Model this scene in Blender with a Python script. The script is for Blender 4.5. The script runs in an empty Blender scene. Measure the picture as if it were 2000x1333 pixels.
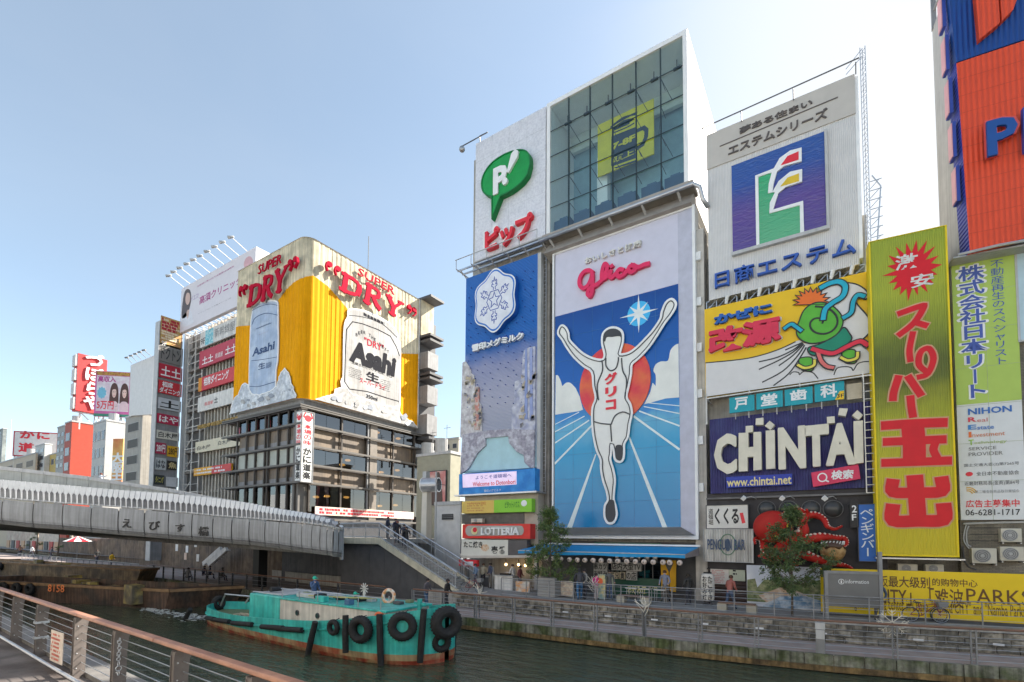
import bpy,bmesh,math,random
from mathutils import Vector,Matrix,noise
from mathutils.geometry import tessellate_polygon
R_=math.radians
SC=bpy.context.scene
COL=SC.collection
random.seed(7)
CAMZ=5.3
FPX,PX,PY=957.0,1000.0,1000.0
_yaw,_pit,_rol=R_(33.03),R_(2.86),R_(0.395)
_f=Vector((-math.sin(_yaw)*math.cos(_pit),math.cos(_yaw)*math.cos(_pit),math.sin(_pit)))
_r=Vector((math.cos(_yaw),math.sin(_yaw),0))
_u=_r.cross(_f)
_r2=math.cos(_rol)*_r+math.sin(_rol)*_u
_u2=-math.sin(_rol)*_r+math.cos(_rol)*_u
CAMP=Vector((0,0,CAMZ))
cam_d=bpy.data.cameras.new('camera');cam=bpy.data.objects.new('camera',cam_d);COL.objects.link(cam)
cam_d.sensor_width=36;cam_d.lens=FPX/2000*36
cam_d.shift_x=0.0;cam_d.shift_y=(PY-666.5)/2000
cam_d.clip_start=0.1;cam_d.clip_end=3000
cam.matrix_world=Matrix(((_r2.x,_u2.x,-_f.x,0),(_r2.y,_u2.y,-_f.y,0),(_r2.z,_u2.z,-_f.z,CAMZ),(0,0,0,1)))
SC.camera=cam
SUN_EL,SUN_AZ=R_(37),R_(30)
w=bpy.data.worlds.new('World');SC.world=w;w.use_nodes=True
nt=w.node_tree;nt.nodes.clear()
def wn(t,**k):
    n=nt.nodes.new(t)
    for a,b in k.items():setattr(n,a,b)
    return n
sky=wn('ShaderNodeTexSky',sky_type='NISHITA',sun_disc=False)
sky.sun_elevation=SUN_EL;sky.sun_rotation=SUN_AZ
sky.altitude=0;sky.air_density=0.9;sky.dust_density=0.7;sky.ozone_density=0.8
bg=wn('ShaderNodeBackground');bg.inputs['Strength'].default_value=0.070
out=wn('ShaderNodeOutputWorld')
tc=wn('ShaderNodeTexCoord')
mp=wn('ShaderNodeMapping');mp.inputs['Scale'].default_value=(1.0,1.6,3.2);mp.inputs['Rotation'].default_value=(0.2,0.1,0.6)
nz=wn('ShaderNodeTexNoise');nz.inputs['Scale'].default_value=1.7;nz.inputs['Detail'].default_value=7;nz.inputs['Roughness'].default_value=0.52;nz.inputs['Distortion'].default_value=0.35
dt=wn('ShaderNodeVectorMath',operation='DOT_PRODUCT')
sd=Vector((math.sin(SUN_AZ)*math.cos(SUN_EL),math.cos(SUN_AZ)*math.cos(SUN_EL),math.sin(SUN_EL)))
dt.inputs[1].default_value=sd
mr=wn('ShaderNodeMapRange',interpolation_type='SMOOTHSTEP')
mr.inputs['From Min'].default_value=0.72;mr.inputs['From Max'].default_value=0.99;mr.inputs['To Min'].default_value=0.0;mr.inputs['To Max'].default_value=1.0
mr2=wn('ShaderNodeMapRange');mr2.inputs['From Min'].default_value=0.36;mr2.inputs['From Max'].default_value=0.62
ad=wn('ShaderNodeMath',operation='MULTIPLY_ADD');ad.inputs[1].default_value=0.55;ad.use_clamp=True
mu=wn('ShaderNodeMath',operation='MULTIPLY',use_clamp=True)
L=nt.links.new
L(tc.outputs['Generated'],mp.inputs[0]);L(mp.outputs[0],nz.inputs['Vector'])
L(tc.outputs['Generated'],dt.inputs[0]);L(dt.outputs['Value'],mr.inputs['Value']);L(nz.outputs['Fac'],mr2.inputs['Value'])
L(mr2.outputs[0],ad.inputs[0]);L(mr.outputs[0],ad.inputs[2])
md=wn('ShaderNodeMath',operation='MULTIPLY',use_clamp=True);L(mr.outputs[0],md.inputs[0]);L(ad.outputs[0],md.inputs[1])
hz=wn('ShaderNodeMath',operation='MULTIPLY_ADD',use_clamp=True);hz.inputs[1].default_value=0.80;hz.inputs[2].default_value=0.14
L(md.outputs[0],hz.inputs[0]);h2=wn('ShaderNodeMath',operation='MULTIPLY_ADD',use_clamp=True);h2.inputs[1].default_value=0.05;L(mr2.outputs[0],h2.inputs[0]);L(hz.outputs[0],h2.inputs[2])
mx=wn('ShaderNodeMix',data_type='RGBA');mx.inputs['B'].default_value=(3.5,3.62,3.7,1)
L(h2.outputs[0],mx.inputs['Factor']);hs=wn('ShaderNodeHueSaturation');hs.inputs['Hue'].default_value=0.487;hs.inputs['Saturation'].default_value=0.9;L(sky.outputs[0],hs.inputs['Color']);L(hs.outputs[0],mx.inputs['A']);L(mx.outputs['Result'],bg.inputs['Color']);L(bg.outputs[0],out.inputs[0])
sun_d=bpy.data.lights.new('sun','SUN');sun_d.energy=3.4;sun_d.angle=R_(0.55);sun_d.color=(1.0,0.93,0.82)
sun=bpy.data.objects.new('sun',sun_d);COL.objects.link(sun)
sun.rotation_euler=sd.to_track_quat('Z','Y').to_euler()
SC.view_settings.view_transform='Standard';SC.view_settings.look='None';SC.view_settings.gamma=1
SC.view_settings.exposure=2.0;SC.view_settings.use_curve_mapping=False
SC.render.engine='CYCLES';SC.cycles.use_denoising=True;SC.cycles.max_bounces=7;SC.cycles.diffuse_bounces=3
SC.cycles.transparent_max_bounces=10;SC.cycles.caustics_reflective=False;SC.cycles.caustics_refractive=False
def lin(c):
    c=c/255
    return c/12.92 if c<=0.04045 else((c+0.055)/1.055)**2.4
def hx(r,g,b,k=1.0):return tuple(min(0.85,lin(v)*k)for v in(r,g,b))
_M={}
def mat(name,rgb,rough=0.6,metal=0.0,dirt=0.12,streak=0.0,scale=1.5,corr=None,bump=0.0,bscale=20,rgb2=None,mixs=2.0,emis=0,spec=0.4,axis=(1,0,0),coat=0):
    """painted / plain surface with uneven tone, streaks for rain or pleat shading, optional corrugation (period m)"""
    if name in _M:return _M[name]
    rgb=tuple(min(.82,c*1.2)for c in rgb);rgb2=rgb2 and tuple(min(.82,c*1.2)for c in rgb2)
    m=bpy.data.materials.new(name);m.use_nodes=True;t=m.node_tree;b=t.nodes['Principled BSDF']
    b.inputs['Roughness'].default_value=rough;b.inputs['Metallic'].default_value=metal;b.inputs['Specular IOR Level'].default_value=spec
    if coat:b.inputs['Coat Weight'].default_value=coat
    g=t.nodes.new('ShaderNodeNewGeometry');lk=t.links.new
    n1=t.nodes.new('ShaderNodeTexNoise');n1.inputs['Scale'].default_value=scale;n1.inputs['Detail'].default_value=6;n1.inputs['Roughness'].default_value=0.6
    lk(g.outputs['Position'],n1.inputs['Vector'])
    r1=t.nodes.new('ShaderNodeMapRange');r1.inputs['From Min'].default_value=0.3;r1.inputs['From Max'].default_value=0.7
    r1.inputs['To Min'].default_value=1-dirt;r1.inputs['To Max'].default_value=1+dirt*0.4
    lk(n1.outputs['Fac'],r1.inputs['Value'])
    val=r1.outputs[0]
    if streak:
        mp=t.nodes.new('ShaderNodeMapping');mp.inputs['Scale'].default_value=(3.5,3.5,0.12)
        lk(g.outputs['Position'],mp.inputs[0])
        n2=t.nodes.new('ShaderNodeTexNoise');n2.inputs['Scale'].default_value=1.6;n2.inputs['Detail'].default_value=5
        lk(mp.outputs[0],n2.inputs['Vector'])
        r2=t.nodes.new('ShaderNodeMapRange');r2.inputs['From Min'].default_value=0.35;r2.inputs['From Max'].default_value=0.6
        r2.inputs['To Min'].default_value=1-streak;r2.inputs['To Max'].default_value=1
        lk(n2.outputs['Fac'],r2.inputs['Value'])
        mm=t.nodes.new('ShaderNodeMath');mm.operation='MULTIPLY';lk(val,mm.inputs[0]);lk(r2.outputs[0],mm.inputs[1]);val=mm.outputs[0]
    mix=t.nodes.new('ShaderNodeMix');mix.data_type='RGBA';mix.blend_type='MULTIPLY';mix.inputs['Factor'].default_value=1
    if rgb2:
        n3=t.nodes.new('ShaderNodeTexNoise');n3.inputs['Scale'].default_value=mixs;n3.inputs['Detail'].default_value=5
        lk(g.outputs['Position'],n3.inputs['Vector'])
        rr=t.nodes.new('ShaderNodeMapRange');rr.inputs['From Min'].default_value=0.42;rr.inputs['From Max'].default_value=0.6
        lk(n3.outputs['Fac'],rr.inputs['Value'])
        m2=t.nodes.new('ShaderNodeMix');m2.data_type='RGBA';m2.inputs['A'].default_value=(*rgb,1);m2.inputs['B'].default_value=(*rgb2,1)
        lk(rr.outputs[0],m2.inputs['Factor']);lk(m2.outputs['Result'],mix.inputs['A'])
    else:mix.inputs['A'].default_value=(*rgb,1)
    lk(val,mix.inputs['B']);lk(mix.outputs['Result'],b.inputs['Base Color'])
    if emis:
        lk(mix.outputs['Result'],b.inputs['Emission Color']);b.inputs['Emission Strength'].default_value=emis
    h=None
    if corr:
        dp=t.nodes.new('ShaderNodeVectorMath');dp.operation='DOT_PRODUCT';dp.inputs[1].default_value=[a*2*math.pi/corr for a in axis]
        lk(g.outputs['Position'],dp.inputs[0])
        sn=t.nodes.new('ShaderNodeMath');sn.operation='SINE';lk(dp.outputs['Value'],sn.inputs[0])
        bp=t.nodes.new('ShaderNodeBump');bp.inputs['Strength'].default_value=0.8;bp.inputs['Distance'].default_value=corr*0.16
        lk(sn.outputs[0],bp.inputs['Height']);h=bp
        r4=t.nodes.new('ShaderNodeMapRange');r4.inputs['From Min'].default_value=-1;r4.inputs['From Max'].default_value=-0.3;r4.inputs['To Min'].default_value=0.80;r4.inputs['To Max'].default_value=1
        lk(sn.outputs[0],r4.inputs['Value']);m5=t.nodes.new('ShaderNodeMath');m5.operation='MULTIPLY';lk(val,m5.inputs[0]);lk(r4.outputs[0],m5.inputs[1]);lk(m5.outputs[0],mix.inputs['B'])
    if bump:
        n4=t.nodes.new('ShaderNodeTexNoise');n4.inputs['Scale'].default_value=bscale;n4.inputs['Detail'].default_value=5
        lk(g.outputs['Position'],n4.inputs['Vector'])
        b2=t.nodes.new('ShaderNodeBump');b2.inputs['Strength'].default_value=bump;b2.inputs['Distance'].default_value=0.05
        lk(n4.outputs['Fac'],b2.inputs['Height'])
        if h:lk(h.outputs[0],b2.inputs['Normal'])
        h=b2
    if h:lk(h.outputs[0],b.inputs['Normal'])
    _M[name]=m;return m
def paint(r,g,b,k=1.1,**kw):
    nm='paint_%d_%d_%d'%(r,g,b)+''.join('_%s%s'%(a,v)for a,v in sorted(kw.items()))
    return mat(nm[:60],hx(r,g,b,k),**kw)
def glassmat(name,tint,refl=0.12,rough=0.0,alpha=0.8,ior=1.5):
    if name in _M:return _M[name]
    m=bpy.data.materials.new(name);m.use_nodes=True;t=m.node_tree;t.nodes.clear();lk=t.links.new
    tr=t.nodes.new('ShaderNodeBsdfTransparent');tr.inputs[0].default_value=(*tint,1)
    gl=t.nodes.new('ShaderNodeBsdfGlossy');gl.inputs['Roughness'].default_value=rough;gl.inputs[0].default_value=(0.9,0.95,1,1)
    fr=t.nodes.new('ShaderNodeFresnel');fr.inputs[0].default_value=ior
    g=t.nodes.new('ShaderNodeNewGeometry');n=t.nodes.new('ShaderNodeTexNoise');n.inputs['Scale'].default_value=0.35
    lk(g.outputs['Position'],n.inputs['Vector']);bp=t.nodes.new('ShaderNodeBump');bp.inputs['Strength'].default_value=0.04;bp.inputs['Distance'].default_value=0.02
    lk(n.outputs['Fac'],bp.inputs['Height']);lk(bp.outputs[0],gl.inputs['Normal'])
    ma=t.nodes.new('ShaderNodeMath');ma.operation='ADD';ma.use_clamp=True;ma.inputs[1].default_value=refl;lk(fr.outputs[0],ma.inputs[0])
    mx=t.nodes.new('ShaderNodeMixShader');bf=t.nodes.new('ShaderNodeMath');bf.operation='SUBTRACT';bf.inputs[0].default_value=1;lk(g.outputs['Backfacing'],bf.inputs[1]);b3=t.nodes.new('ShaderNodeMath');b3.operation='MULTIPLY';lk(bf.outputs[0],b3.inputs[0]);lk(ma.outputs[0],b3.inputs[1]);lk(b3.outputs[0],mx.inputs[0]);lk(tr.outputs[0],mx.inputs[1]);lk(gl.outputs[0],mx.inputs[2])
    o=t.nodes.new('ShaderNodeOutputMaterial');lk(mx.outputs[0],o.inputs[0]);_M[name]=m;return m
def emit(name,rgb,s):
    if name in _M:return _M[name]
    m=bpy.data.materials.new(name);m.use_nodes=True;b=m.node_tree.nodes['Principled BSDF']
    b.inputs['Base Color'].default_value=(*rgb,1);b.inputs['Emission Color'].default_value=(*rgb,1);b.inputs['Emission Strength'].default_value=s
    _M[name]=m;return m
WHITE=mat('white_paint',(0.78,0.77,0.76),dirt=0.08)
DWHITE=mat('weathered_white',(0.62,0.60,0.57),dirt=0.2,streak=0.2)
LGREY=mat('light_grey',(0.42,0.42,0.42),dirt=0.15,streak=0.12)
GREY=mat('mid_grey',(0.22,0.22,0.225),dirt=0.2,streak=0.15)
DGREY=mat('dark_grey',(0.07,0.07,0.075),dirt=0.2)
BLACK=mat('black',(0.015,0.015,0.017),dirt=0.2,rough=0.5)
STEEL=mat('galvanised_steel',(0.42,0.43,0.45),rough=0.38,metal=0.75,dirt=0.2)
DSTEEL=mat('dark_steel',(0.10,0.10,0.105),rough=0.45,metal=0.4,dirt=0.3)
CONC=mat('concrete',(0.36,0.345,0.32),rough=0.9,dirt=0.25,streak=0.25,bump=0.25)
DCONC=mat('dark_concrete',(0.13,0.125,0.12),rough=0.9,dirt=0.3,streak=0.3,bump=0.3)
RED=mat('sign_red',(0.62,0.025,0.04),rough=0.45,dirt=0.08)
DRED=mat('deep_red',(0.42,0.015,0.05),rough=0.45,dirt=0.08)
NAVY=mat('navy',(0.03,0.06,0.30),rough=0.45,dirt=0.1)
RUBBER=mat('rubber',(0.018,0.018,0.019),rough=0.75,dirt=0.5,scale=6,bump=0.2)
class MB:
    def __init__(s):s.v=[];s.f=[];s.m=[];s.mi=0
    def quad(s,a,b,c,d):
        n=len(s.v);s.v+=[tuple(a),tuple(b),tuple(c),tuple(d)];s.f.append((n,n+1,n+2,n+3));s.m.append(s.mi)
    def face(s,pts):
        n=len(s.v);s.v+=[tuple(p)for p in pts];s.f.append(tuple(range(n,n+len(pts))));s.m.append(s.mi)
    def hexa(s,p):
        n=len(s.v);s.v+=[tuple(q)for q in p]
        for f in((3,2,1,0),(4,5,6,7),(0,1,5,4),(1,2,6,5),(2,3,7,6),(3,0,4,7)):
            s.f.append(tuple(n+i for i in f));s.m.append(s.mi)
    def box(s,x0,x1,y0,y1,z0,z1):
        s.hexa([(x0,y0,z0),(x1,y0,z0),(x1,y1,z0),(x0,y1,z0),(x0,y0,z1),(x1,y0,z1),(x1,y1,z1),(x0,y1,z1)])
    def bar(s,p,q,wd,ht=None,up=(0,0,1)):
        p=Vector(p);q=Vector(q);ht=ht or wd;d=(q-p)
        if d.length<1e-6:return
        d.normalize();up=Vector(up)
        if abs(d.dot(up))>0.98:up=Vector((0,1,0))
        sd_=d.cross(up).normalized()*wd/2;u=sd_.cross(d).normalized()*ht/2
        s.hexa([p-sd_-u,p+sd_-u,q+sd_-u,q-sd_-u,p-sd_+u,p+sd_+u,q+sd_+u,q-sd_+u])
    def tube(s,pts,r,n=8,cap=True):
        pts=[Vector(p)for p in pts];rs=r if isinstance(r,(list,tuple))else[r]*len(pts);base=len(s.v);prev=None
        for i,p in enumerate(pts):
            d=(pts[min(i+1,len(pts)-1)]-pts[max(i-1,0)])
            if d.length<1e-9:d=Vector((0,0,1))
            d.normalize()
            if prev is None:
                a=d.cross(Vector((0,0,1))if abs(d.z)<0.9 else Vector((0,1,0))).normalized()
            else:a=(prev-d*prev.dot(d)).normalized()
            prev=a;b=d.cross(a)
            for k in range(n):
                t=2*math.pi*k/n;s.v.append(tuple(p+rs[i]*(math.cos(t)*a+math.sin(t)*b)))
        for i in range(len(pts)-1):
            for k in range(n):
                k2=(k+1)%n;s.f.append((base+i*n+k,base+i*n+k2,base+(i+1)*n+k2,base+(i+1)*n+k));s.m.append(s.mi)
        if cap:
            s.f.append(tuple(base+k for k in reversed(range(n))));s.m.append(s.mi)
            e=base+(len(pts)-1)*n;s.f.append(tuple(e+k for k in range(n)));s.m.append(s.mi)
    def torus(s,c,R,r,axis=(0,1,0),n=24,k=10,sq=1.0):
        c=Vector(c);ax=Vector(axis).normalized();a=ax.cross(Vector((0,0,1))if abs(ax.z)<0.9 else Vector((1,0,0))).normalized();b=ax.cross(a);base=len(s.v)
        for i in range(n):
            t=2*math.pi*i/n;d=math.cos(t)*a+math.sin(t)*b
            for j in range(k):
                u=2*math.pi*j/k;s.v.append(tuple(c+d*(R+r*math.cos(u))+ax*r*sq*math.sin(u)))
        for i in range(n):
            for j in range(k):
                s.f.append((base+i*k+j,base+((i+1)%n)*k+j,base+((i+1)%n)*k+(j+1)%k,base+i*k+(j+1)%k));s.m.append(s.mi)
    def ball(s,c,r,n=12,k=8,sc=(1,1,1)):
        base=len(s.v)
        for i in range(k+1):
            t=math.pi*i/k
            for j in range(n):
                u=2*math.pi*j/n;s.v.append((c[0]+r*sc[0]*math.sin(t)*math.cos(u),c[1]+r*sc[1]*math.sin(t)*math.sin(u),c[2]+r*sc[2]*math.cos(t)))
        for i in range(k):
            for j in range(n):
                s.f.append((base+i*n+j,base+(i+1)*n+j,base+(i+1)*n+(j+1)%n,base+i*n+(j+1)%n));s.m.append(s.mi)
    def add(s,o):
        n=len(s.v);s.v+=o.v;s.f+=[tuple(i+n for i in f)for f in o.f];s.m+=[s.mi]*len(o.f)
LOC={}
def build(name,mb,mt,parent=None,label=None,smooth=False,bevel=0,kind=None):
    me=bpy.data.meshes.new(name);off=LOC.get(parent.name,Vector((0,0,0)))if parent else Vector((0,0,0))
    me.from_pydata([(a[0]-off.x,a[1]-off.y,a[2]-off.z)for a in mb.v],[],mb.f)
    mts=mt if isinstance(mt,(list,tuple))else[mt]
    for x in mts:me.materials.append(x)
    if len(mts)>1:me.polygons.foreach_set('material_index',mb.m)
    if smooth:me.polygons.foreach_set('use_smooth',[True]*len(me.polygons))
    me.update()
    o=bpy.data.objects.new(name,me);COL.objects.link(o)
    LOC[o.name]=off.copy()
    if parent:o.parent=parent
    if label:o['label']=label
    if kind:o['kind']=kind
    if bevel:
        b=o.modifiers.new('b','BEVEL');b.width=bevel;b.segments=2;b.limit_method='ANGLE'
    return o
def tag(o,label,cat,group=None):
    o['label']=label;o['category']=cat
    if group:o['group']=group
    return o
def root(name,loc,label,cat,group=None):
    o=bpy.data.objects.new(name,None);COL.objects.link(o);o.location=loc;LOC[o.name]=Vector(loc);o.empty_display_size=0.3
    return tag(o,label,cat,group)
def struct(name,mb,mt,parent=None,**k):
    o=build(name,mb,mt,parent,**k)
    if not parent:o['kind']='structure'
    return o
def copy_tree(o,loc=None,label=None,parent=None):
    c=o.copy();COL.objects.link(c)
    if parent:c.parent=parent
    if loc is not None:c.location=loc
    if label:c['label']=label
    for ch in o.children:copy_tree(ch,parent=c)
    return c
def share(name,me,parent,loc,rot=None,scale=None):
    o=bpy.data.objects.new(name,me);COL.objects.link(o);o.parent=parent
    off=LOC.get(parent.name,Vector((0,0,0)))if parent else Vector((0,0,0))
    o.location=Vector(loc)-off
    if rot:o.rotation_euler=rot
    if scale:o.scale=scale
    return o
def ray(x,y):
    return _r2*((x-PX)/FPX)-_u2*((y-PY)/FPX)+_f
class Plane:
    """a vertical wall plane through o running along angle deg; n faces out of the wall"""
    def __init__(s,ox,oy,deg=0):
        s.o=Vector((ox,oy,0));a=R_(deg);s.u=Vector((math.cos(a),math.sin(a),0));s.n=s.u.cross(Vector((0,0,1)))
    def uv(s,x,y,off=0):
        d=ray(x,y);o=s.o+s.n*off;t=(o-CAMP).dot(s.n)/d.dot(s.n);p=CAMP+d*t
        return((p-s.o).dot(s.u),p.z)
    def P(s,a,z,off=0):return s.o+s.u*a+s.n*off+Vector((0,0,z))
def at_z(x,y,z):d=ray(x,y);return CAMP+d*((z-CAMZ)/d.z)
def at_y(x,y,Y):d=ray(x,y);return CAMP+d*(Y/d.y)
def at_x(x,y,X):d=ray(x,y);return CAMP+d*(X/d.x)
def slab(pl,a0,a1,z0,z1,o0,o1,mb=None):
    mb=mb or MB();P=pl.P
    mb.hexa([P(a0,z0,o1),P(a1,z0,o1),P(a1,z0,o0),P(a0,z0,o0),P(a0,z1,o1),P(a1,z1,o1),P(a1,z1,o0),P(a0,z1,o0)]);return mb
def rect(pl,bl,tr,off=0):
    a0,z0=pl.uv(*bl,off);a1,z1=pl.uv(*tr,off);return a0,a1,z0,z1
def polyshape(pl,uvs,o0,o1,mb=None):
    """filled outline extruded from o0 to o1 (front)"""
    mb=mb or MB();n=len(uvs);base=len(mb.v)
    tris=tessellate_polygon([[Vector((a,z,0))for a,z in uvs]])
    for o in(o1,o0):
        for a,z in uvs:mb.v.append(tuple(pl.P(a,z,o)))
    area=sum(uvs[i][0]*uvs[(i+1)%n][1]-uvs[(i+1)%n][0]*uvs[i][1]for i in range(n))
    for t in tris:
        A,B,C_=[Vector(uvs[i])for i in t];cr=(B-A).cross(C_-A)
        t=t if cr>0 else(t[0],t[2],t[1])
        mb.f.append(tuple(base+i for i in t));mb.m.append(mb.mi)
    for i in range(n):
        j=(i+1)%n;q=(base+i,base+n+i,base+n+j,base+j)
        if area<0:q=q[::-1]
        mb.f.append(q);mb.m.append(mb.mi)
    return mb
def ppoly(pl,pts,o0,o1,mb=None):return polyshape(pl,[pl.uv(x,y,o1)for x,y in pts],o0,o1,mb)
def stroke(pl,uvs,wd,o0,o1,mb=None,closed=False):
    """one continuous mitred line of width wd metres along uv points, standing from o0 to o1"""
    mb=mb or MB();P_=[]
    for p in uvs:
        p=Vector((p[0],p[1]))
        if not P_ or(p-P_[-1]).length>1e-4:P_.append(p)
    if closed and(P_[0]-P_[-1]).length<1e-4:P_.pop()
    n=len(P_)
    if n<2:return mb
    if not closed:
        P_[0]=P_[0]-(P_[1]-P_[0]).normalized()*wd*.3;P_[-1]=P_[-1]+(P_[-1]-P_[-2]).normalized()*wd*.3
    base=len(mb.v)
    for i,p in enumerate(P_):
        a=P_[i-1]if(i or closed)else None;b=P_[(i+1)%n]if(i<n-1 or closed)else None
        d1=(p-a).normalized()if a is not None else(b-p).normalized();d2=(b-p).normalized()if b is not None else d1
        t=d1+d2;t=t.normalized()if t.length>1e-3 else d1;nn=Vector((-t.y,t.x));k=min(1/max(nn.dot(Vector((-d1.y,d1.x))),.45),2)
        oo=o1+i*0.0003/max(1,n/40)
        for q,o in((p-nn*wd/2*k,oo),(p+nn*wd/2*k,oo),(p+nn*wd/2*k,o0),(p-nn*wd/2*k,o0)):mb.v.append(tuple(pl.P(q.x,q.y,o)))
    for i in range(n if closed else n-1):
        a=base+i*4;b=base+((i+1)%n)*4
        for q in((a,b,b+1,a+1),(a+1,b+1,b+2,a+2),(b,a,a+3,b+3)):mb.f.append(q);mb.m.append(mb.mi)
    if not closed:
        e=base+(n-1)*4;mb.f+=[(base,base+1,base+2,base+3),(e+3,e+2,e+1,e)];mb.m+=[mb.mi]*2
    return mb
def pstroke(pl,pts,wd,o0,o1,mb=None,closed=False):return stroke(pl,[pl.uv(x,y,o1)for x,y in pts],wd,o0,o1,mb,closed)
def smoothpts(pts,k=6,closed=False):
    P=[Vector(p)for p in pts];n=len(P);out=[]
    for i in range(n if closed else n-1):
        if closed:a,b,c,d=P[(i-1)%n],P[i],P[(i+1)%n],P[(i+2)%n]
        else:a,b,c,d=P[max(i-1,0)],P[i],P[i+1],P[min(i+2,n-1)]
        for j in range(k):
            t=j/k;out.append(tuple(0.5*((2*b)+(c-a)*t+(2*a-5*b+4*c-d)*t*t+(3*b-3*c+d-a)*t**3)))
    if not closed:out.append(tuple(P[-1]))
    return out
_T={}
def glyph(s,bold=0.0):
    key=(s,bold)
    if key in _T:return _T[key]
    c=bpy.data.curves.new('t','FONT');c.body=s;c.resolution_u=2;c.offset=bold;c.fill_mode='FRONT'
    o=bpy.data.objects.new('t',c);me=o.to_mesh()
    v=[(p.co.x,p.co.y)for p in me.vertices];f=[tuple(p.vertices)for p in me.polygons]
    cnt={}
    for q in f:
        for i in range(len(q)):
            e=(q[i],q[(i+1)%len(q)]);k=tuple(sorted(e));cnt[k]=None if k in cnt else e
    ed=[e for e in cnt.values()if e]
    o.to_mesh_clear();bpy.data.objects.remove(o);bpy.data.curves.remove(c)
    _T[key]=(v,f,ed);return _T[key]
def put_text(pl,s,a0,a1,z0,z1,o0,o1,bold=0.0,slant=0.0,mb=None,keep=False,box=None):
    mb=mb or MB();v,f,ed=glyph(s,min(bold,0.014 if any(ord(c)>0x3000 for c in s)else 0.03))
    if not v:return mb
    x0=min(p[0]for p in v);x1=max(p[0]for p in v);y0=min(p[1]for p in v);y1=max(p[1]for p in v)
    if box:x0,x1,y0,y1=box
    if keep:
        k=min((a1-a0)/(x1-x0),(z1-z0)/(y1-y0))if(x1>x0 and y1>y0)else(a1-a0)/max(x1-x0,1e-6)
        ca,cz=(a0+a1)/2,(z0+z1)/2;hw,hh=k*(x1-x0)/2,k*(y1-y0)/2;a0,a1,z0,z1=ca-hw,ca+hw,cz-hh,cz+hh
    hv=max(0.0,bold-0.012)if any(ord(c)>0x3000 for c in s)else max(0.0,bold-0.03)
    cp=[(0,0)]if hv<.004 else[(hv*math.cos(k*math.pi/4+.39),hv*math.sin(k*math.pi/4+.39))for k in range(8)]
    n=len(v)
    for ci,(hx_,hy_)in enumerate(cp):
        base=len(mb.v)
        for o in((o1+ci*.0004,o0)if o1-o0>0.012 else(o1+ci*.0004,)):
            for p in v:
                t=(p[1]+hy_-y0)/max(y1-y0,1e-6);mb.v.append(tuple(pl.P(a0+(p[0]+hx_-x0)/max(x1-x0,1e-6)*(a1-a0)+slant*t*(z1-z0),z0+t*(z1-z0),o)))
        for q in f:mb.f.append(tuple(base+i for i in q));mb.m.append(mb.mi)
        if o1-o0>0.012:
            for a,b in ed:mb.f.append((base+b,base+a,base+n+a,base+n+b));mb.m.append(mb.mi)
    return mb
def text(pl,s,bl,tr,o,mt,parent,th=0.006,bold=0.0,slant=0.0,vert=False,each=False,name=None,keep=False,label=None,back=0.0,gap=0.08):
    """lettering fitted between two photo points on the wall plane"""
    a0,a1,z0,z1=rect(pl,bl,tr,o+th)
    nm=name or('letter' if each else 'lettering');res=None
    if vert or each:
        n=len(s);mb=MB();gv=glyph(s)[0];gy=(min(p[1]for p in gv),max(p[1]for p in gv))
        for i,ch in enumerate(s):
            if ch==' ':continue
            bx=(.04,.96,gy[0],gy[1])if ord(ch)>0x3000 else None
            if vert:
                h=(z1-z0)/n;c=(a0,a1,z1-(i+1)*h+h*gap/2,z1-i*h-h*gap/2)
                bx=(.08,.92,-.085,.80)if ord(ch)>0x3000 else None
                if ch=='ー':c=(a0+(a1-a0)*.44,a0+(a1-a0)*.56,c[2],c[3]);ch='l';bx=None
            else:
                h=(a1-a0)/n;c=(a0+i*h+h*gap/2,a0+(i+1)*h-h*gap/2,z0,z1)
            m1=put_text(pl,ch,*c,o-back,o+th,bold,slant,None if each else mb,keep,bx)
            if each:res=build(nm,m1,mt,parent,label)
        if not each:res=build(nm,mb,mt,parent,label)
        return res
    return build(nm,put_text(pl,s,a0,a1,z0,z1,o-back,o+th,bold,slant,None,keep),mt,parent,label)
def scribble(pl,a0,a1,z0,z1,o,rows,mt,parent,seed=1,fill=0.85,h=0.55,name='small_print'):
    """rows of tiny print too small to read in the photo: uneven word-like dashes"""
    rnd=random.Random(seed);mb=MB();dz=(z1-z0)/rows
    for i in range(rows):
        z=z1-(i+0.5)*dz;a=a0;e=a0+(a1-a0)*rnd.uniform(fill-0.15,fill)
        while a<e:
            wd=rnd.uniform(0.5,1.6)*dz*h;b=min(a+wd,e)
            if rnd.random()<0.85:mb.quad(pl.P(a,z-dz*h/2*rnd.uniform(.7,1),o),pl.P(b,z-dz*h/2,o),pl.P(b,z+dz*h/2*rnd.uniform(.7,1),o),pl.P(a,z+dz*h/2,o))
            a=b+dz*0.15
    return build(name,mb,mt,parent)
def panel(name,pl,bl,tr,mt,parent=None,o=0.0,th=0.25,bevel=0):
    a0,a1,z0,z1=rect(pl,bl,tr,o)
    return build(name,slab(pl,a0,a1,z0,z1,o-th,o),mt,parent,bevel=bevel),(a0,a1,z0,z1)
def seams(pl,a0,a1,z0,z1,nx,nz,o,parent,rgb=(.25,.25,.27),wd=.02):
    m=MB()
    for i in range(1,nx):a=a0+(a1-a0)*i/nx;slab(pl,a-wd/2,a+wd/2,z0,z1,o,o+.004,m)
    for j in range(1,nz):z=z0+(z1-z0)*j/nz;slab(pl,a0,a1,z-wd/2,z+wd/2,o,o+.006,m)
    return build('panel_joint',m,mat('joint_%s'%(rgb,),rgb,dirt=.3),parent,kind='stuff')
F30=Plane(0,30,0)
SIDE=Plane(-45.4,0,90)
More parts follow.
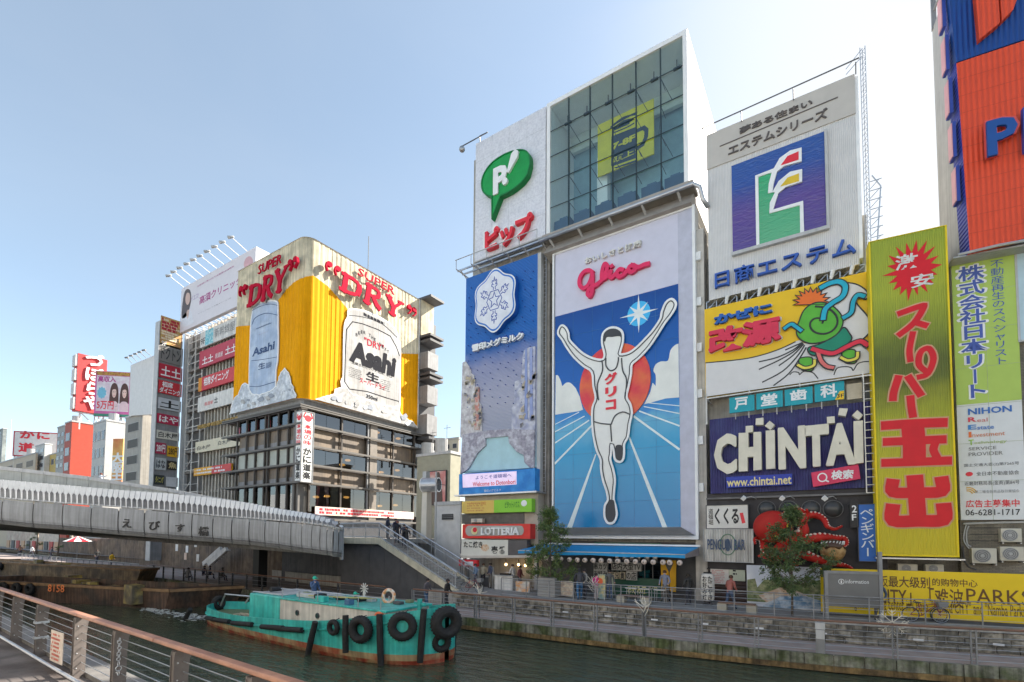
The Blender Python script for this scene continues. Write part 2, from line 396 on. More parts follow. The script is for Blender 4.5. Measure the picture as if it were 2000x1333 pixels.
# ================================================================ SETTING
def lerp_tab(tab,x):
    if x<=tab[0][0]:return tab[0][1]
    for(a,b),(c,d)in zip(tab,tab[1:]):
        if x<=c:return b+(d-b)*(x-a)/(c-a)
    return tab[-1][1]
ZL,ZU,ZS=0.65,1.6,2.35
def water_mat():
    m=bpy.data.materials.new('canal_water');m.use_nodes=True;t=m.node_tree;b=t.nodes['Principled BSDF'];lk=t.links.new
    b.inputs['Base Color'].default_value=(0.016,0.030,0.022,1);b.inputs['Roughness'].default_value=0.09;b.inputs['IOR'].default_value=1.33;b.inputs['Specular IOR Level'].default_value=0.5
    g=t.nodes.new('ShaderNodeNewGeometry');h=None
    n0=t.nodes.new('ShaderNodeTexNoise');n0.inputs['Scale'].default_value=0.35;n0.inputs['Detail'].default_value=3;lk(g.outputs['Position'],n0.inputs['Vector'])
    mx=t.nodes.new('ShaderNodeMix');mx.data_type='RGBA';mx.inputs['A'].default_value=(0.036,0.052,0.034,1);mx.inputs['B'].default_value=(0.075,0.088,0.055,1)
    lk(n0.outputs['Fac'],mx.inputs['Factor']);lk(mx.outputs['Result'],b.inputs['Base Color'])
    for sc,rot,dist,st in(((0.9,2.6,1),0.3,0.13,0.9),((3.2,7.0,1),-0.25,0.035,0.8),((9,15,1),0.5,0.010,0.6)):
        mp=t.nodes.new('ShaderNodeMapping');mp.inputs['Scale'].default_value=sc;mp.inputs['Rotation'].default_value=(0,0,rot)
        n=t.nodes.new('ShaderNodeTexNoise');n.inputs['Scale'].default_value=1;n.inputs['Detail'].default_value=3;n.inputs['Distortion'].default_value=0.4
        lk(g.outputs['Position'],mp.inputs[0]);lk(mp.outputs[0],n.inputs['Vector'])
        bp=t.nodes.new('ShaderNodeBump');bp.inputs['Strength'].default_value=st;bp.inputs['Distance'].default_value=dist
        lk(n.outputs['Fac'],bp.inputs['Height'])
        if h:lk(h.outputs[0],bp.inputs['Normal'])
        h=bp
    lk(h.outputs[0],b.inputs['Normal']);return m
mb=MB();mb.quad((-500,3.3,0),(80,3.3,0),(80,45,0),(-500,45,0));struct('water',mb,water_mat())
mb=MB();mb.quad((-1600,-1600,-2),(1600,-1600,-2),(1600,1600,-2),(-1600,1600,-2));struct('ground',mb,DCONC)
EDGE=[(-500,24.5),(-120,23.6),(-60,23.1),(-40,22.4),(-17.7,22.06),(-11.4,22.34),(-5.9,22.65),(-2.7,23.0),(0,23.45),(2.5,24.05),(5.7,24.94),(14,28),(40,38)]
WALLN=[(-500,33),(-60,31.0),(-43,28.8),(-34,28.6),(-21.2,25.25),(-14.8,25.05),(-10.3,25.12),(-6.7,25.6),(-0.13,26.3),(2.8,26.9),(6.5,27.9),(14,30.6),(40,42)]
brickpave=mat('brick_paving',(0.36,0.28,0.25),rough=0.85,dirt=0.3,rgb2=(0.28,0.24,0.22),mixs=3,bump=0.4,bscale=9)
greypave=mat('grey_paving',(0.25,0.24,0.23),rough=0.85,dirt=0.3,bump=0.2)
def strip(lo,hi,z,mb=None):
    mb=mb or MB();xs=sorted(set([p[0]for p in lo]+[p[0]for p in hi]))
    for a,b in zip(xs,xs[1:]):mb.quad((a,lerp_tab(lo,a),z),(b,lerp_tab(lo,b),z),(b,lerp_tab(hi,b),z),(a,lerp_tab(hi,a),z))
    return mb
low=struct('lower_promenade',strip(EDGE,WALLN,ZL),brickpave)
hi_=[(-500,300),(40,300)]
struct('upper_promenade',strip(WALLN,hi_,ZU),greypave)
moss=mat('mossy_quay_concrete',(0.24,0.235,0.19),rough=0.95,dirt=0.45,streak=0.55,rgb2=(0.10,0.12,0.05),mixs=1.3,bump=0.5,scale=4)
rust=mat('stained_fender_timber',(0.26,0.17,0.07),rough=0.85,dirt=0.5,streak=0.5,rgb2=(0.12,0.08,0.04),mixs=1.2,scale=5)
mb=MB();mbr=MB();mdk=MB()
E2=[p for p in EDGE if-70<p[0]<30]
def dens(tab,step,x0,x1):
    n=int((x1-x0)/step);return[(x0+i*step,lerp_tab(tab,x0+i*step))for i in range(n+1)]
D=dens(EDGE,1.0,-120,30)
quay=struct('quay_edge',strip([(x,y-0.06)for x,y in EDGE],[(x,y+0.22)for x,y in EDGE],ZL+0.03),brickpave)
for i,((a,ya),(b,yb))in enumerate(zip(D,D[1:])):
    s=0.012;j=random.uniform(-.012,.012)
    m_=MB();m_.hexa([(a+s,ya-.08+j,.27),(b-s,yb-.08+j,.27),(b-s,yb+.1,.27),(a+s,ya+.1,.27),(a+s,ya-.08+j,ZL+.045),(b-s,yb-.08+j,ZL+.045),(b-s,yb+.1,ZL+.045),(a+s,ya+.1,ZL+.045)])
    build('kerb_block',m_,moss,quay)
    mdk.quad((a,ya+.05,-1),(b,yb+.05,-1),(b,yb+.05,.3),(a,ya+.05,.3))
D4=dens(EDGE,4.0,-120,30)
for(a,ya),(b,yb)in zip(D4,D4[1:]):
    m_=MB();m_.hexa([(a+.01,ya-.16,.05),(b-.01,yb-.16,.05),(b-.01,yb+.04,.05),(a+.01,ya+.04,.05),(a+.01,ya-.16,.265),(b-.01,yb-.16,.265),(b-.01,yb+.04,.265),(a+.01,ya+.04,.265)])
    build('fender_beam',m_,rust,quay)
build('quay_face',mdk,DCONC,quay)
stonem=[mat('rough_stone_%d'%i,c,rough=0.95,dirt=0.45,streak=0.3,bump=0.9,bscale=7,scale=4,rgb2=(0.12,0.11,0.09),mixs=2.2)for i,c in enumerate(((0.30,0.27,0.22),(0.23,0.21,0.175),(0.36,0.32,0.26)))]
mb=MB();Dw=dens(WALLN,1.0,-70,30)
for(a,ya),(b,yb)in zip(Dw,Dw[1:]):mb.quad((a,ya+.06,ZL),(b,yb+.06,ZL),(b,yb+.06,ZU),(a,ya+.06,ZU))
rw=struct('retaining_wall',mb,CONC)
rnd=random.Random(3);nstone=0
for row in range(3):
    x=-21.0+(row%2)*0.3;z0=ZL+0.02+row*0.285;z1=z0+0.27
    while x<11:
        wd=rnd.uniform(0.42,0.78);xb=x+wd;ya=lerp_tab(WALLN,x+.01);yb=lerp_tab(WALLN,xb-.01);p=rnd.uniform(0,.05);q=rnd.uniform(.03,.07)
        v0=[(x+.012,ya+.07,z0),(xb-.012,yb+.07,z0),(xb-.012,yb+.07,z1),(x+.012,ya+.07,z1)]
        m_=MB();fr=[(x+.012+q*.4,ya-p,z0+q*.4),(xb-.012-q*.5,yb-p*rnd.uniform(.3,1.5),z0+q*.3),(xb-.012-q*.4,yb-p*rnd.uniform(.3,1.5),z1-q*.5),(x+.012+q*.5,ya-p,z1-q*.4)]
        c=((x+xb)/2,(ya+yb)/2-p-.035,(z0+z1)/2)
        for k in range(4):m_.face([fr[k],fr[(k+1)%4],c]);m_.quad(v0[k],v0[(k+1)%4],fr[(k+1)%4],fr[k])
        build('stone',m_,stonem[rnd.randrange(3)],rw);x=xb;nstone+=1
for(a,ya),(b,yb)in zip(Dw,Dw[1:]):
    if a<-21.1 and a>-60:continue
    m_=MB();m_.hexa([(a+.006,ya-.07,ZU-.085),(b-.006,yb-.07,ZU-.085),(b-.006,yb+.3,ZU-.085),(a+.006,ya+.3,ZU-.085),(a+.006,ya-.07,ZU+.03),(b-.006,yb-.07,ZU+.03),(b-.006,yb+.3,ZU+.03),(a+.006,ya+.3,ZU+.03)])
    build('coping_stone',m_,CONC,rw)
for i,x in enumerate((-12.6,-10.1,-7.7,-5.3,-2.9,-0.4,3.0,5.6)):
    y=lerp_tab(WALLN,x);m_=MB();m_.box(x-.17,x+.17,y-.13,y-.10,1.02,1.10);build('wall_plate',m_,WHITE,rw)
railbrown=mat('rail_brown',(0.17,0.09,0.06),rough=0.5,dirt=0.25)
def railing(name,label,tab,zf,h,xs,x_end,cables,post_w=0.07,off=0.15,railm=None,double=False,top_r=0.045,postm=None,cat='railing',side=1):
    r=root(name,(xs[0],lerp_tab(tab,xs[0]),zf),label,cat);postm=postm or GREY
    Y=lambda x:lerp_tab(tab,x)+off*side
    for x in xs:
        m_=MB();y=Y(x)
        for dx in((-.075,.075)if double else(0,)):
            m_.box(x+dx-.022,x+dx+.022,y-post_w/2,y+post_w/2,zf,zf+h-.03)
        if double:
            for zz in(.25,.6,.95):m_.box(x-.054,x+.054,y-.02,y+.02,zf+zz,zf+zz+.05)
        m_.box(x-.11,x+.11,y-.09,y+.09,zf,zf+.025)
        build('post',m_,postm,r)
    xx=[xs[0]]+[x for x in xs[1:]]+[x_end]
    m_=MB();m_.tube([(x,Y(x),zf+h)for x in xx],top_r,6);build('handrail',m_,railm or railbrown,r)
    for k in range(cables):
        m_=MB();z=zf+.14+(h-.25)*k/(cables-1);m_.tube([(x,Y(x),z)for x in xx],.011,4);build('cable',m_,STEEL,r)
    return r
lowxs=[-21.9,-19.4,-17.0,-14.5,-12.18,-9.82,-7.44,-4.96,-2.73,-0.45,2.0,4.38,6.8,9.2]
railing('railing','long brown topped cable railing on the lower promenade edge below the stone wall',EDGE,ZL,1.32,lowxs,11,6,double=True,off=0.32,top_r=.05,post_w=.1)
upxs=[-17.2,-15.35,-13.8,-12.24,-10.9,-9.5,-8.03,-6.9,-5.78,-4.0,-2.3,-0.72,-.35,1.35,3.3,5.18,7.2,9.2]
railing('railing','thin grey cable railing along the upper promenade in front of the shops',WALLN,ZU,1.12,upxs,11,5,off=0.16,railm=GREY,top_r=.028,post_w=.05)
dkxs=[-24.4-2.45*i for i in range(16)]
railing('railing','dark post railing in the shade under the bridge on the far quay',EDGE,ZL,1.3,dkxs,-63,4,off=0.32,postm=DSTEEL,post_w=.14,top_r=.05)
railing('railing','distant pale cable railing on the quay beyond the bridge by the barges',EDGE,ZL,1.25,[-65-2.2*i for i in range(22)],-114,6,off=0.3,railm=LGREY,top_r=.03)
deckm=mat('walkway_concrete',(0.12,0.105,0.10),rough=0.9,dirt=0.35,bump=0.25,rgb2=(0.075,0.06,0.055),mixs=.9)
YS=lambda x:3.39+(-(x+5.32))*0.0418
mb=MB();mb.quad((-500,-300,ZS),(60,-300,ZS),(60,YS(60)+.25,ZS),(-500,YS(-500)+.25,ZS));near=struct('near_walkway',mb,deckm)
mb=MB();a,b=-120,12
mb.hexa([(a,YS(a)+.10,ZS-.3),(b,YS(b)+.10,ZS-.3),(b,YS(b)+.62,ZS-.3),(a,YS(a)+.62,ZS-.3),(a,YS(a)+.10,ZS+.09),(b,YS(b)+.10,ZS+.09),(b,YS(b)+.62,ZS+.09),(a,YS(a)+.62,ZS+.09)])
struct('kerb',mb,mat('kerb_grey',(.17,.16,.15),dirt=.3,streak=.2))
mb=MB();mb.quad((-500,YS(-500)+.3,-2),(60,YS(60)+.3,-2),(60,YS(60)+.3,ZS),(-500,YS(-500)+.3,ZS));struct('near_quay_wall',mb,DCONC)
nr=root('railing',(-12,YS(-12),ZS),'nearest railing with reddish wooden handrail, broad grey plate posts and steel cables','railing')
nearwood=mat('handrail_wood',(0.34,0.165,0.105),rough=0.5,dirt=0.25,streak=0.0,scale=5,rgb2=(0.25,0.115,0.075),mixs=1.5)
HN=1.27
jn=[3.0,-1.0,-5.0,-9.0,-13.0,-17.0,-21.0,-25.0,-29.0,-33.0]
for a,b in zip(jn[1:],jn):
    m_=MB();m_.hexa([(a+.004,YS(a)-.075,ZS+HN-.03),(b-.004,YS(b)-.075,ZS+HN-.03),(b-.004,YS(b)+.085,ZS+HN-.03),(a+.004,YS(a)+.085,ZS+HN-.03),
                        (a+.004,YS(a)-.06,ZS+HN+.035),(b-.004,YS(b)-.06,ZS+HN+.035),(b-.004,YS(b)+.07,ZS+HN+.035),(a+.004,YS(a)+.07,ZS+HN+.035)])
    build('handrail',m_,nearwood,nr,bevel=.02)
platem=mat('post_grey_brown',(0.135,0.115,0.105),rough=0.55,metal=0.15,dirt=0.3,scale=6)
pxs=[at_z(x,y,ZS+HN).x for x,y in((24,1163),(76,1178),(141,1203),(222,1228),(340,1266),(487,1315))]
pxs=pxs+[pxs[-1]+1.6,pxs[-1]+3.2]+[pxs[0]-2.6*i for i in range(1,5)]
for x in pxs:
    y=YS(x);m_=MB()
    prof=[(-.10,0),(.10,0),(.10,HN*.7),(.115,HN*.86),(.17,HN-.045),(-.085,HN-.045),(-.10,HN*.9)]
    for dx in(-.055,.055):
        base=len(m_.v);n=len(prof)
        for sx in(dx-.009,dx+.009):
            for py,pz in prof:m_.v.append((x+sx,y+py,ZS+pz))
        m_.f+=[tuple(base+i for i in reversed(range(n))),tuple(base+n+i for i in range(n))];m_.m+=[0,0]
        for i in range(n):j=(i+1)%n;m_.f.append((base+i,base+j,base+n+j,base+n+i));m_.m.append(0)
    m_.box(x-.046,x+.046,y-.085,y+.085,ZS,ZS+HN-.06)
    m_.box(x-.10,x+.10,y-.15,y+.15,ZS,ZS+.02)
    po=build('post',m_,platem,nr)
    m_=MB()
    for z in(.2,.5,.8,1.05):m_.ball((x+.066,y-.05,ZS+z),.014,6,4)
    build('bolt',m_,STEEL,po)
for k in range(7):
    m_=MB();z=ZS+.16+k*.15;m_.tube([(3,YS(3)+.03,z),(-35,YS(-35)+.03,z)],.008,5);build('cable',m_,STEEL,nr)
m_=MB();m_.tube([(3,YS(3)-.22,ZS+.12),(-35,YS(-35)-.22,ZS+.12)],.035,8);build('foot_rail',m_,STEEL,nr)
for px_ in(1,):
    x=pxs[px_]
    for z in(.42,.78):
        m_=MB();m_.box(x-.075,x+.075,YS(x)-.13,YS(x)+.13,ZS+z,ZS+z+.05);m_.box(x+.075,x+.25,YS(x)-.02,YS(x)+.02,ZS+z+.01,ZS+z+.035);build('clamp',m_,STEEL,nr)
sx=at_z(112,1290,ZS).x;npl=Plane(0,YS(sx)-.13,0)
nb=root('notice_board',(sx,YS(sx)-.13,ZS+.2),'small worn white notice with red lines leaning on the near railing','notice')
a0,a1,z0,z1=rect(npl,(97,1290),(124,1238),0)
build('board',slab(npl,a0,a1,z0,z1,-.012,0),mat('notice_cream',(0.6,0.52,0.45),dirt=.3),nb)
scribble(npl,a0+.04,a1-.03,z0+.03,z1-.04,.003,7,mat('faded_red_print',(0.5,0.12,0.09)),nb,4)
chx=pxs[3]+.33;ch=root('chain',(chx,YS(chx)-.06,ZS+1.05),'galvanised chain with a shackle hanging from the near handrail','chain')
for i in range(11):
    m_=MB();R=.026 if i<8 else .042;z=ZS+1.12-i*.048-(max(0,i-7)*.03)
    m_.torus((chx+random.uniform(-.01,.01),YS(chx)-.10,z),R,.0075,(1,0,0)if i%2 else(0,1,0),12,6,1);build('link',m_,STEEL,ch)
for i,(x0,x1,h,c)in enumerate(((-118,-96,15,(0.68,0.66,0.62)),(-95.6,-78,18,(0.62,0.60,0.58)),(-77.7,-60,16,(0.62,0.60,0.57)),(-59.6,-44,20,(0.68,0.64,0.58)),(-43.7,-31,17,(0.66,0.64,0.62)),(-30.7,-17,19,(0.60,0.54,0.48)),(-16.7,-4,15,(0.66,0.63,0.56)),(-3.7,12,17.5,(0.6,0.58,0.55)),(12.3,30,20,(0.5,0.45,0.40)))):
    lab=['tan low office block','grey brown block','off-white broad block','broad tan block','narrow pale block','brown brick coloured block','cream block','pale grey corner block','sandy end block'][i]
    b=root('street_building',((x0+x1)/2,-8,ZS),lab+' on the unseen near bank with windows, added for bounce light','building','added bounce light buildings on the near bank')
    m_=MB();m_.box(x0,x1,-22,-8,ZS,h);build('wall',m_,mat('near_wall_%d'%i,tuple(min(.82,v*1.15)for v in c),dirt=.08),b)  # unseen row, heights and pale walls set to bounce sunlight over the canal
    nf=int((h-6)/3.3);nc=int((x1-x0)/3)
    for k in range(nf):
        for j in range(nc):
            xa=x0+.8+j*(x1-x0-1.2)/nc;m_=MB();m_.box(xa,xa+(x1-x0-1.2)/nc*.55,-8.03,-7.95,ZS+4+k*3.3,ZS+5.6+k*3.3);build('window',m_,mat('near_window',(0.05,0.06,0.08),rough=.1),b)
# ================================================================ BRIDGE
bridgem=mat('bridge_panel_grey',(0.25,0.26,0.275),rough=0.5,metal=0.1,dirt=0.2,streak=0.28,scale=.7)
fascia2=mat('bridge_coping_grey',(0.36,0.38,0.37),rough=0.55,dirt=0.15,streak=0.2)
slatm=mat('bridge_slat_metal',(0.42,0.44,0.47),rough=0.33,metal=0.35,dirt=0.1)
TD=[(0,33.6),(200,33.5),(415,33.2),(486,32.5),(560,31),(620,29.6),(655,29.2),(668,29.9)]
TB=[(0,1024),(63,1031),(121,1035),(230,1045),(328,1053),(415,1059),(486,1065),(544,1072),(589,1079),(636,1085),(668,1089)]
TT=[(0,974),(121,984),(230,991),(328,999),(415,1008),(486,1013.5),(544,1018),(589,1022),(636,1028),(668,1036)]
TS=[(0,937),(121,947.5),(230,957),(328,964),(415,973),(488,983),(547,994.5),(605,1003),(646,1015),(668,1030)]
def bpt(x,tab,dd=0):
    y=lerp_tab(tab,x);dep=lerp_tab(TD,x)+dd;return CAMP+ray(x,y)*dep
bloc=bpt(400,TB);br=root('bridge',bloc,'grey panelled canal bridge with scalloped metal balustrade and curved end','bridge')
joints=[-190,-120,-58,2.7,63.5,121,177,230,281,328,374,415,452,486,517,544,567.5,589,608.5,624.6,638,650,660,668]
def bp2(x,tab,dd=0):
    if x>=0:return bpt(x,tab,dd)
    a,b=bpt(0,tab,dd),bpt(60,tab,dd);return a+(b-a)*(x/60.0)*1.0
for a,b in zip(joints,joints[1:]):
    g_=.9 if a<500 else .5;pa,pb=bp2(a+g_,TB),bp2(b-g_,TB);ta,tb=bp2(a+g_,TT),bp2(b-g_,TT)
    d=(pb-pa).normalized();n=d.cross(Vector((0,0,1))).normalized();th=n*-.12
    bulge=n*.05
    ta=Vector((pa.x,pa.y,ta.z));tb=Vector((pb.x,pb.y,tb.z))
    low1=Vector((0,0,.16))
    up_=ta-pa;m_=MB();prof=((.02,-.34),(.05,-.16),(.12,-.05),(.25,.01),(.5,.04),(.75,.03),(.97,0))
    for(h0,o0_),(h1,o1_)in zip(prof,prof[1:]):m_.quad(pa+up_*h0+n*o0_,pb+up_*h0+n*o0_,pb+up_*h1+n*o1_,pa+up_*h1+n*o1_)
    m_.quad(pa+up_*.97,pb+up_*.97,pb+up_*.97+th,pa+up_*.97+th)
    build('panel',m_,bridgem,br)
    m_=MB();m_.hexa([pa+up_*.135-d*.02+n*.02,pb+up_*.135+n*.02,pb+up_*.135-n*.05,pa+up_*.135-n*.05,pa+up_*.16+n*.025,pb+up_*.16+n*.025,pb+up_*.16-n*.05,pa+up_*.16-n*.05]);build('dark_joint',m_,DGREY,br)  # dark strip near the lower edge of each panel
    m_=MB();m_.hexa([pa-n*.12,pb-n*.12,pb-n*.4,pa-n*.4,pa+low1*.92,pb+low1*.92,pb+low1*.92-n*.4,pa+low1*.92-n*.4]);build('soffit_panel',m_,GREY,br)
path=[bp2(x,TT)for x in(-190,0,121,230,328,415,486,544,589,636,668)]
pathxy=[(x,Vector((bp2(x,TB).x,bp2(x,TB).y,bp2(x,TT).z)))for x in list(range(-190,668,12))+[668]]
m_=MB();m_.tube([p+Vector((0,0,.05))for _,p in pathxy],.07,6);build('ledge',m_,LGREY,br,smooth=True)
m_=MB();back=[]
for x,p in pathxy:
    q=bp2(x,TS);zt=q.z;i=pathxy.index((x,p));pn=pathxy[min(i+1,len(pathxy)-1)][1]-pathxy[max(i-1,0)][1];d=pn.normalized();n=d.cross(Vector((0,0,1))).normalized();n.z=0
    back.append((p,n,zt))
for(p,n,z),(q,m2,y)in zip(back,back[1:]):
    prof=lambda P,N,Z:[P-N*.05+Vector((0,0,.05)),P-N*.22+Vector((0,0,(Z-P.z)*.45)),P-N*.42+Vector((0,0,(Z-P.z)*.8)),P-N*.65+Vector((0,0,(Z-P.z)*.92))]
    A,B=prof(p,n,z),prof(q,m2,y)
    for k in range(3):m_.quad(A[k],B[k],B[k+1],A[k+1])
build('gallery',m_,GREY,br)
def slat_mesh(h):
    s=MB();w2=.172
    pts=[(-w2,h*.60),(-w2,h*1.0),(w2,h*1.0),(w2,h*.60),(.05,h*.50),(.035,0.02),(-.035,0.02),(-.05,h*.50)]
    base=0;n=len(pts)
    lean=lambda z:.02+.12*(1-abs(z/h-.4)*1.3)
    for off in(0,-.03):
        for a,z in pts:s.v.append((a,-lean(z)-off*-1,z))
    s.f=[(0,1,2,3),(0,3,4,7),(7,4,5,6),(11,10,9,8),(15,12,11,8),(14,13,12,15)]
    for i in range(n):j=(i+1)%n;s.f.append((i,n+i,n+j,j))
    s.m=[0]*len(s.f);me=bpy.data.meshes.new('slat');me.from_pydata(s.v,[],s.f);me.materials.append(slatm);me.update();return me
sme=slat_mesh(1.0);L_=0;acc=0;P0=pathxy[0][1]
seg=[(a,b)for a,b in zip(pathxy,pathxy[1:])];pos=.2;k=0
for(xa,pa),(xb,pb)in seg:
    ln=(pb-pa).length;d=(pb-pa)/ln
    while pos<ln:
        t=pos/ln;x=xa+(xb-xa)*t;p=pa+(pb-pa)*t;hh=max(.25,bp2(x,TS).z-p.z)
        share('slat',sme,br,p,(0,0,math.atan2(d.y,d.x)),(1,1,hh));pos+=.385;k+=1
    pos-=ln
m_=MB();ends=[(bp2(x,TB),bp2(x,TT))for x in(-190,0,200,415,486,544,589,620,655,668)]
pl_=[Vector((a.x-.32,a.y+.3,0))for a,b in ends]+[Vector((-33.8,26.3,0)),Vector((-33.8,33,0)),Vector((-46,33,0)),Vector((-70,14,0)),Vector((-75,-8,0))]
zz=[b.z-.2 for a,b in ends]+[5.0,5.0,5.3,6.5,8.5]
zb=[a.z+.05 for a,b in ends]+[4.45,4.45,4.6,5.5,6]
base=0;n=len(pl_)
for P_,z in zip(pl_,zz):m_.v.append((P_.x,P_.y,z))
for P_,z in zip(pl_,zb):m_.v.append((P_.x,P_.y,z))
tri=tessellate_polygon([[Vector((p.x,p.y,0))for p in pl_]])
for t in tri:m_.f.append(tuple(t));m_.f.append(tuple(n+i for i in reversed(t)));m_.m+=[0,0]
for i in range(n):j=(i+1)%n;m_.f.append((i,j,n+j,n+i));m_.m.append(0)
build('deck',m_,DCONC,br)
m_=MB();a,b=bp2(668,TB),bp2(668,TT);m_.box(a.x-.22,a.x-.02,a.y,a.y+.12,a.z-.15,b.z+.25);m_.hexa([(a.x-.2,a.y+.05,a.z),(a.x-.02,a.y+.12,a.z),(-33.7,26.0,4.5),(-33.9,26.0,4.5),(a.x-.2,a.y+.05,b.z),(a.x-.02,a.y+.12,b.z),(-33.7,26.0,5.2),(-33.9,26.0,5.2)])
build('end_panel',m_,bridgem,br)
CO=[(0,911),(86,920.5),(173,931),(254,943.5),(328,954),(405,969),(460,978),(520,990)]
cj=[-140,-60,43,87,131,174,216,255,293,328,362,395,428,470,520]
def cpt(x,dy=0):
    f_=lambda x_:CAMP+ray(x_,lerp_tab(CO,x_)+dy)*(36.2+.0035*x_)
    if x>=0:return f_(x)
    a,b=f_(0),f_(60);return a+(b-a)*x/60
for a,b in zip(cj,cj[1:]):
    pa,pb=cpt(a+.4),cpt(b-.4);d=(pb-pa).normalized();n=d.cross(Vector((0,0,1))).normalized()
    dn=Vector((0,0,1.55));c0=Vector((0,0,.26))
    m_=MB();m_.hexa([pa-dn,pb-dn,pb-dn-n*.1,pa-dn-n*.1,pa-c0,pb-c0,pb-c0-n*.1,pa-c0-n*.1]);build('parapet_panel',m_,fascia2,br)
    m_=MB();m_.hexa([pa-c0+n*.1,pb-c0+n*.1,pb-c0-n*.25,pa-c0-n*.25,pa+n*.06,pb+n*.06,pb-n*.2,pa-n*.2]);build('coping_panel',m_,LGREY,br)
for ch,(x0,y0,x1,y1)in zip('えびす橋',((238,1031,256,1014),(290,1036,312,1018),(342,1039,360,1024),(387,1047,408,1029))):
    p0=bp2(x0,TB);p1=bp2(x1,TB);ang=math.degrees(math.atan2(p1.y-p0.y,p1.x-p0.x));q=Plane(p0.x,p0.y,ang)
    text(q,ch,(x0,y0),(x1,y1),.05,BLACK,br,th=.03,bold=.02)
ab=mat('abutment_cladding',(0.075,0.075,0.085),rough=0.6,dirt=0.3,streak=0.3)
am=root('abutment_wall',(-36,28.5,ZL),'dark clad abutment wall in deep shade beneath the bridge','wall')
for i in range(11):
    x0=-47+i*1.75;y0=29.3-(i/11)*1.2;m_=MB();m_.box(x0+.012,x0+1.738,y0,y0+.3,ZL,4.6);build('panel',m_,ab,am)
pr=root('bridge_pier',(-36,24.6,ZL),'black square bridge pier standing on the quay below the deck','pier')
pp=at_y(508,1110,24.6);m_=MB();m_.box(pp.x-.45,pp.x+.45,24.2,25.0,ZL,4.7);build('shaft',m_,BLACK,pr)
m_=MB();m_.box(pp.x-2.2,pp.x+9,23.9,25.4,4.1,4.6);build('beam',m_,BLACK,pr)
st=root('staircase',(-25,27,ZU),'cream and steel staircase descending beside the bridge end to the promenade','staircase')
cream=mat('cream_stringer',(0.55,0.50,0.38),dirt=0.2,streak=0.15)
zst=lambda x:5.0-(x+29)*0.45
for Y in(26.0,28.5):
    m_=MB();m_.hexa([(-29,Y-.12,4.62),(-21.5,Y-.12,1.3),(-21.5,Y+.12,1.3),(-29,Y+.12,4.62),(-29,Y-.12,5.12),(-21.2,Y-.12,1.62),(-21.2,Y+.12,1.62),(-29,Y+.12,5.12)]);build('stringer',m_,cream,st)
    if Y<27:
        m_=MB();m_.box(-33.6,-29.003,Y-.12,Y+.12,4.62,5.1);build('landing_edge',m_,cream,st)
    top=[(-33.6,Y,6.24),(-29,Y,6.24),(-21.3,Y,2.82)]if Y<27 else[(-30.5,Y,6.24),(-29,Y,6.24),(-21.3,Y,2.82)]
    m_=MB();m_.tube(top,.055,8);build('handrail',m_,STEEL,st)
    m_=MB();m_.tube([(x,y,z-.35)for x,y,z in top],.03,6);build('mid_rail',m_,STEEL,st)
    m_=MB();m_.tube([(x,y,z-1.05)for x,y,z in top],.03,6);build('bottom_rail',m_,STEEL,st)
    m_=MB();x=top[0][0]
    while x<-21.35:
        zt=6.24 if x<-29 else 6.24-(x+29)*(3.42/7.7);m_.bar((x,Y,zt-1.05),(x,Y,zt),.022);x+=.14
    build('baluster',m_,STEEL,st,kind='stuff')
    x=top[0][0]
    while x<-21.2:
        zt=6.24 if x<-29 else 6.24-(x+29)*(3.42/7.7);m_=MB();m_.bar((x,Y,zt-1.15),(x,Y,zt),.05);build('post',m_,STEEL,st);x+=1.52
n=20
for i in range(n):
    x=-29+i*(7.6/n);z=5.0-(i+1)*(3.4/n);m_=MB();m_.box(x,x+7.6/n,26.125,28.375,z-.12,z+.03);build('step',m_,CONC,st)
m_=MB();m_.box(-34,-29.01,26.12,33,4.7,5.02);build('landing',m_,CONC,st)
for i in range(7):
    xa=-33.6+i*1.7;xb=min(xa+1.68,-22.2);za=4.6 if xa<-29 else 4.6-(xa+29)*.45;zb_=4.6 if xb<-29 else 4.6-(xb+29)*.45
    m_=MB();m_.hexa([(xa,26.1,ZU-.95),(xb,26.1,ZU-.95),(xb,26.2,ZU-.95),(xa,26.2,ZU-.95),(xa,26.1,za),(xb,26.1,max(zb_,ZU-.9)),(xb,26.2,max(zb_,ZU-.9)),(xa,26.2,za)]);build('side_panel',m_,DGREY,st)
# ================================================================ SOUTH FRONTAGE: big signs and their buildings
def Kf(ox,oy,s):return lambda x,y:(ox+x/s,oy+y/s)
c1=Kf(880,20,2.666);c2=Kf(880,480,2.668);c3=Kf(1060,400,3.331);c4=Kf(1060,700,3.331);c5=Kf(1360,90,2.613);c6=Kf(1360,520,4.761)
c7=Kf(1360,720,3.25);c8=Kf(1690,0,2.665);d1=Kf(1690,420,2.777);d2=Kf(1700,780,3.333);d3=Kf(1560,1060,4.545);d4=Kf(1180,1060,4.545)
d5=Kf(880,1060,4.545);d6=Kf(880,940,5.126);d7=Kf(1100,1040,6.667);d8=Kf(780,820,4.167);e1=Kf(0,560,3.332);e2=Kf(300,430,4.165)
e3=Kf(440,440,3.921);e4=Kf(430,740,3.418);e5=Kf(0,880,3.702);e6=Kf(0,1120,3.333);e7=Kf(340,1080,3.448)
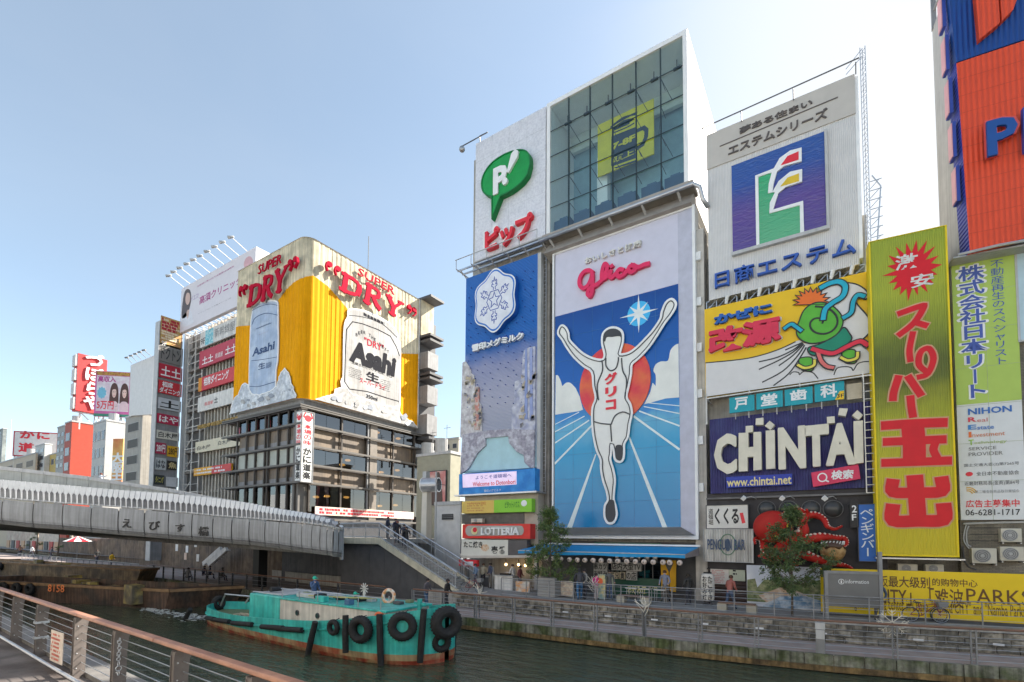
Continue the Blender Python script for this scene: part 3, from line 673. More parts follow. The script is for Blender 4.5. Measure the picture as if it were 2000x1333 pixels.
def sign(name,label,pl,bl,tr,mt,o=0.0,th=0.3,cat='sign',frame=None,fw=0.08,group=None):
    a0,a1,z0,z1=rect(pl,bl,tr,o);r=root(name,pl.P((a0+a1)/2,z0,o-th/2),label,cat,group)
    build('board',slab(pl,a0,a1,z0,z1,o-th,o),mt,r)
    if frame:
        for(b0,b1,y0,y1)in((a0-fw,a1+fw,z0-fw,z0),(a0-fw,a1+fw,z1,z1+fw),(a0-fw,a0,z0,z1),(a1,a1+fw,z0,z1)):
            build('frame_bar',slab(pl,b0,b1,y0,y1,o-th,o+.04),frame,r)
    return r,(a0,a1,z0,z1)
def scaffold(pl,a0,a1,z0,z1,o0,o1,name,parent,mt,n=6,w_=.07):
    """open steel lattice that carries a billboard"""
    m=MB();P=pl.P
    for o in(o0,o1):
        m.bar(P(a0,z0,o),P(a1,z0,o),w_);m.bar(P(a0,z1,o),P(a1,z1,o),w_)
    for i in range(n+1):
        a=a0+(a1-a0)*i/n;m.bar(P(a,z0,o0),P(a,z1,o0),w_);m.bar(P(a,z0,o1),P(a,z1,o1),w_);m.bar(P(a,z0,o0),P(a,z0,o1),w_)
        if i<n:
            b=a0+(a1-a0)*(i+1)/n;m.bar(P(a,z0,o1),P(b,z1,o1),w_*.7);m.bar(P(b,z0,o0),P(a,z1,o0),w_*.7);m.bar(P(a,z0,o0),P(b,z0,o1),w_*.7)
    return build(name,m,mt,parent,kind='stuff')
wallbeige=mat('beige_wall',(0.40,0.38,0.34),rough=.9,dirt=.2,streak=.25,bump=.15)
A=root('tower_building',(-20.5,35,ZU),'narrow grey tower building carrying the green balloon sign and the blue snowflake sign','building')
m=MB();m.box(-24.3,-16.95,31.2,44,ZU,36.6);build('wall',m,wallbeige,A)
m=MB();m.box(-17.3,-16.72,30.55,31.19,ZU,26.5);build('pillar',m,mat('stained_concrete',(0.27,0.25,0.225),rough=.9,dirt=.3,streak=.4,bump=.2),A)
m=MB()
for a in(-17.28,-16.95):m.bar((a,30.42,8.5),(a,30.42,26),.05)
z=8.6
while z<26:m.bar((-17.28,30.42,z),(-16.95,30.42,z),.03);z+=.3
lad=root('ladder',(-17.1,30.42,8.5),'thin steel ladder climbing between the snowflake sign and the runner sign','ladder');build('rungs_and_rails',m,STEEL,lad)
silver=mat('crystal_panel',(0.66,0.65,0.67),rough=.35,metal=.15,dirt=.12,bump=.5,bscale=9,rgb2=(0.56,0.55,0.58),mixs=6)
r,(a0,a1,z0,z1)=sign('billboard','pale silver billboard with green speech balloon P! and red katakana lettering',F30,(927,511),(1066,208),silver,th=.5,cat='billboard')
build('trim',slab(F30,a0,a1,z0-.12,z0-.02,-.6,.03),LGREY,r);seams(F30,a0,a1,z0,z1,4,6,0,r,(.50,.50,.51),.018)
bal=[c1(*p)for p in((428,825),(425,775),(402,752),(362,750),(300,770),(240,808),(200,855),(180,905),(182,950),(198,975),(232,987),(232,1100),(275,985),(330,958),(385,915),(415,875))]
ctr=F30.uv(*c1(300,870));uvb=smoothpts([F30.uv(*p)for p in bal[:11]],3)+[F30.uv(*bal[11])]+smoothpts([F30.uv(*p)for p in bal[12:]],3)
build('balloon',polyshape(F30,uvb,-.02,.42),mat('balloon_green',(0.008,0.27,0.055),rough=.4,dirt=.15,bump=.3,bscale=14),r)
stroke_m=stroke(F30,uvb,.09,0,.47,None,True);build('balloon_rim',stroke_m,mat('rim_green',(0.005,.16,.04)),r)
text(F30,'P',c1(222,962),c1(292,795),.44,WHITE,r,th=.10,bold=.045,name='letter')
ex=[F30.uv(*c1(*p))for p in((338,775),(358,752),(374,760),(370,790),(324,872),(315,866))];build('letter',polyshape(F30,ex,.42,.6),WHITE,r)
m=MB();cc=F30.uv(*c1(304,915));polyshape(F30,[(cc[0]+.24*math.cos(t*math.pi/8),cc[1]+.27*math.sin(t*math.pi/8))for t in range(16)],.42,.6,m);build('letter',m,WHITE,r)
rr=text(F30,'ピップ',c1(168,1262),c1(418,1052),.02,RED,r,th=.34,bold=.035,each=True,gap=-.02)
text(F30,'ピップ',c1(162,1264),c1(420,1048),.012,WHITE,r,th=.14,bold=.075,each=True,gap=-.02,name='letter_backing')
fl=root('floodlight',F30.P(a0-.9,z1+.2,.3),'small floodlight on a bracket at the upper corner of the green balloon sign','lamp')
m=MB();p=F30.P(a0-.95,z1-.55,.6);m.bar(F30.P(a0+1.1,z1+.55,-.1),p+Vector((0,0,.35)),.06);m.bar(F30.P(a0+1.1,z1+.55,-.1),F30.P(a0+.3,z1+.6,-.1),.05);m.bar(F30.P(a0+.3,z1-.1,-.2),F30.P(a0+.3,z1+.6,-.1),.05);build('bracket',m,DSTEEL,fl)
m=MB();m.tube([p+Vector((0,.15,.25)),p+Vector((.1,-.1,.0))],[.12,.24],12);build('lamp_head',m,STEEL,fl,smooth=True)
gw=root('gantry_walkway',F30.P(-20,26.3,.5),'steel maintenance walkway with rail under the green balloon billboard','walkway')
m=MB();zz0=26.45
m.bar((-24.6,29.6,zz0),(-17.1,29.6,zz0),.1,.12);m.bar((-24.6,30.2,zz0),(-17.1,30.2,zz0),.1,.12);build('beam',m,STEEL,gw)
m=MB();m.bar((-24.6,29.3,zz0+.75),(-17.1,29.3,zz0+.75),.05)
for i in range(6):x=-24.5+i*1.48;m.bar((x,29.3,zz0),(x,29.3,zz0+.75),.04);m.bar((x,29.3,zz0),(x,31.2,zz0),.06);m.bar((x+.3,29.5,zz0-.1),(x+.3,31.1,zz0-.8),.06)
build('rail',m,LGREY,gw)
snowblue=mat('snow_sign_blue',(0.006,0.125,0.46),rough=.4,dirt=.12,corr=.09,axis=(0,0,1))
def gradmat(name,z0,z1,stops,corr=None,axis=(0,0,1),rough=.4,ax='Z'):
    if name in _M:return _M[name]
    m=bpy.data.materials.new(name);m.use_nodes=True;t=m.node_tree;b=t.nodes['Principled BSDF'];lk=t.links.new
    g=t.nodes.new('ShaderNodeNewGeometry');s=t.nodes.new('ShaderNodeSeparateXYZ');lk(g.outputs['Position'],s.inputs[0])
    n=t.nodes.new('ShaderNodeTexNoise');n.inputs['Scale'].default_value=.8;n.inputs['Detail'].default_value=4;lk(g.outputs['Position'],n.inputs['Vector'])
    mr=t.nodes.new('ShaderNodeMapRange');mr.inputs['From Min'].default_value=z0;mr.inputs['From Max'].default_value=z1;lk(s.outputs[ax],mr.inputs['Value'])
    ad=t.nodes.new('ShaderNodeMath');ad.operation='MULTIPLY_ADD';ad.inputs[1].default_value=.12;lk(n.outputs['Fac'],ad.inputs[0]);lk(mr.outputs[0],ad.inputs[2])
    su=t.nodes.new('ShaderNodeMath');su.operation='SUBTRACT';su.inputs[1].default_value=.06;lk(ad.outputs[0],su.inputs[0])
    cr=t.nodes.new('ShaderNodeValToRGB');lk(su.outputs[0],cr.inputs[0]);e=cr.color_ramp.elements
    while len(e)<len(stops):e.new(.5)
    for i,(p,c)in enumerate(stops):e[i].position=p;e[i].color=(*c,1)
    lk(cr.outputs[0],b.inputs['Base Color']);b.inputs['Roughness'].default_value=rough
    if corr:
        dp=t.nodes.new('ShaderNodeVectorMath');dp.operation='DOT_PRODUCT';dp.inputs[1].default_value=[a*2*math.pi/corr for a in axis];lk(g.outputs['Position'],dp.inputs[0])
        sn=t.nodes.new('ShaderNodeMath');sn.operation='SINE';lk(dp.outputs['Value'],sn.inputs[0]);bp=t.nodes.new('ShaderNodeBump');bp.inputs['Strength'].default_value=.7;bp.inputs['Distance'].default_value=corr*.16
        lk(sn.outputs[0],bp.inputs['Height']);lk(bp.outputs[0],b.inputs['Normal'])
    _M[name]=m;return m
a0,a1,z0,z1=rect(F30,(906,925),(1050.5,495),0)
sn_bg=gradmat('snow_sign_print',z0,z1,[(0.0,(.28,.48,.55)),(.16,(.34,.36,.45)),(.34,(.42,.42,.52)),(.52,(.28,.30,.47)),(.60,(.03,.13,.42)),(.66,(.006,.125,.46))],corr=.11)
r=root('billboard',F30.P((a0+a1)/2,z0,-.2),'tall blue billboard with white snowflake emblem above a pale city canal picture','billboard')
build('board',slab(F30,a0,a1,z0,z1,-.4,0),sn_bg,r)
build('side_trim',slab(F30,a1+.004,a1+.28,z0-1.8,z1,-.4,.02),LGREY,r)
m=MB();rnd=random.Random(2)
for i in range(9):
    for j in range(16):
        a=a0+(i+.5+(j%2)*.3)*(a1-a0)/9.3;z=z0+5+j*(z1-z0-5.5)/16+rnd.uniform(-.2,.2)
        m.tube([F30.P(a,z,0),F30.P(a+.03,z-.02,.16)],.03,5)
build('lamp_stud',m,NAVY,r,kind='stuff')
cen=F30.uv(*c2(250,300));ex,ez=1.92,2.3
def ring(cen,k,n=72,wob=.13,ph=0):return[(cen[0]+ex*k*(1+wob*math.cos(6*t+math.pi))*math.sin(t),cen[1]+ez*k*.94*(1+wob*math.cos(6*t+math.pi))*math.cos(t))for t in[2*math.pi*i/n for i in range(n)]]
def ring2(cen,k,n=72):return[(cen[0]+ex*k*(1+.075*math.cos(6*t))*math.sin(t),cen[1]+ez*k*(1+.075*math.cos(6*t))*math.cos(t))for t in[2*math.pi*i/n for i in range(n)]]
build('emblem_back',polyshape(F30,ring2(cen,1.0),.0,.50),mat('emblem_blue',(.01,.09,.36)),r)
build('emblem_rim',polyshape(F30,ring2(cen,1.0),.502,.54),WHITE,r)
build('emblem_line',polyshape(F30,ring2(cen,.955),.542,.55),mat('emblem_mid',(.04,.16,.5)),r)
build('emblem_face',polyshape(F30,ring2(cen,.90),.552,.57),mat('emblem_pale',(.62,.63,.72)),r)
blu=mat('emblem_ink',(.03,.07,.33));m=MB()
for k in range(6):
    t=k*math.pi/3;q=lambda rr,tt:(cen[0]+ex*rr*math.sin(t+tt),cen[1]+ez*rr*math.cos(t+tt))
    out_=[q(.36,-.14),q(.44,-.1),q(.50,-.26),q(.56,-.22),q(.53,-.08),q(.62,-.19),q(.68,-.15),q(.64,-.05),q(.78,0)]
    mir=[q(a,b)for a,b in((.64,.05),(.68,.15),(.62,.19),(.53,.08),(.56,.22),(.50,.26),(.44,.1),(.36,.14))]
    stroke(F30,out_+mir,.05,.57,.585,m);stroke(F30,[q(.36,-.52),q(.36,.52)],.05,.57,.586,m)
star=[]
for k in range(10):
    t=k*math.pi/5;rr=.27 if k%2==0 else .12;star.append((cen[0]+ex*rr*math.sin(t),cen[1]+ez*rr*math.cos(t)))
stroke(F30,star,.05,.57,.588,m,True);build('snowflake_drawing',m,blu,r)
text(F30,'雪印メグミルク',c2(110,552),c2(380,448),.04,WHITE,r,th=.22,bold=.04,each=True,gap=.04,name='letter')
text(F30,'雪印メグミルク',c2(114,548),c2(384,444),.0,NAVY,r,th=.03,bold=.05,each=True,gap=.04,name='letter_backing')
cityA=mat('city_print_warm',(.42,.38,.39),dirt=.3,rgb2=(.55,.53,.53),mixs=2.4,scale=5);cityB=mat('city_print_cool',(.50,.50,.56),dirt=.3,rgb2=(.30,.31,.42),mixs=3,scale=6)
cityC=mat('city_print_red',(.48,.20,.16),dirt=.3,rgb2=(.5,.42,.38),mixs=4);bankp=mat('bank_print',(.28,.26,.31),dirt=.35,rgb2=(.46,.45,.50),mixs=2.5,scale=6)
for pts,mt,o in((((62,610),(78,603),(102,640),(108,665),(122,675),(126,735),(145,735),(150,815),(160,830),(163,975),(50,1000)),cityA,.10),
                   (((128,740),(146,738),(150,960),(122,960)),cityC,.16),
                   (((440,525),(410,530),(385,545),(375,580),(372,690),(335,710),(330,830),(318,850),(318,960),(440,960)),cityB,.10),
                   (((388,545),(398,535),(400,905),(385,905)),mat('stripe_print',(.22,.27,.48)),.14),(((412,533),(425,529),(428,900),(412,902)),mat('stripe_print2',(.26,.3,.5)),.14),
                   (((435,962),(300,955),(175,965),(60,985),(50,1190),(90,1165),(140,1080),(182,1040),(180,1003),(300,992),(305,1030),(345,1075),(380,1090),(385,1130),(410,1155),(432,1160)),bankp,.22)):
    build('picture_cutout',ppoly(F30,[c2(*p)for p in pts],.0,o),mt,r)
build('picture_river',ppoly(F30,[c2(*p)for p in((180,1003),(300,992),(305,1030),(345,1075),(385,1100),(412,1160),(85,1175),(140,1080),(182,1040))],.0,.05),mat('river_print',(.36,.54,.58),dirt=.1),r)
m=MB();rnd=random.Random(11)
for i in range(40):
    bx=rnd.choice(((70,150),(330,430)));x=rnd.uniform(*bx);y=rnd.uniform(690,950);a,z=F30.uv(*c2(x,y),.17);m.quad(F30.P(a,z,.18),F30.P(a+rnd.uniform(.1,.35),z,.18),F30.P(a+.3,z+rnd.uniform(.1,.6),.18),F30.P(a,z+.3,.18))
build('tiny_picture_detail',m,mat('tiny_print',(.5,.42,.3),dirt=.5,rgb2=(.15,.15,.2),mixs=2),r)
r,q=sign('welcome_sign','blue electronic board reading Welcome to Dotonbori under the snowflake billboard',F30,c2(43,1300),c2(440,1160),mat('board_blue',(.02,.18,.52),rgb2=(.04,.25,.6),mixs=1.2),o=.7,th=.9)
build('screen',ppoly(F30,[c2(*p)for p in((62,1193),(343,1176),(343,1245),(64,1262))],.7,.74),mat('screen_pink',(.62,.50,.66),emis=.12),r)
text(F30,'ようこそ道頓堀へ',c2(130,1220),c2(318,1186),.745,NAVY,r,bold=.01)
text(F30,'Welcome to Dotonbori',c2(115,1256),c2(338,1218),.745,RED,r,bold=.015)
text(F30,'雪印メグミルク',c2(174,1285),c2(262,1267),.705,WHITE,r)
build('bottom_rail',slab(F30,q[0]-.2,q[1]+.3,q[2]-.12,q[2]-.01,-.4,1.0),STEEL,r)
Bd=root('glass_topped_building',(-11.7,35,ZU),'tall white building with glazed upper hall above the giant runner sign','building')
m=MB();m.box(-16.6,-6.9,31.0,43.3,ZU+3.4,26.1);build('wall',m,wallbeige,Bd)
gx0,gx1,gz0,gz1,gy1=-16.72,-6.80,26.75,36.85,43.4
gw_=mat('smooth_white_render',(.80,.79,.78),rough=.6,dirt=.05,streak=.04)
for nm,bx in(('side_wall',(gx1-.28,gx1,30,gy1,gz0,gz1+.02)),('party_wall',(gx0,gx0+.28,30,gy1,gz0,gz1)),('roof',(gx0+.281,gx1-.281,30.0,33.5,gz1-.3,gz1)),('rear_roof',(gx0+.281,gx1-.281,37.5,gy1,gz1-.3,gz1)),('rear_wall',(gx0+.281,gx1-.281,gy1-.3,gy1-.001,gz0+.26,gz1-.31)),('floor_slab',(gx0+.281,gx1-.281,30.0,gy1,gz0,gz0+.25))):  # unseen gap between front and rear roof, added to daylight the hall
    m=MB();m.box(*bx);build(nm,m,gw_,Bd)
m=MB();m.box(gx0+.29,gx1-.29,33.9,34.1,gz0+.3,gz1-.02);build('inner_wall',m,mat('inner_blue_grey',(.22,.34,.40),dirt=.15),Bd)
m=MB();m.box(-13.9,-13.1,32.6,33.2,gz0+.25,33.3);build('inner_column',m,WHITE,Bd)
m=MB();m.box(gx0+.3,gx1-.3,32.9,33.85,gz0+.26,gz0+2.3);build('inner_plinth',m,mat('plinth_pale',(.7,.75,.75)),Bd)
m=MB();m.box(gx0+.3,gx1-.3,33.4,33.7,gz1-1.6,gz1-.31);build('ceiling_beam',m,mat('beam_pale',(.5,.55,.52)),Bd)
gl=glassmat('teal_glass',(.88,.95,.945),refl=.06);dkf=mat('mullion_dark',(.03,.05,.06),rough=.4,metal=.3)
nx,nz_=6,5;mxs=[gx0+.29]+[F30.uv(*c1(x,500))[0]for x in(612,723,840,963,1092)]+[gx1-.29];mzs=[gz0+.25+(gz1-.3-gz0-.25)*i/nz_ for i in range(nz_+1)]
for i in range(nx):
    for j in range(nz_):
        m=MB();m.box(mxs[i]+.03,mxs[i+1]-.03,30.10,30.12,mzs[j]+.03,mzs[j+1]-.03);build('pane',m,gl,Bd)
for x in mxs[1:-1]:m=MB();m.box(x-.028,x+.028,30.04,30.2,gz0+.25,gz1-.3);build('mullion',m,dkf,Bd)
for z in mzs[1:-1]:m=MB();m.box(gx0+.3,gx1-.3,30.03,30.06,z-.028,z+.028);build('transom',m,dkf,Bd)
for i,x in enumerate(mxs[1:-1]):
    m=MB()
    for j in range(nz_-1):m.bar((x,30.3,mzs[j+1]),(x+.9*(1 if j%2 else-1)*.5,31.2,mzs[j+1]-.9),.03);m.bar((x,30.25,mzs[j+1]),(x,31.2,mzs[j+1]),.03)
    build('glazing_brace',m,dkf,Bd)
for i in range(6):
    x=(mxs[i]+mxs[i+1])/2;s=root('spotlight',(x,31.4,gz1-.35),['first','second','third','fourth','fifth','sixth'][i]+' dark spotlight from the left hung inside the glass hall ceiling','spotlight','spotlights in the glass hall')
    m=MB();m.bar((x,31.4,gz1-.32),(x,31.4,gz1-.8),.05);build('stem',m,BLACK,s);m=MB();m.tube([(x+.15,31.6,gz1-.7),(x-.1,31.2,gz1-1.1)],.11,8);build('lamp_head',m,DGREY,s)
    t_=root('low_cabinet',(x,31.3,gz0+.26),'dark blue block '+['one','two','three','four','five','six'][i]+' of the row on the glass hall floor, from the left','cabinet','blocks on the glass hall floor')
    m=MB();m.box(x-.62,x+.62,30.5,31.6,gz0+.26,gz0+1.35);build('body',m,mat('block_blue',(.03,.07,.13)),t_);m=MB();m.box(x-.3,x+.3,30.7,31.3,gz0+1.352,gz0+1.6);build('top_box',m,mat('block_blue2',(.05,.1,.17)),t_)
PI=Plane(0,32.2,0)
r,q=sign('poster','yellow poster with a drawn beer mug and 7-8F hanging inside the glass hall',PI,c1(766,870),c1(1057,460),mat('poster_yellow',(.62,.52,.02)),th=.1,cat='poster')
ink=mat('poster_ink',(.01,.03,.05));build('mug_drawing',ppoly(PI,[c1(*p)for p in((838,658),(965,608),(965,790),(860,825),(836,810))],0,.012),ink,r)
pstroke(PI,[c1(*p)for p in((968,630),(1005,612),(1020,625),(1018,660),(1000,700),(968,722))],.28,0,.013,m:=MB());build('mug_handle',m,ink,r)
m=MB();PPI=lambda pts,w2:stroke(PI,smoothpts([PI.uv(*c1(*p))for p in pts],4),w2,0,.014,m)
PPI([(835,610),(880,580),(945,545),(970,535)],.12);PPI([(850,615),(900,580),(950,570),(880,605),(850,625),(930,590)],.12);PPI([(850,640),(920,610),(955,590)],.09);PPI([(845,600),(900,560),(960,545)],.1);build('froth_drawing',m,ink,r)
yl=mat('poster_yellow2',(.62,.52,.02));text(PI,'7-8F',c1(842,730),c1(960,645),.02,yl,r,bold=.05);text(PI,'頭上!',c1(843,800),c1(970,715),.02,yl,r,bold=.02)
build('underline',ppoly(PI,[c1(*p)for p in((840,815),(975,768),(975,776),(840,824))],0,.017),yl,r)
cg=mat('soffit_taupe',(.30,.27,.24),dirt=.2)
m=MB();m.box(gx0-.1,gx1+.35,29.55,30.9,26.45,26.74);build('cornice',m,cg,Bd)
m=MB();m.hexa([(gx0,29.6,25.4),(gx1+.2,29.6,25.4),(gx1+.2,31,25.2),(gx0,31,25.2),(gx0,30.4,26.44),(gx1+.2,30.4,26.44),(gx1+.2,31,26.44),(gx0,31,26.44)]);build('soffit',m,cg,Bd)
m=MB();m.tube([(gx0-.2,29.3,26.25),(gx1+.4,29.3,26.25),(gx1+.75,29.4,26.0),(gx1+.85,29.7,25.4),(gx1+1.1,29.9,24.9)],.13,10);build('gutter_pipe',m,STEEL,Bd,smooth=True)
for i in range(5):x=gx0+.6+i*2.2;m=MB();m.bar((x,29.3,26.2),(x+.1,30.6,25.6),.14,.08);build('bracket',m,LGREY,Bd)
rim=mat('frame_white',(.72,.71,.68),dirt=.08)
a0,a1,z0,z1=rect(F30,(1084,1031),(1358,405),0);b0=rect(F30,(1079.5,1052),(1362,403),0)
_,zt0=F30.uv(1083,499);zt1=zt0;fx0=F30.uv(1079.5,800)[0];fx1=F30.uv(1362,800)[0];fz0=F30.uv(1200,1049)[1];fz1=F30.uv(1200,459)[1]
r=root('billboard',F30.P((fx0+fx1)/2,fz0,-.3),'giant blue and white billboard with runner figure on a track and red script logo','billboard')
px1=F30.uv(1327,760)[0];px0=F30.uv(1084,760)[0];pz0=F30.uv(1084,1031)[1]
for bx in((fx0,fx1,fz0-.12,fz0+.10),(fx0,fx1,fz1,fz1+.14),(fx0,fx0+.12,fz0+.101,fz1-.001),(fx1-.16,fx1,fz0+.101,fz1-.001)):build('frame_bar',slab(F30,*bx,-.9,.1),rim,r)
lav=mat('lavender_panel',(.50,.49,.58),rough=.35,dirt=.06)
build('board',slab(F30,px0,px1,pz0,fz1,-.4,0),lav,r)
P=F30.P
m=MB();m.quad(P(px1,pz0,0),P(fx1-.16,fz0+.1,.08),P(fx1-.16,fz1,.08),P(px1,fz1,0));build('reveal',m,mat('reveal_lavender',(.42,.42,.50),rough=.4,dirt=.15),r)
for k in range(6):
    t0,t1=k/6,(k+.8)/6;f=lambda t:(px0+(fx0+.12-px0)*t,px1+(fx1-.16-px1)*t,pz0+(fz0+.1-pz0)*t,.03+.3*t)
    A0,A1,Z,O=f(t0);B0,B1,Y_,Q=f(t1);m=MB();m.hexa([P(B0,Y_-.02,Q+.06),P(B1,Y_-.02,Q+.06),P(A1,Z-.02,O),P(A0,Z-.02,O),P(B0,Y_,Q+.06),P(B1,Y_,Q+.06),P(A1,Z,O),P(A0,Z,O)]);build('louvre',m,mat('louvre_grey',(.16,.155,.15)),r)
    m=MB();m.quad(P(A0,Z,.0),P(A1,Z,.0),P(B1,Y_,.0),P(B0,Y_,.0));
ztop=F30.uv(*c3(85,730))[1]
bluegrad=gradmat('runner_sky_print',pz0,ztop,[(0.0,(.001,.20,.46)),(.35,(.004,.30,.56)),(.46,(.12,.40,.60)),(.50,(.04,.24,.56)),(.62,(.006,.11,.44)),(.85,(.003,.085,.36)),(1.0,(.002,.055,.27))],corr=None,rough=.25)
build('picture',slab(F30,px0+.004,px1-.004,pz0+.01,ztop,0,.02),bluegrad,r)
cl=mat('cloud_print',(.66,.66,.62),dirt=.12,scale=.6)
left=[(85,1110),(100,1112),(118,1150),(128,1180),(150,1160),(180,1160),(215,1195)];lz=[(82,360),(150,355),(235,345),(262,335),(250,250)]
build('cloud_picture',ppoly(F30,smoothpts([c3(*p)for p in left],3)+[c4(*p)for p in((240,250),(262,335),(235,345),(150,357),(82,368))],.02,.03),cl,r)
right=[(735,1180),(735,1110),(720,1080),(735,1040),(770,1020),(815,1015),(830,950),(860,915),(883,905)]
build('cloud_picture',ppoly(F30,[c4(*p)for p in((888,255),(800,262),(700,290),(660,300),(700,220),(715,160))]+smoothpts([c3(*p)for p in right],3),.02,.03),cl,r)
lw=mat('lane_white',(.62,.72,.75))
for a,b,wd in(((235,352),(82,430),.05),((270,378),(82,478),.07),((300,405),(82,550),.09),((318,440),(80,685),.13),((680,290),(888,310),.05),((660,315),(888,360),.06),((630,345),(888,440),.09),((595,380),(888,593),.13)):
    u,v=F30.uv(*c4(*a),.03),F30.uv(*c4(*b),.03);build('lane_line',stroke(F30,[u,v],wd,.02,.034),lw,r)
for pts in(((341,625),(349,625),(190,1103),(158,1103)),((556,515),(566,508),(810,1100),(778,1100))):build('lane_line',ppoly(F30,[c4(*p)for p in pts],.02,.036),lw,r)
seams(F30,px0,px1,pz0,ztop,6,9,.0225,r,(.03,.13,.30),.015);cc=F30.uv(*c3(465,1165));build('red_disc',polyshape(F30,[(cc[0]+2.42*math.cos(t*math.pi/24),cc[1]+2.62*math.sin(t*math.pi/24))for t in range(48)],.02,.10),mat('disc_red',(.60,.035,.05),dirt=.1,rgb2=(.66,.13,.04),mixs=.5,rough=.3),r)
sc=F30.uv(*c3(625,710));st8=[]
for k in range(16):
    t=k*math.pi/8;rr=(1.25 if k%4==0 else .85)if k%2==0 else .27;st8.append((sc[0]+rr*math.sin(t),sc[1]+rr*math.cos(t)))
glow=mat('star_halo',(.05,.38,.68),dirt=.0)
build('star_halo',polyshape(F30,[(sc[0]+.75*math.cos(t*math.pi/12),sc[1]+.8*math.sin(t*math.pi/12))for t in range(24)],.02,.028),glow,r)
build('star',polyshape(F30,st8,.02,.042),mat('star_white',(.66,.78,.80)),r)
ol=mat('figure_outline',(.05,.05,.055));skin_=mat('figure_white',(.68,.67,.64),dirt=.06)
C3,C4=[c3,c4]
body=[C3(110,800),C3(128,786),C3(150,800),C3(168,835),C3(175,880),C3(215,925),C3(262,968),C3(325,1000),C3(385,1010),C3(402,985),C3(398,950),C3(386,900),C3(392,840),C3(430,805),C3(480,802),C3(518,830),C3(522,890),C3(508,945),C3(505,975),C3(560,965),C3(610,930),C3(660,880),C3(715,820),C3(765,745),C3(775,700),C3(800,640),C3(838,615),C3(866,640),C3(858,680),C3(830,725),C3(795,770),C3(745,850),C3(690,930),C3(625,1000),C3(580,1040),C3(575,1100),C3(560,1180),C3(545,1250),
        C4(570,300),C4(580,360),C4(565,430),C4(555,510),C4(530,560),C4(530,620),C4(520,665),C4(495,675),C4(470,655),C4(462,600),C4(448,560),C4(445,620),C4(440,660),C4(458,720),C4(470,790),C4(465,860),C4(462,920),C4(474,960),C4(482,1020),C4(462,1068),C4(425,1072),C4(403,1030),C4(405,960),C4(425,920),C4(415,860),C4(392,790),C4(380,720),C4(378,660),C4(352,600),C4(330,500),C4(322,400),C4(325,320),C4(345,260),C3(330,1180),C3(320,1090),C3(265,1050),C3(205,995),C3(160,935),C3(128,880),C3(100,840)]
uvB=smoothpts([F30.uv(*p,.2)for p in body],3,True)
build('figure_outline',polyshape(F30,uvB,.105,.20),skin_,r);build('outline',stroke(F30,uvB,.14,.17,.225,None,True),WHITE,r)
cb=(sum(p[0]for p in uvB)/len(uvB),sum(p[1]for p in uvB)/len(uvB))
def inset(uv,d):
    out_=[];n=len(uv)
    for i in range(n):
        a,b=Vector(uv[i-1]),Vector(uv[(i+1)%n]);t=(b-a);t=t.normalized()if t.length else Vector((1,0));out_.append((uv[i][0]+t.y*d*sgn,uv[i][1]-t.x*d*sgn))
    return out_
area=sum(uvB[i][0]*uvB[(i+1)%len(uvB)][1]-uvB[(i+1)%len(uvB)][0]*uvB[i][1]for i in range(len(uvB)));sgn=-1 if area>0 else 1
build('outline',stroke(F30,inset(uvB,.11),.055,.2,.232,None,True),ol,r)
m=MB();S=lambda pts,w2=.08:stroke(F30,smoothpts([F30.uv(*p,.23)for p in pts],4),w2,.2,.234,m)
S([C3(410,1000),C3(412,1050),C3(440,1080),C3(475,1065),C3(490,1020),C3(492,995)]);S([C3(385,1015),C3(388,1080),C3(355,1170),C3(362,1270)]);S([C3(512,1000),C3(520,1080),C3(545,1140),C3(535,1260)])
S([C4(332,412),C4(380,425),C4(440,430)]);S([C4(440,430),C4(448,540)]);S([C4(445,430),C4(470,375),C4(520,350),C4(565,365)]);build('drawn_line',m,ol,r)
build('shoe',ppoly(F30,smoothpts([C4(430,925),C4(462,925),C4(470,970),C4(474,1020),C4(458,1060),C4(430,1062),C4(412,1030),C4(416,970)],3,True),.2,.238),ol,r)
build('shoe',ppoly(F30,smoothpts([C4(475,570),C4(518,570),C4(520,620),C4(508,662),C4(492,664),C4(474,640)],3,True),.2,.238),ol,r)
build('hair',ppoly(F30,smoothpts([C3(396,880),C3(400,840),C3(430,815),C3(480,812),C3(510,840),C3(514,880),C3(500,855),C3(450,860),C3(415,862),C3(404,890)],3,True),.2,.238),ol,r)
for ch,(x,y,x2,y2)in(('グ',(405,1172,480,1090)),('リ',(410,1252,476,1182))):text(F30,ch,C3(x,y),C3(x2,y2),.24,RED,r,th=.01,bold=.05,name='letter')
text(F30,'コ',C4(412,338),C4(474,268),.24,RED,r,th=.01,bold=.05,name='letter')
text(F30,'おいしさと健康',C3(268,388),C3(642,225),.02,mat('letter_ivory',(.62,.60,.56)),r,th=.16,bold=.02,each=True,gap=.12)
gm=mat('script_red',(.62,.02,.09),rough=.35);GP=lambda pts,nm='script_letter':build(nm,stroke(F30,smoothpts([F30.uv(*c3(*p),.2)for p in pts],5),.27,.0,.24),gm,r)
GP([(322,440),(300,428),(268,438),(243,475),(240,520),(262,545),(290,530),(312,490),(322,455),(322,500),(322,560),(308,595),(292,580),(305,548),(345,525)])
GP([(345,525),(385,490),(412,440),(420,400),(402,388),(388,430),(385,480),(402,480),(435,450)]);GP([(440,432),(436,468),(452,472),(478,448)]);GP([(447,398),(450,402)],'script_dot')
GP([(522,425),(500,422),(482,445),(492,468),(520,460),(552,428)]);GP([(590,395),(565,405),(560,432),(582,438),(604,415),(590,395),(620,408),(660,392),(688,385)])
Cb=root('sign_covered_building',(-2,36,ZU),'beige building hidden behind the estate, wind and rental billboards','building')
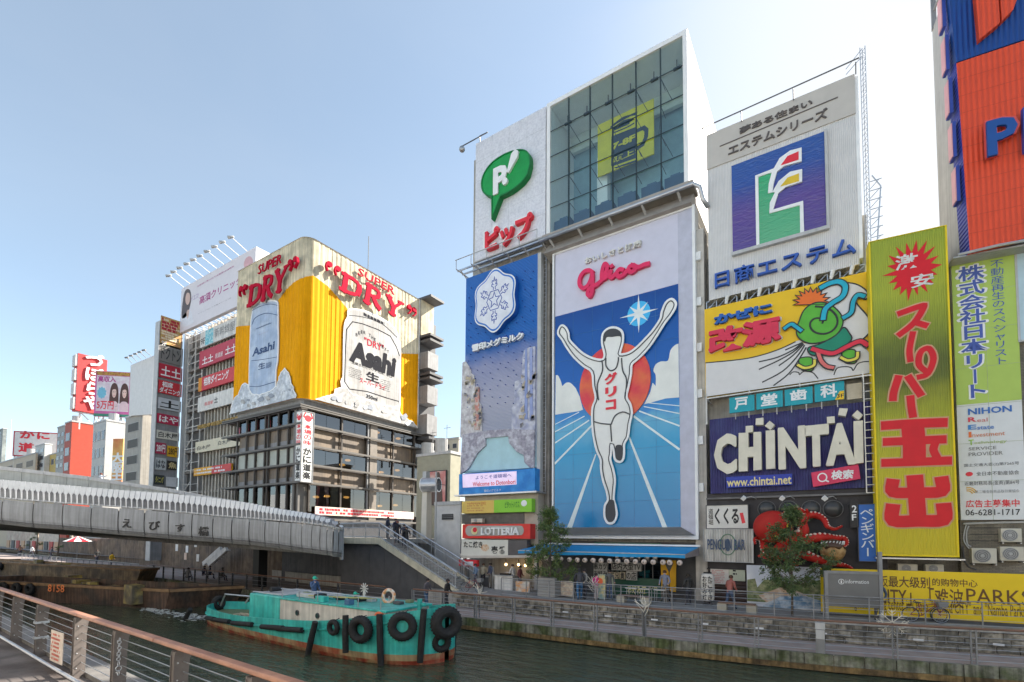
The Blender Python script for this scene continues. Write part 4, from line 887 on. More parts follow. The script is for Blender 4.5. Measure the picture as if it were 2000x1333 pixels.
m=MB();m.box(-6.3,1.95,31.3,44,ZU,22.5);build('wall',m,wallbeige,Cb);m=MB();m.box(-5.2,1.2,31.6,40,22.5,28.6);build('upper_wall',m,DWHITE,Cb)
m=MB();m.box(-6.72,-6.05,30.3,31.28,ZU,24.0);build('corner_pier',m,mat('pier_offwhite',(.50,.47,.43),dirt=.2,streak=.3),Cb)
for i in range(6):m=MB();m.box(-6.55,-6.2,30.1,30.29,8+i*2.8,8.5+i*2.8);build('junction_box',m,WHITE,Cb)
ribw=mat('ribbed_white',(.60,.585,.575),dirt=.08,corr=.085,axis=(1,0,0),rough=.5)
r,q=sign('billboard','white ribbed billboard with beige header and a blue, purple and green E emblem',F30,c5(65,1300),c5(805,150),ribw,th=.6,cat='billboard')
build('side_return',slab(F30,q[1]+.004,q[1]+.16,q[2]+.3,q[3]-.1,-.9,.0),WHITE,r)
zh=F30.uv(*c5(55,635))[1];build('header',slab(F30,q[0]-.02,q[1]+.02,zh,q[3]+.03,-.1,.06),mat('header_taupe',(.44,.41,.375),dirt=.06),r)
tb=mat('letter_taupe',(.10,.085,.08));text(F30,'夢ある住まい',c5(220,450),c5(594,265),.07,tb,r,th=.05,bold=.022,each=True,gap=.03);text(F30,'エステムシリーズ',c5(160,560),c5(670,312),.07,tb,r,th=.05,bold=.022,each=True,gap=.06)
m=MB();F=F30;stroke(F,[F.uv(*c5(122,517)),F.uv(*c5(720,268))],.055,.06,.09,m);build('rule_line',m,tb,r)
eg0,eg1,y0,y1=rect(F30,c5(186,1060),c5(652,436),.05)
rippled=gradmat('emblem_glass',y0,y1,[(0,(.085,.05,.24)),(.40,(.10,.05,.26)),(.62,(.05,.06,.28)),(.75,(.02,.07,.32)),(1,(.02,.08,.32))]);_bn=rippled.node_tree
def ripple(m_):
    t=m_.node_tree;b=t.nodes['Principled BSDF'];g=t.nodes.new('ShaderNodeNewGeometry');mp=t.nodes.new('ShaderNodeMapping');mp.inputs['Scale'].default_value=(1.6,1.6,5);n=t.nodes.new('ShaderNodeTexNoise');n.inputs['Scale'].default_value=1.1;n.inputs['Detail'].default_value=2;n.inputs['Distortion'].default_value=1
    bp=t.nodes.new('ShaderNodeBump');bp.inputs['Strength'].default_value=.6;bp.inputs['Distance'].default_value=.12;t.links.new(g.outputs['Position'],mp.inputs[0]);t.links.new(mp.outputs[0],n.inputs['Vector']);t.links.new(n.outputs['Fac'],bp.inputs['Height']);t.links.new(bp.outputs[0],b.inputs['Normal']);b.inputs['Roughness'].default_value=.12;b.inputs['Specular IOR Level'].default_value=.7
ripple(rippled);build('emblem_panel',slab(F30,eg0,eg1,y0,y1,0,.05),rippled,r)
build('emblem_ledge',slab(F30,eg0-.02,eg1+.12,y0-.2,y0-.01,0,.25),LGREY,r);build('emblem_edge',slab(F30,eg1+.004,eg1+.12,y0,y1,0,.2),LGREY,r)
gr=gradmat('emblem_green',y0,y1,[(0,(.10,.40,.20)),(.5,(.06,.38,.17)),(1,(.01,.40,.14))]);ripple(gr);wm=WHITE
eW=[(302,660),(400,625),(430,570),(480,530),(537,518),(538,590),(450,612),(400,660),(395,745),(420,690),(480,640),(540,628),(540,695),(455,720),(415,750),(392,835),(545,790),(552,960),(302,1040)]
build('emblem_outline',ppoly(F30,[c5(*p)for p in((300,662),(395,625),(425,572),(478,534),(537,518),(538,588),(450,612),(412,640),(395,700),(388,745),(420,690),(478,642),(540,628),(540,692),(455,720),(418,752),(392,835),(545,790),(550,950),(530,958),(528,812),(372,855),(375,800),(402,745),(365,752),(370,700),(385,645),(316,668),(322,1015),(306,1020))],.05,.16),wm,r)
build('emblem_field',ppoly(F30,[c5(*p)for p in((317,668),(388,643),(368,752),(398,747),(372,855),(528,812),(530,952),(322,1015))],.05,.11),gr,r)
build('emblem_wing',ppoly(F30,[c5(*p)for p in((430,610),(465,562),(522,538),(522,580))],.16,.175),RED,r);build('emblem_wing',ppoly(F30,[c5(*p)for p in((428,718),(465,672),(524,650),(524,690))],.16,.175),mat('wing_yellow',(.62,.42,.03)),r)
text(F30,'日商エステム',c5(75,1240),c5(822,960),.06,mat('estate_blue',(.03,.09,.36)),r,th=.22,bold=.012,each=True,gap=.10)
rl=root('roof_rail',F30.P(-2,29.6,0),'thin steel rail along the top edge of the white estate billboard','rail')
m=MB();m.bar(F30.P(-6.0,29.75,.3),F30.P(1.75,29.95,.3),.05)
for x in(-5.9,-3.8,-1.2,1.6):m.bar(F30.P(x,29.3,.1),F30.P(x,29.8,.3),.05)
build('rail',m,DSTEEL,rl)
ms=root('lattice_mast',(2.0,30.6,20),'tall thin lattice mast rising behind the estate billboard corner','mast')
m=MB();zz_=19.5
for dx,dy in((0,0),(.22,0),(.11,.2)):m.bar((1.85+dx,30.7+dy,19.4),(1.85+dx,30.7+dy,31.3),.035)
k=0
while zz_<31:m.bar((1.85,30.7,zz_),(2.07,30.7,zz_+.3),.02);m.bar((2.07,30.7,zz_),(1.96,30.9,zz_+.3),.02);zz_+=.3
m.bar((1.96,30.8,31.3),(1.2,30.4,30.2),.035);m.bar((1.96,30.8,30.9),(1.2,30.4,29.9),.035);build('lattice',m,STEEL,ms,kind='stuff')
m=MB();m.bar((2.3,30.8,20),(2.55,30.8,23.5),.06);m.bar((2.55,30.8,23.5),(2.2,30.8,24.2),.05)
for k in range(8):m.bar((2.1,30.8,20+k*.5),(2.5,30.8,20.4+k*.5),.03);m.bar((2.1,30.8,20.4+k*.5),(2.6,30.8,20.4+k*.5),.03)
build('bracing',m,STEEL,ms,kind='stuff')
lt=root('billboard_truss',F30.P(-2,18.85,-.5),'bright tangle of steel truss between the estate and the yellow wind billboard','truss');scaffold(F30,-5.9,1.8,18.78,19.3,-.9,-.2,'lattice',lt,STEEL,14,.05)
for i in range(8):
    x=-4.8+i*.85;m=MB();m.tube([F30.P(x,18.85,.0),F30.P(x+.1,19.25,.15)],[.08,.12],8);build('lamp_head',m,WHITE,lt)
yel=mat('billboard_yellow',(.72,.42,.006),dirt=.06,rough=.4)
r,q=sign('billboard','yellow and white billboard with red and blue lettering, green swirl and long teal ribbon',F30,(1378,775),(1696,530),yel,th=.4,cat='billboard')
off_=mat('billboard_offwhite',(.57,.55,.54),dirt=.06,rough=.5)
build('white_field',ppoly(F30,[c6(*p)for p in((88,900),(400,870),(600,830),(780,770),(920,700),(960,690),(1010,720),(1100,720),(1300,640),(1480,640),(1600,800),(1632,790),(1636,992),(88,1215))],0,.02),off_,r)
bk=mat('drawn_black',(.03,.03,.03));m=MB();S6=lambda pts,w2=.06,o=.03:stroke(F30,smoothpts([F30.uv(*c6(*p),o)for p in pts],4),w2,0,o,m)
S6([(88,900),(400,870),(600,830),(780,770),(920,705)],.06)
for pts in([(585,890),(750,850),(900,780),(980,715)],[(585,960),(760,880),(900,800),(990,720)],[(830,780),(920,740),(985,712)],[(770,925),(900,830),(995,730)],[(615,1080),(800,980),(930,850),(1005,740)],[(720,1110),(860,1000),(960,860),(1020,760)]):S6(pts,.07)
S6([(870,1010),(900,985),(950,990),(960,1010),(1000,980),(1080,990),(1130,1045)],.05);S6([(1280,1010),(1310,950),(1380,935),(1440,945),(1460,970),(1500,910),(1560,890),(1625,890)],.05)
build('drawn_line',m,bk,r)
def shape6(pts,mt,o0,o1,nm,ol_=True,k=4):
    uv=smoothpts([F30.uv(*c6(*p),o1)for p in pts],k,True);build(nm,polyshape(F30,uv,o0,o1),mt,r)
    if ol_:build('drawn_outline',stroke(F30,uv,.06,o0,o1+.01,None,True),bk,r)
shape6([(1130,260),(1300,170),(1450,160),(1560,210),(1605,280),(1560,310),(1510,250),(1480,330),(1600,480),(1620,600),(1520,700),(1400,760),(1250,700),(1150,560)],off_,.02,.06,'sack_shape')
grn=mat('swirl_green',(.09,.36,.035));shape6([(930,620),(960,500),(1010,400),(1110,340),(1230,350),(1330,430),(1365,520),(1320,620),(1220,690),(1080,720),(980,690)],grn,.06,.10,'swirl_shape')
m=MB();uvs=[F30.uv(*c6(1150+(20+t*14)*math.cos(t*.62)*1.0,530-(16+t*11)*math.sin(t*.62)),.12)for t in range(14)];stroke(F30,smoothpts(uvs,3),.09,.1,.12,m);build('drawn_line',m,bk,r)
bst=[]
for k in range(22):
    t=math.pi*(-.05+1.1*k/21);rr=175 if k%2 else 120;bst.append((1075+rr*1.0*math.cos(t),340-rr*.82*math.sin(t)))
uv=[F30.uv(*c6(*p),.09)for p in bst];build('burst_shape',polyshape(F30,uv,.06,.095),mat('burst_orange',(.72,.14,.02)),r);build('drawn_outline',stroke(F30,uv,.05,.06,.1,None,True),bk,r)
teal=mat('ribbon_teal',(.015,.33,.46))
def ribbon(pts,mt,wd,nm='ribbon_shape'):
    uv=smoothpts([F30.uv(*c6(*p),.15)for p in pts],5);build('drawn_outline',stroke(F30,uv,wd+.12,.10,.13),bk,r);build(nm,stroke(F30,uv,wd,.13,.15),mt,r)
ribbon([(1160,200),(1240,160),(1330,145),(1385,190),(1360,280),(1270,340),(1200,400),(1180,490)],teal,.22);ribbon([(1370,480),(1440,430),(1460,330),(1500,270),(1560,280)],teal,.18);ribbon([(975,600),(920,560),(880,540),(820,580)],teal,.16)
ribbon([(1080,770),(1180,800),(1280,810),(1400,750),(1520,700),(1590,735)],mat('ribbon_red',(.62,.03,.06)),.2);ribbon([(1130,800),(1160,880),(1210,930),(1270,945)],mat('ribbon_pink',(.62,.14,.13)),.16)
shape6([(1040,760),(1160,720),(1300,640),(1370,570),(1420,620),(1440,690),(1300,790),(1150,830),(1060,820)],mat('sash_green',(.01,.20,.12)),.06,.11,'band_shape')
for cx,cy in((1020,900),(1420,830)):
    shape6([(cx-60,cy-40),(cx+50,cy-50),(cx+75,cy+30),(cx+50,cy+75),(cx-30,cy+70),(cx-60,cy+20)],grn,.03,.07,'puff_shape');ribbon([(cx-75,cy+20),(cx-10,cy+48),(cx+70,cy+25),(cx+80,cy-25)],mat('ring_yellow',(.66,.55,.08)),.12)
ykb=mat('letter_blue',(.02,.10,.36));text(F30,'かぜに',c6(165,540),c6(706,340),.06,ykb,r,th=.2,bold=.05,each=True,gap=.02)
text(F30,'改源',c6(112,808),c6(772,465),.06,mat('letter_crimson',(.58,.03,.07)),r,th=.22,bold=.05,each=True,gap=.06);text(F30,'改源',c6(120,818),c6(782,472),.0,DWHITE,r,th=.04,bold=.07,each=True,gap=.06,name='letter_backing')
text(F30,'かぜに',c6(172,548),c6(713,346),.0,DWHITE,r,th=.04,bold=.07,each=True,gap=.02,name='letter_backing')
cw=root('catwalk',F30.P(-2,13.3,.4),'white pipe catwalk below the wind billboard','catwalk')
m=MB();m.bar(F30.P(-5.9,13.3,.5),F30.P(1.9,13.35,.5),.07)
for x in(-5.85,-3.6,-1.2,1.5):m.bar(F30.P(x,13.3,.5),F30.P(x,13.6,.5),.06);m.bar(F30.P(x,13.3,-1.2),F30.P(x,13.3,.5),.06)
m.bar(F30.P(-5.85,13.3,.5),F30.P(-5.85,11.8,.5),.08);build('pipe',m,DWHITE,cw)
tealS=mat('dentist_teal',(.004,.27,.33),rough=.4,dirt=.05)
for i,(ch,bl,tr,gl_)in enumerate((('戸',(210,285),(368,165),(245,262,325,180)),('堂',(382,262),(548,138),(412,240,512,155)),('歯',(562,240),(737,112),(597,208,700,128)),('科',(752,215),(938,78),(790,188,890,95)))):
    r,q=sign('square_sign','teal square sign with white character '+['shaped like a door, first','for hall, second','for tooth, third','for department, fourth'][i]+' of four',F30,c7(*bl),c7(*tr),tealS,o=.35,th=.12,group='teal dentist signs in a row')
    text(F30,ch,c7(gl_[0],gl_[1]),c7(gl_[2],gl_[3]),.352,WHITE,r,bold=.03)
    for a in(q[0]+.3,q[1]-.3):m=MB();m.bar(F30.P(a,q[2]-.35,.2),F30.P(a,q[2],.28),.05);build('leg',m,LGREY,r)
    if i==3:
        build('corner_tab',ppoly(F30,[c7(*p)for p in((910,145),(938,140),(938,195),(880,200))],.352,.36),yel,r);text(F30,'3F',c7(892,188),c7(936,158),.362,BLACK,r,bold=.01)
r,q=sign('blank_sign','small blank cream sign plate beside the teal dentist signs',F30,c7(955,200),c7(1052,88),mat('plate_cream',(.42,.36,.27),dirt=.2),o=.2,th=.1)
vio=mat('rental_violet',(.035,.03,.13),dirt=.2,corr=.14,axis=(1,0,0),rgb2=(.045,.05,.16),mixs=1)
r,q=sign('billboard','dark violet corrugated billboard with big cream CHINTAI letters',F30,c7(90,795),c7(1118,205),vio,th=.4,cat='billboard')
crm=mat('letter_cream',(.60,.56,.46),dirt=.12)
for ch,bl,tr in(('C',(118,668),(250,415)),('N',(527,635),(686,368)),('T',(688,620),(835,358)),('A',(828,612),(1000,345))):
    text(F30,ch,c7(*bl),c7(*tr),.05,crm,r,th=.35,bold=.055,name='letter')
def blk(pts,nm='letter'):build(nm,ppoly(F30,[c7(*p)for p in pts],.0,.4),crm,r)
blk(((268,410),(313,408),(313,366),(358,362),(358,404),(330,406),(330,500),(362,497),(362,404),(410,402),(415,642),(362,648),(362,560),(325,563),(325,652),(268,655)))
blk(((440,395),(497,390),(500,635),(443,640)));blk(((378,318),(425,312),(425,358),(376,358)));blk(((465,332),(498,358),(470,390),(434,364)))
blk(((998,335),(1058,330),(1062,598),(1003,605)));blk(((828,308),(878,303),(880,345),(830,350)));blk(((908,252),(962,255),(948,304),(900,296)));blk(((1022,264),(1058,296),(1030,328),(988,298)))
build('url_plate',ppoly(F30,[c7(*p)for p in((188,690),(608,668),(608,738),(192,758))],.0,.3),mat('url_blue',(.03,.05,.33)),r);text(F30,'www.chintai.net',c7(194,752),c7(603,676),.305,mat('url_yellow',(.66,.56,.25)),r,bold=.02)
build('search_plate',ppoly(F30,[c7(*p)for p in((728,662),(1028,608),(1042,700),(742,752))],.0,.3),mat('search_red',(.58,.04,.10)),r)
text(F30,'検索',c7(855,706),c7(992,642),.305,WHITE,r,bold=.03,slant=.1)
m=MB();cc=F30.uv(*c7(800,692),.31);stroke(F30,[(cc[0]+.19*math.cos(t*math.pi/8),cc[1]+.21*math.sin(t*math.pi/8))for t in range(16)],.06,.3,.315,m,True);u=F30.uv(*c7(838,718),.31);stroke(F30,[(cc[0]+.15,cc[1]-.16),u],.08,.3,.316,m);build('magnifier',m,WHITE,r)
r2=root('ladder',F30.P(1.5,8,.5),'white fixed ladder over the right end of the violet rental billboard','ladder')
m=MB();la0=F30.uv(*c7(1060,60),.5)[0];la1=F30.uv(*c7(1113,60),.5)[0];zb_,zt_=F30.uv(*c7(1070,790),.5)[1],F30.uv(*c7(1060,50),.5)[1]
for a in(la0,la1):m.bar(F30.P(a,zb_,.5),F30.P(a,zt_,.5),.045)
n=15
for i in range(n+1):z=zb_+(zt_-zb_)*i/n;m.bar(F30.P(la0,z,.5),F30.P(la1,z,.5),.035)
build('rungs_and_rails',m,DWHITE,r2)
# ================================================================ RIGHT-HAND BLOCK (the street front bends here)
def plane_px(p,q,z):
    a,b=at_z(*p,z),at_z(*q,z);pl=Plane(a.x,a.y,math.degrees(math.atan2(b.y-a.y,b.x-a.x)));return pl
PR=Plane(2.05,29.9,6)
def brickmat(name,c1_,c2_,mortar,scale=1.0,bw=.22,bh=.07):
    if name in _M:return _M[name]
    m=bpy.data.materials.new(name);m.use_nodes=True;t=m.node_tree;b=t.nodes['Principled BSDF'];b.inputs['Roughness'].default_value=.85
    g=t.nodes.new('ShaderNodeNewGeometry');s=t.nodes.new('ShaderNodeSeparateXYZ');c=t.nodes.new('ShaderNodeCombineXYZ');lk=t.links.new
    lk(g.outputs['Position'],s.inputs[0]);lk(s.outputs['X'],c.inputs['X']);lk(s.outputs['Z'],c.inputs['Y'])
    k=t.nodes.new('ShaderNodeTexBrick');k.inputs['Scale'].default_value=scale;k.inputs['Brick Width'].default_value=bw;k.inputs['Row Height'].default_value=bh;k.inputs['Mortar Size'].default_value=.006
    k.inputs['Color1'].default_value=(*c1_,1);k.inputs['Color2'].default_value=(*c2_,1);k.inputs['Mortar'].default_value=(*mortar,1);lk(c.outputs[0],k.inputs['Vector'])
    n=t.nodes.new('ShaderNodeTexNoise');n.inputs['Scale'].default_value=1.2;n.inputs['Detail'].default_value=6;lk(g.outputs['Position'],n.inputs['Vector'])
    r=t.nodes.new('ShaderNodeMapRange');r.inputs['From Min'].default_value=.3;r.inputs['From Max'].default_value=.7;r.inputs['To Min'].default_value=.6;r.inputs['To Max'].default_value=1.1;lk(n.outputs['Fac'],r.inputs['Value'])
    x=t.nodes.new('ShaderNodeMix');x.data_type='RGBA';x.blend_type='MULTIPLY';x.inputs['Factor'].default_value=1;lk(k.outputs['Color'],x.inputs['A']);lk(r.outputs[0],x.inputs['B']);lk(x.outputs['Result'],b.inputs['Base Color'])
    bp=t.nodes.new('ShaderNodeBump');bp.inputs['Strength'].default_value=.5;bp.inputs['Distance'].default_value=.01;lk(k.outputs['Fac'],bp.inputs['Height']);bp.invert=True;lk(bp.outputs[0],b.inputs['Normal'])
    _M[name]=m;return m
tile=brickmat('small_wall_tile',(.25,.22,.17),(.19,.17,.14),(.11,.10,.09))
Db=root('tiled_building',(4,33,ZU),'old building faced in small brown tiles behind the yellow and the green signs','building')
m=slab(PR,.02,3.1,ZU,19.6,-9,-.9);build('wall',m,tile,Db);m=slab(PR,3.1,9,ZU,17.0,-9,-.45);build('wall',m,tile,Db)
ledy=gradmat('led_yellow_green',4.5,20.3,[(0,(.62,.48,.008)),(.25,(.52,.46,.008)),(.40,(.40,.40,.01)),(.52,(.12,.14,.005)),(.58,(.10,.12,.006)),(.68,(.22,.26,.01)),(.8,(.38,.41,.02)),(1,(.29,.35,.02))],corr=.085,axis=(1,0,0),rough=.5)
a0,a1,z0,z1=rect(PR,(1718,1083),(1845,442),.7);r=root('led_sign',PR.P((a0+a1)/2,z0,.2),'tall yellow green upright sign with red brush characters and a red starburst','sign')
build('board',slab(PR,a0,a1,z0,z1,0,.7),ledy,r);yf=mat('led_edge_yellow',(.68,.50,.01))
for bx in((a0-.07,a0,z0-.07,z1+.03),(a1,a1+.07,z0-.07,z1+.03),(a0,a1,z0-.07,z0),(a0,a1,z1,z1+.03)):build('frame_bar',slab(PR,*bx,0,.73),yf,r)
lr=mat('led_red',(.55,.004,.012),rough=.5,dirt=.1);halo=mat('led_halo',(.50,.28,.16),dirt=.1)
ct=PR.uv(*d1(255,300),.72);sb=[]
rnd=random.Random(5)
for k in range(36):
    t=2*math.pi*k/36;rr=(1.35 if k%2 else .82)*rnd.uniform(.9,1.12);sb.append((ct[0]+rr*.78*math.sin(t),ct[1]+rr*1.0*math.cos(t)))
build('starburst',polyshape(PR,sb,.7,.72),lr,r)
text(PR,'激',d1(165,305),d1(285,200),.725,DWHITE,r,bold=.02);text(PR,'安',d1(248,400),d1(370,308),.725,DWHITE,r,bold=.02)
def brush(strokes,K,wd):
    mh,mr_=MB(),MB()
    for i,s in enumerate(strokes):
        w_=s[0]if isinstance(s[0],(int,float))else wd;pts=s[1:]if isinstance(s[0],(int,float))else s
        uv=smoothpts([PR.uv(*K(*p),.73)for p in pts],4);stroke(PR,uv,w_+.14,.7,.712+.002*i,mh);stroke(PR,uv,w_,.7,.736+.002*i,mr_)
    build('character_halo',mh,halo,r);build('character',mr_,lr,r)
brush([[(185,535),(300,495),(315,505),(265,585),(185,650)],[(262,580),(330,600)]],d1,.26)
brush([[(258,640),(240,730),(245,790)],[(290,880),(340,860),(370,780),(345,725),(300,745),(290,810),(330,850)]],d1,.24)
brush([[(180,880),(155,960),(150,1000)],[(235,880),(300,975)],[(245,990),(250,1040),(258,1090)]],d1,.30)
brush([[.42,(90,172),(270,160),(480,152)],[.38,(100,278),(290,270),(475,262)],[.38,(90,415),(300,408),(510,400)],[.85,(275,180),(285,300),(285,390)],[.30,(420,290),(410,330),(430,375)]],d2,.4)
brush([[.62,(290,520),(300,640),(310,780)],[.5,(145,540),(150,605),(300,608),(460,600),(465,525)],[.55,(145,705),(150,790),(310,792),(470,785),(478,700)]],d2,.5)
hk=PR.P(a0-.1,z0-.25,.2);m=MB();m.bar(PR.P(a0-.1,z0-.18,.6),PR.P(a1+.3,z0-.18,.6),.07);m.bar(PR.P(a0-.1,z0-.18,-.8),PR.P(a0-.1,z0-.18,.6),.07);m.bar(PR.P(a1+.1,z0-.18,-.8),PR.P(a1+.1,z0-.18,.6),.07);build('support',m,STEEL,r)
PN=Plane(4.85,30.4,6)
r,q=sign('billboard','tall pale green and white upright billboard with blue vertical characters and a phone number',PN,(1877,1016),(1982,484),mat('reit_white',(.60,.61,.62),dirt=.06),th=.3,cat='billboard')
zz1=PN.uv(*d1(500,1033))[1];build('green_field',slab(PN,q[0],q[1],zz1,q[3],0,.012),mat('reit_green',(.36,.48,.10),dirt=.05),r)
seams(PN,q[0],q[1],q[2],q[3],2,7,.013,r,(.33,.38,.25),.012);bl=mat('reit_blue',(.06,.10,.36));text(PN,'株式会社日本リート',d1(530,1008),d1(640,262),.02,WHITE,r,vert=True,bold=.06,name='lettering_halo',gap=.06);text(PN,'株式会社日本リート',d1(540,1003),d1(632,266),.028,bl,r,vert=True,bold=.02,gap=.06)
text(PN,'不動産再生のスペシャリスト',d1(705,818),d1(745,236),.02,bl,r,vert=True,gap=.1)
for s,bl_,tr_,c in(('NIHON',(636,104),(920,38),(.04,.14,.42)),('R',(636,150),(690,115),(.6,.05,.08)),('eal',(695,150),(762,120),(.5,.16,.15)),('E',(636,200),(690,165),(.04,.2,.5)),('state',(695,200),(805,168),(.15,.25,.5)),('I',(640,250),(658,212),(.65,.15,.04)),('nvestment',(664,248),(875,212),(.6,.22,.12)),('T',(640,300),(672,262),(.25,.45,.06)),('echnology',(676,298),(888,262),(.35,.45,.15)),('SERVICE',(640,335),(820,304),(.18,.18,.18)),('PROVIDER',(640,372),(862,336),(.18,.18,.18))):
    text(PN,s,d2(*bl_),d2(*tr_),.02,mat('reit_ink_%d'%(c[0]*100+c[1]*1000),c),r,bold=.03 if len(s)in(1,5)else .005)
ki=mat('print_ink',(.09,.09,.10));text(PN,'国土交通大臣(2)第7265号',d2(610,445),d2(968,405),.02,ki,r);text(PN,'全日本不動産協会',d2(690,500),d2(968,462),.02,ki,r);text(PN,'近畿財務局長(金商)第84号',d2(614,568),d2(970,525),.02,ki,r);text(PN,'第二種金融商品取引業協会',d2(682,614),d2(970,586),.02,mat('print_grey',(.25,.25,.27)),r)
cc=PN.uv(*d2(643,488));build('round_emblem',polyshape(PN,[(cc[0]+.13*math.cos(t*.52),cc[1]+.10*math.sin(t*.52))for t in range(12)],0,.02),RED,r)
m=MB();cc=PN.uv(*d2(630,625));
for i,rr in enumerate((.2,.28,.36)):stroke(PN,[(cc[0]+rr*math.cos(t*.3+.4),cc[1]+rr*math.sin(t*.3+.4))for t in range(5)],.04,0,.02,m)
build('arc_emblem',m,mat('arc_orange',(.6,.35,.05)),r)
text(PN,'広告主募集中',d2(622,706),d2(970,650),.02,RED,r,bold=.014);text(PN,'06-6281-1717',d2(620,758),d2(975,714),.02,BLACK,r,bold=.005)
r,q=sign('billboard','pale blue billboard at the frame edge beside the green upright billboard',PN,(1993,665),(2035,470),mat('edge_blue',(.40,.52,.58)),th=.3,cat='billboard',frame=LGREY)
PP=Plane(4.9,29.2,8)
Eb=root('corner_tower',PP.P(3,0,-3),'concrete tower carrying the huge orange and blue corrugated sign','building')
gs=mat('tower_render',(.33,.32,.30),dirt=.15,streak=.2);pa=at_y(1823,60,33.2);pb=at_y(1850,30,30.6)
zob=PP.uv(*c8(545,1310))[1];m=slab(PP,.9,10,zob+.05,pa.z+.3,-4.2,-.7);build('wall',m,gs,Eb);build('lower_wall',slab(PP,.95,10,16,zob+.04,-6,-2.9),gs,Eb);build('underside',slab(PP,.2,10,zob-.02,zob+.045,-2.88,-.36),LGREY,Eb);m=MB();tt=PP.P(.3,pa.z+.3,-4.2)
for z in(0,.9,1.8):m.bar(PP.P(.95,pa.z+.3+z,-4.1),PP.P(.95,pa.z+.3+z,-1),.09)
m.bar(PP.P(.95,pa.z+.2,-4.1),PP.P(.95,pa.z+2.2,-4.1),.2);m.bar(PP.P(.95,pa.z+.2,-2.2),PP.P(.95,pa.z+2.2,-2.2),.08);m.bar(PP.P(.95,pa.z+2.1,-4.1),PP.P(.95,pa.z+.4,-1),.08);build('roof_frame',m,GREY,Eb)
r=root('billboard',PP.P(2,17,-.3),'huge orange and deep blue corrugated billboard with a raised blue letter P','billboard')
org=mat('corrugated_orange',(.80,.075,.030),dirt=.06,corr=.19,axis=(1,0,0),rough=.5,spec=.25);cbl=mat('corrugated_blue',(.004,.05,.24),dirt=.1,corr=.19,axis=(1,0,0),rough=.5)
o_l=[c8(475,330),c8(545,1310)];R1=(2060,60);R2=(2060,452)
build('orange_board',ppoly(PP,[o_l[1],R2,R1,o_l[0]],-.35,0),org,r)
build('blue_board',ppoly(PP,[(o_l[0][0],o_l[0][1]-2),(2060,57),(2060,-160),(1840,-160),(1854,0)],-.35,.004),cbl,r)
m=MB();A0=PP.uv(*o_l[1]);A1=PP.uv(*o_l[0])
for i in range(1,11):
    t=i/11;u=A0[0]+(A1[0]-A0[0])*t;z=A0[1]+(A1[1]-A0[1])*t;m.quad(PP.P(u,z-.012,.0+.006),PP.P(u+4.5,z-.012,.006),PP.P(u+4.5,z+.012,.006),PP.P(u,z+.012,.006))
build('sheet_joint',m,mat('joint_orange',(.50,.05,.02)),r,kind='stuff')
sbl=mat('side_blue',(.02,.035,.30),dirt=.15,corr=.2,axis=(0,0,1))
L0=[PP.uv(*c8(x,y))for x,y in((455,0),(475,330),(545,1310))];m=MB()
pts=[PP.uv(1840,-160)]+L0
for(a,z),(b,y)in zip(pts,pts[1:]):m.quad(PP.P(b,y,-.02),PP.P(a,z,-.02),PP.P(a-.02,z,-1.0),PP.P(b-.02,y,-1.0))
build('side_return',m,sbl,r)
for i in range(7):
    z=35.5-i*2.15;t=(z-pts[-1][1])/(pts[0][1]-pts[-1][1]);a=pts[-1][0]+(pts[0][0]-pts[-1][0])*t
    m=slab(PP,a-.15,a-.025,z-1.7,z,-.75,-.25);build('side_letter',m,NAVY,r);m=slab(PP,a-.19,a-.155,z-1.65,z-.05,-.72,-.28);build('side_letter_face',m,mat('pink_face',(.6,.3,.32)),r)
text(PP,'P',c8(640,815),c8(792,590),.35,mat('letter_navy',(.01,.065,.26)),r,th=.12,bold=.03,name='letter');text(PP,'P',c8(634,819),c8(800,586),.28,mat('letter_halo_red',(.6,.08,.07)),r,th=.06,bold=.045,name='letter_rim',back=.1)
build('emblem',ppoly(PP,[c8(*p)for p in((570,-60),(690,-60),(702,118),(595,205))],0,.3),org,r);build('emblem',ppoly(PP,[c8(*p)for p in((700,-60),(800,-30),(770,50),(712,108))],0,.3),org,r)
build('letter',ppoly(PP,[c8(*p)for p in((820,560),(870,545),(880,780),(828,790))],.2,.4),NAVY,r)
m=MB();m.tube([PP.P(u,zob-.1,z)for u,z in((.2,.1),(1.5,.3),(4.5,.3))],.06,6);build('pipe',m,STEEL,r)
def aircon(pl,x0,y0,x1,y1,label,dark=False,off=.0):
    a0,a1,z0,z1=rect(pl,(x0,y0),(x1,y1),off+.35);o=root('air_conditioner',pl.P((a0+a1)/2,z0,off+.15),label,'air conditioner','outdoor air conditioner units')
    build('casing',slab(pl,a0,a1,z0,z1,off,off+.35),mat('ac_cream',(.50,.47,.40),dirt=.15),o,bevel=.02);c=(a0+(a1-a0)*.42,(z0+z1)/2);R=min((z1-z0)*.42,(a1-a0)*.38)
    m=MB();m.tube([pl.P(c[0],c[1],off+.351),pl.P(c[0],c[1],off+.37)],R,20);build('fan_guard',m,GREY,o)
    m=MB()
    for k in(.25,.5,.75,1):m.torus(pl.P(c[0],c[1],off+.38),R*k,.012,tuple(pl.n),20,4)
    m.tube([pl.P(c[0],c[1],off+.37),pl.P(c[0],c[1],off+.40)],R*.2,10);build('guard_ring',m,LGREY,o)
    m=MB();m.bar(pl.P(a0+.05,z0-.05,off-.4),pl.P(a0+.05,z0-.05,off+.4),.05);m.bar(pl.P(a1-.05,z0-.05,off-.4),pl.P(a1-.05,z0-.05,off+.4),.05);build('bracket',m,STEEL,o)
PA=Plane(4.85,30.7,6)
aircon(PA,*d2(662,1068),*d2(822,972),'lower front cream air conditioner on a bracket under the green upright billboard');aircon(PA,*d2(852,930),*d2(985,842),'upper cream air conditioner at the frame edge by the barred window')
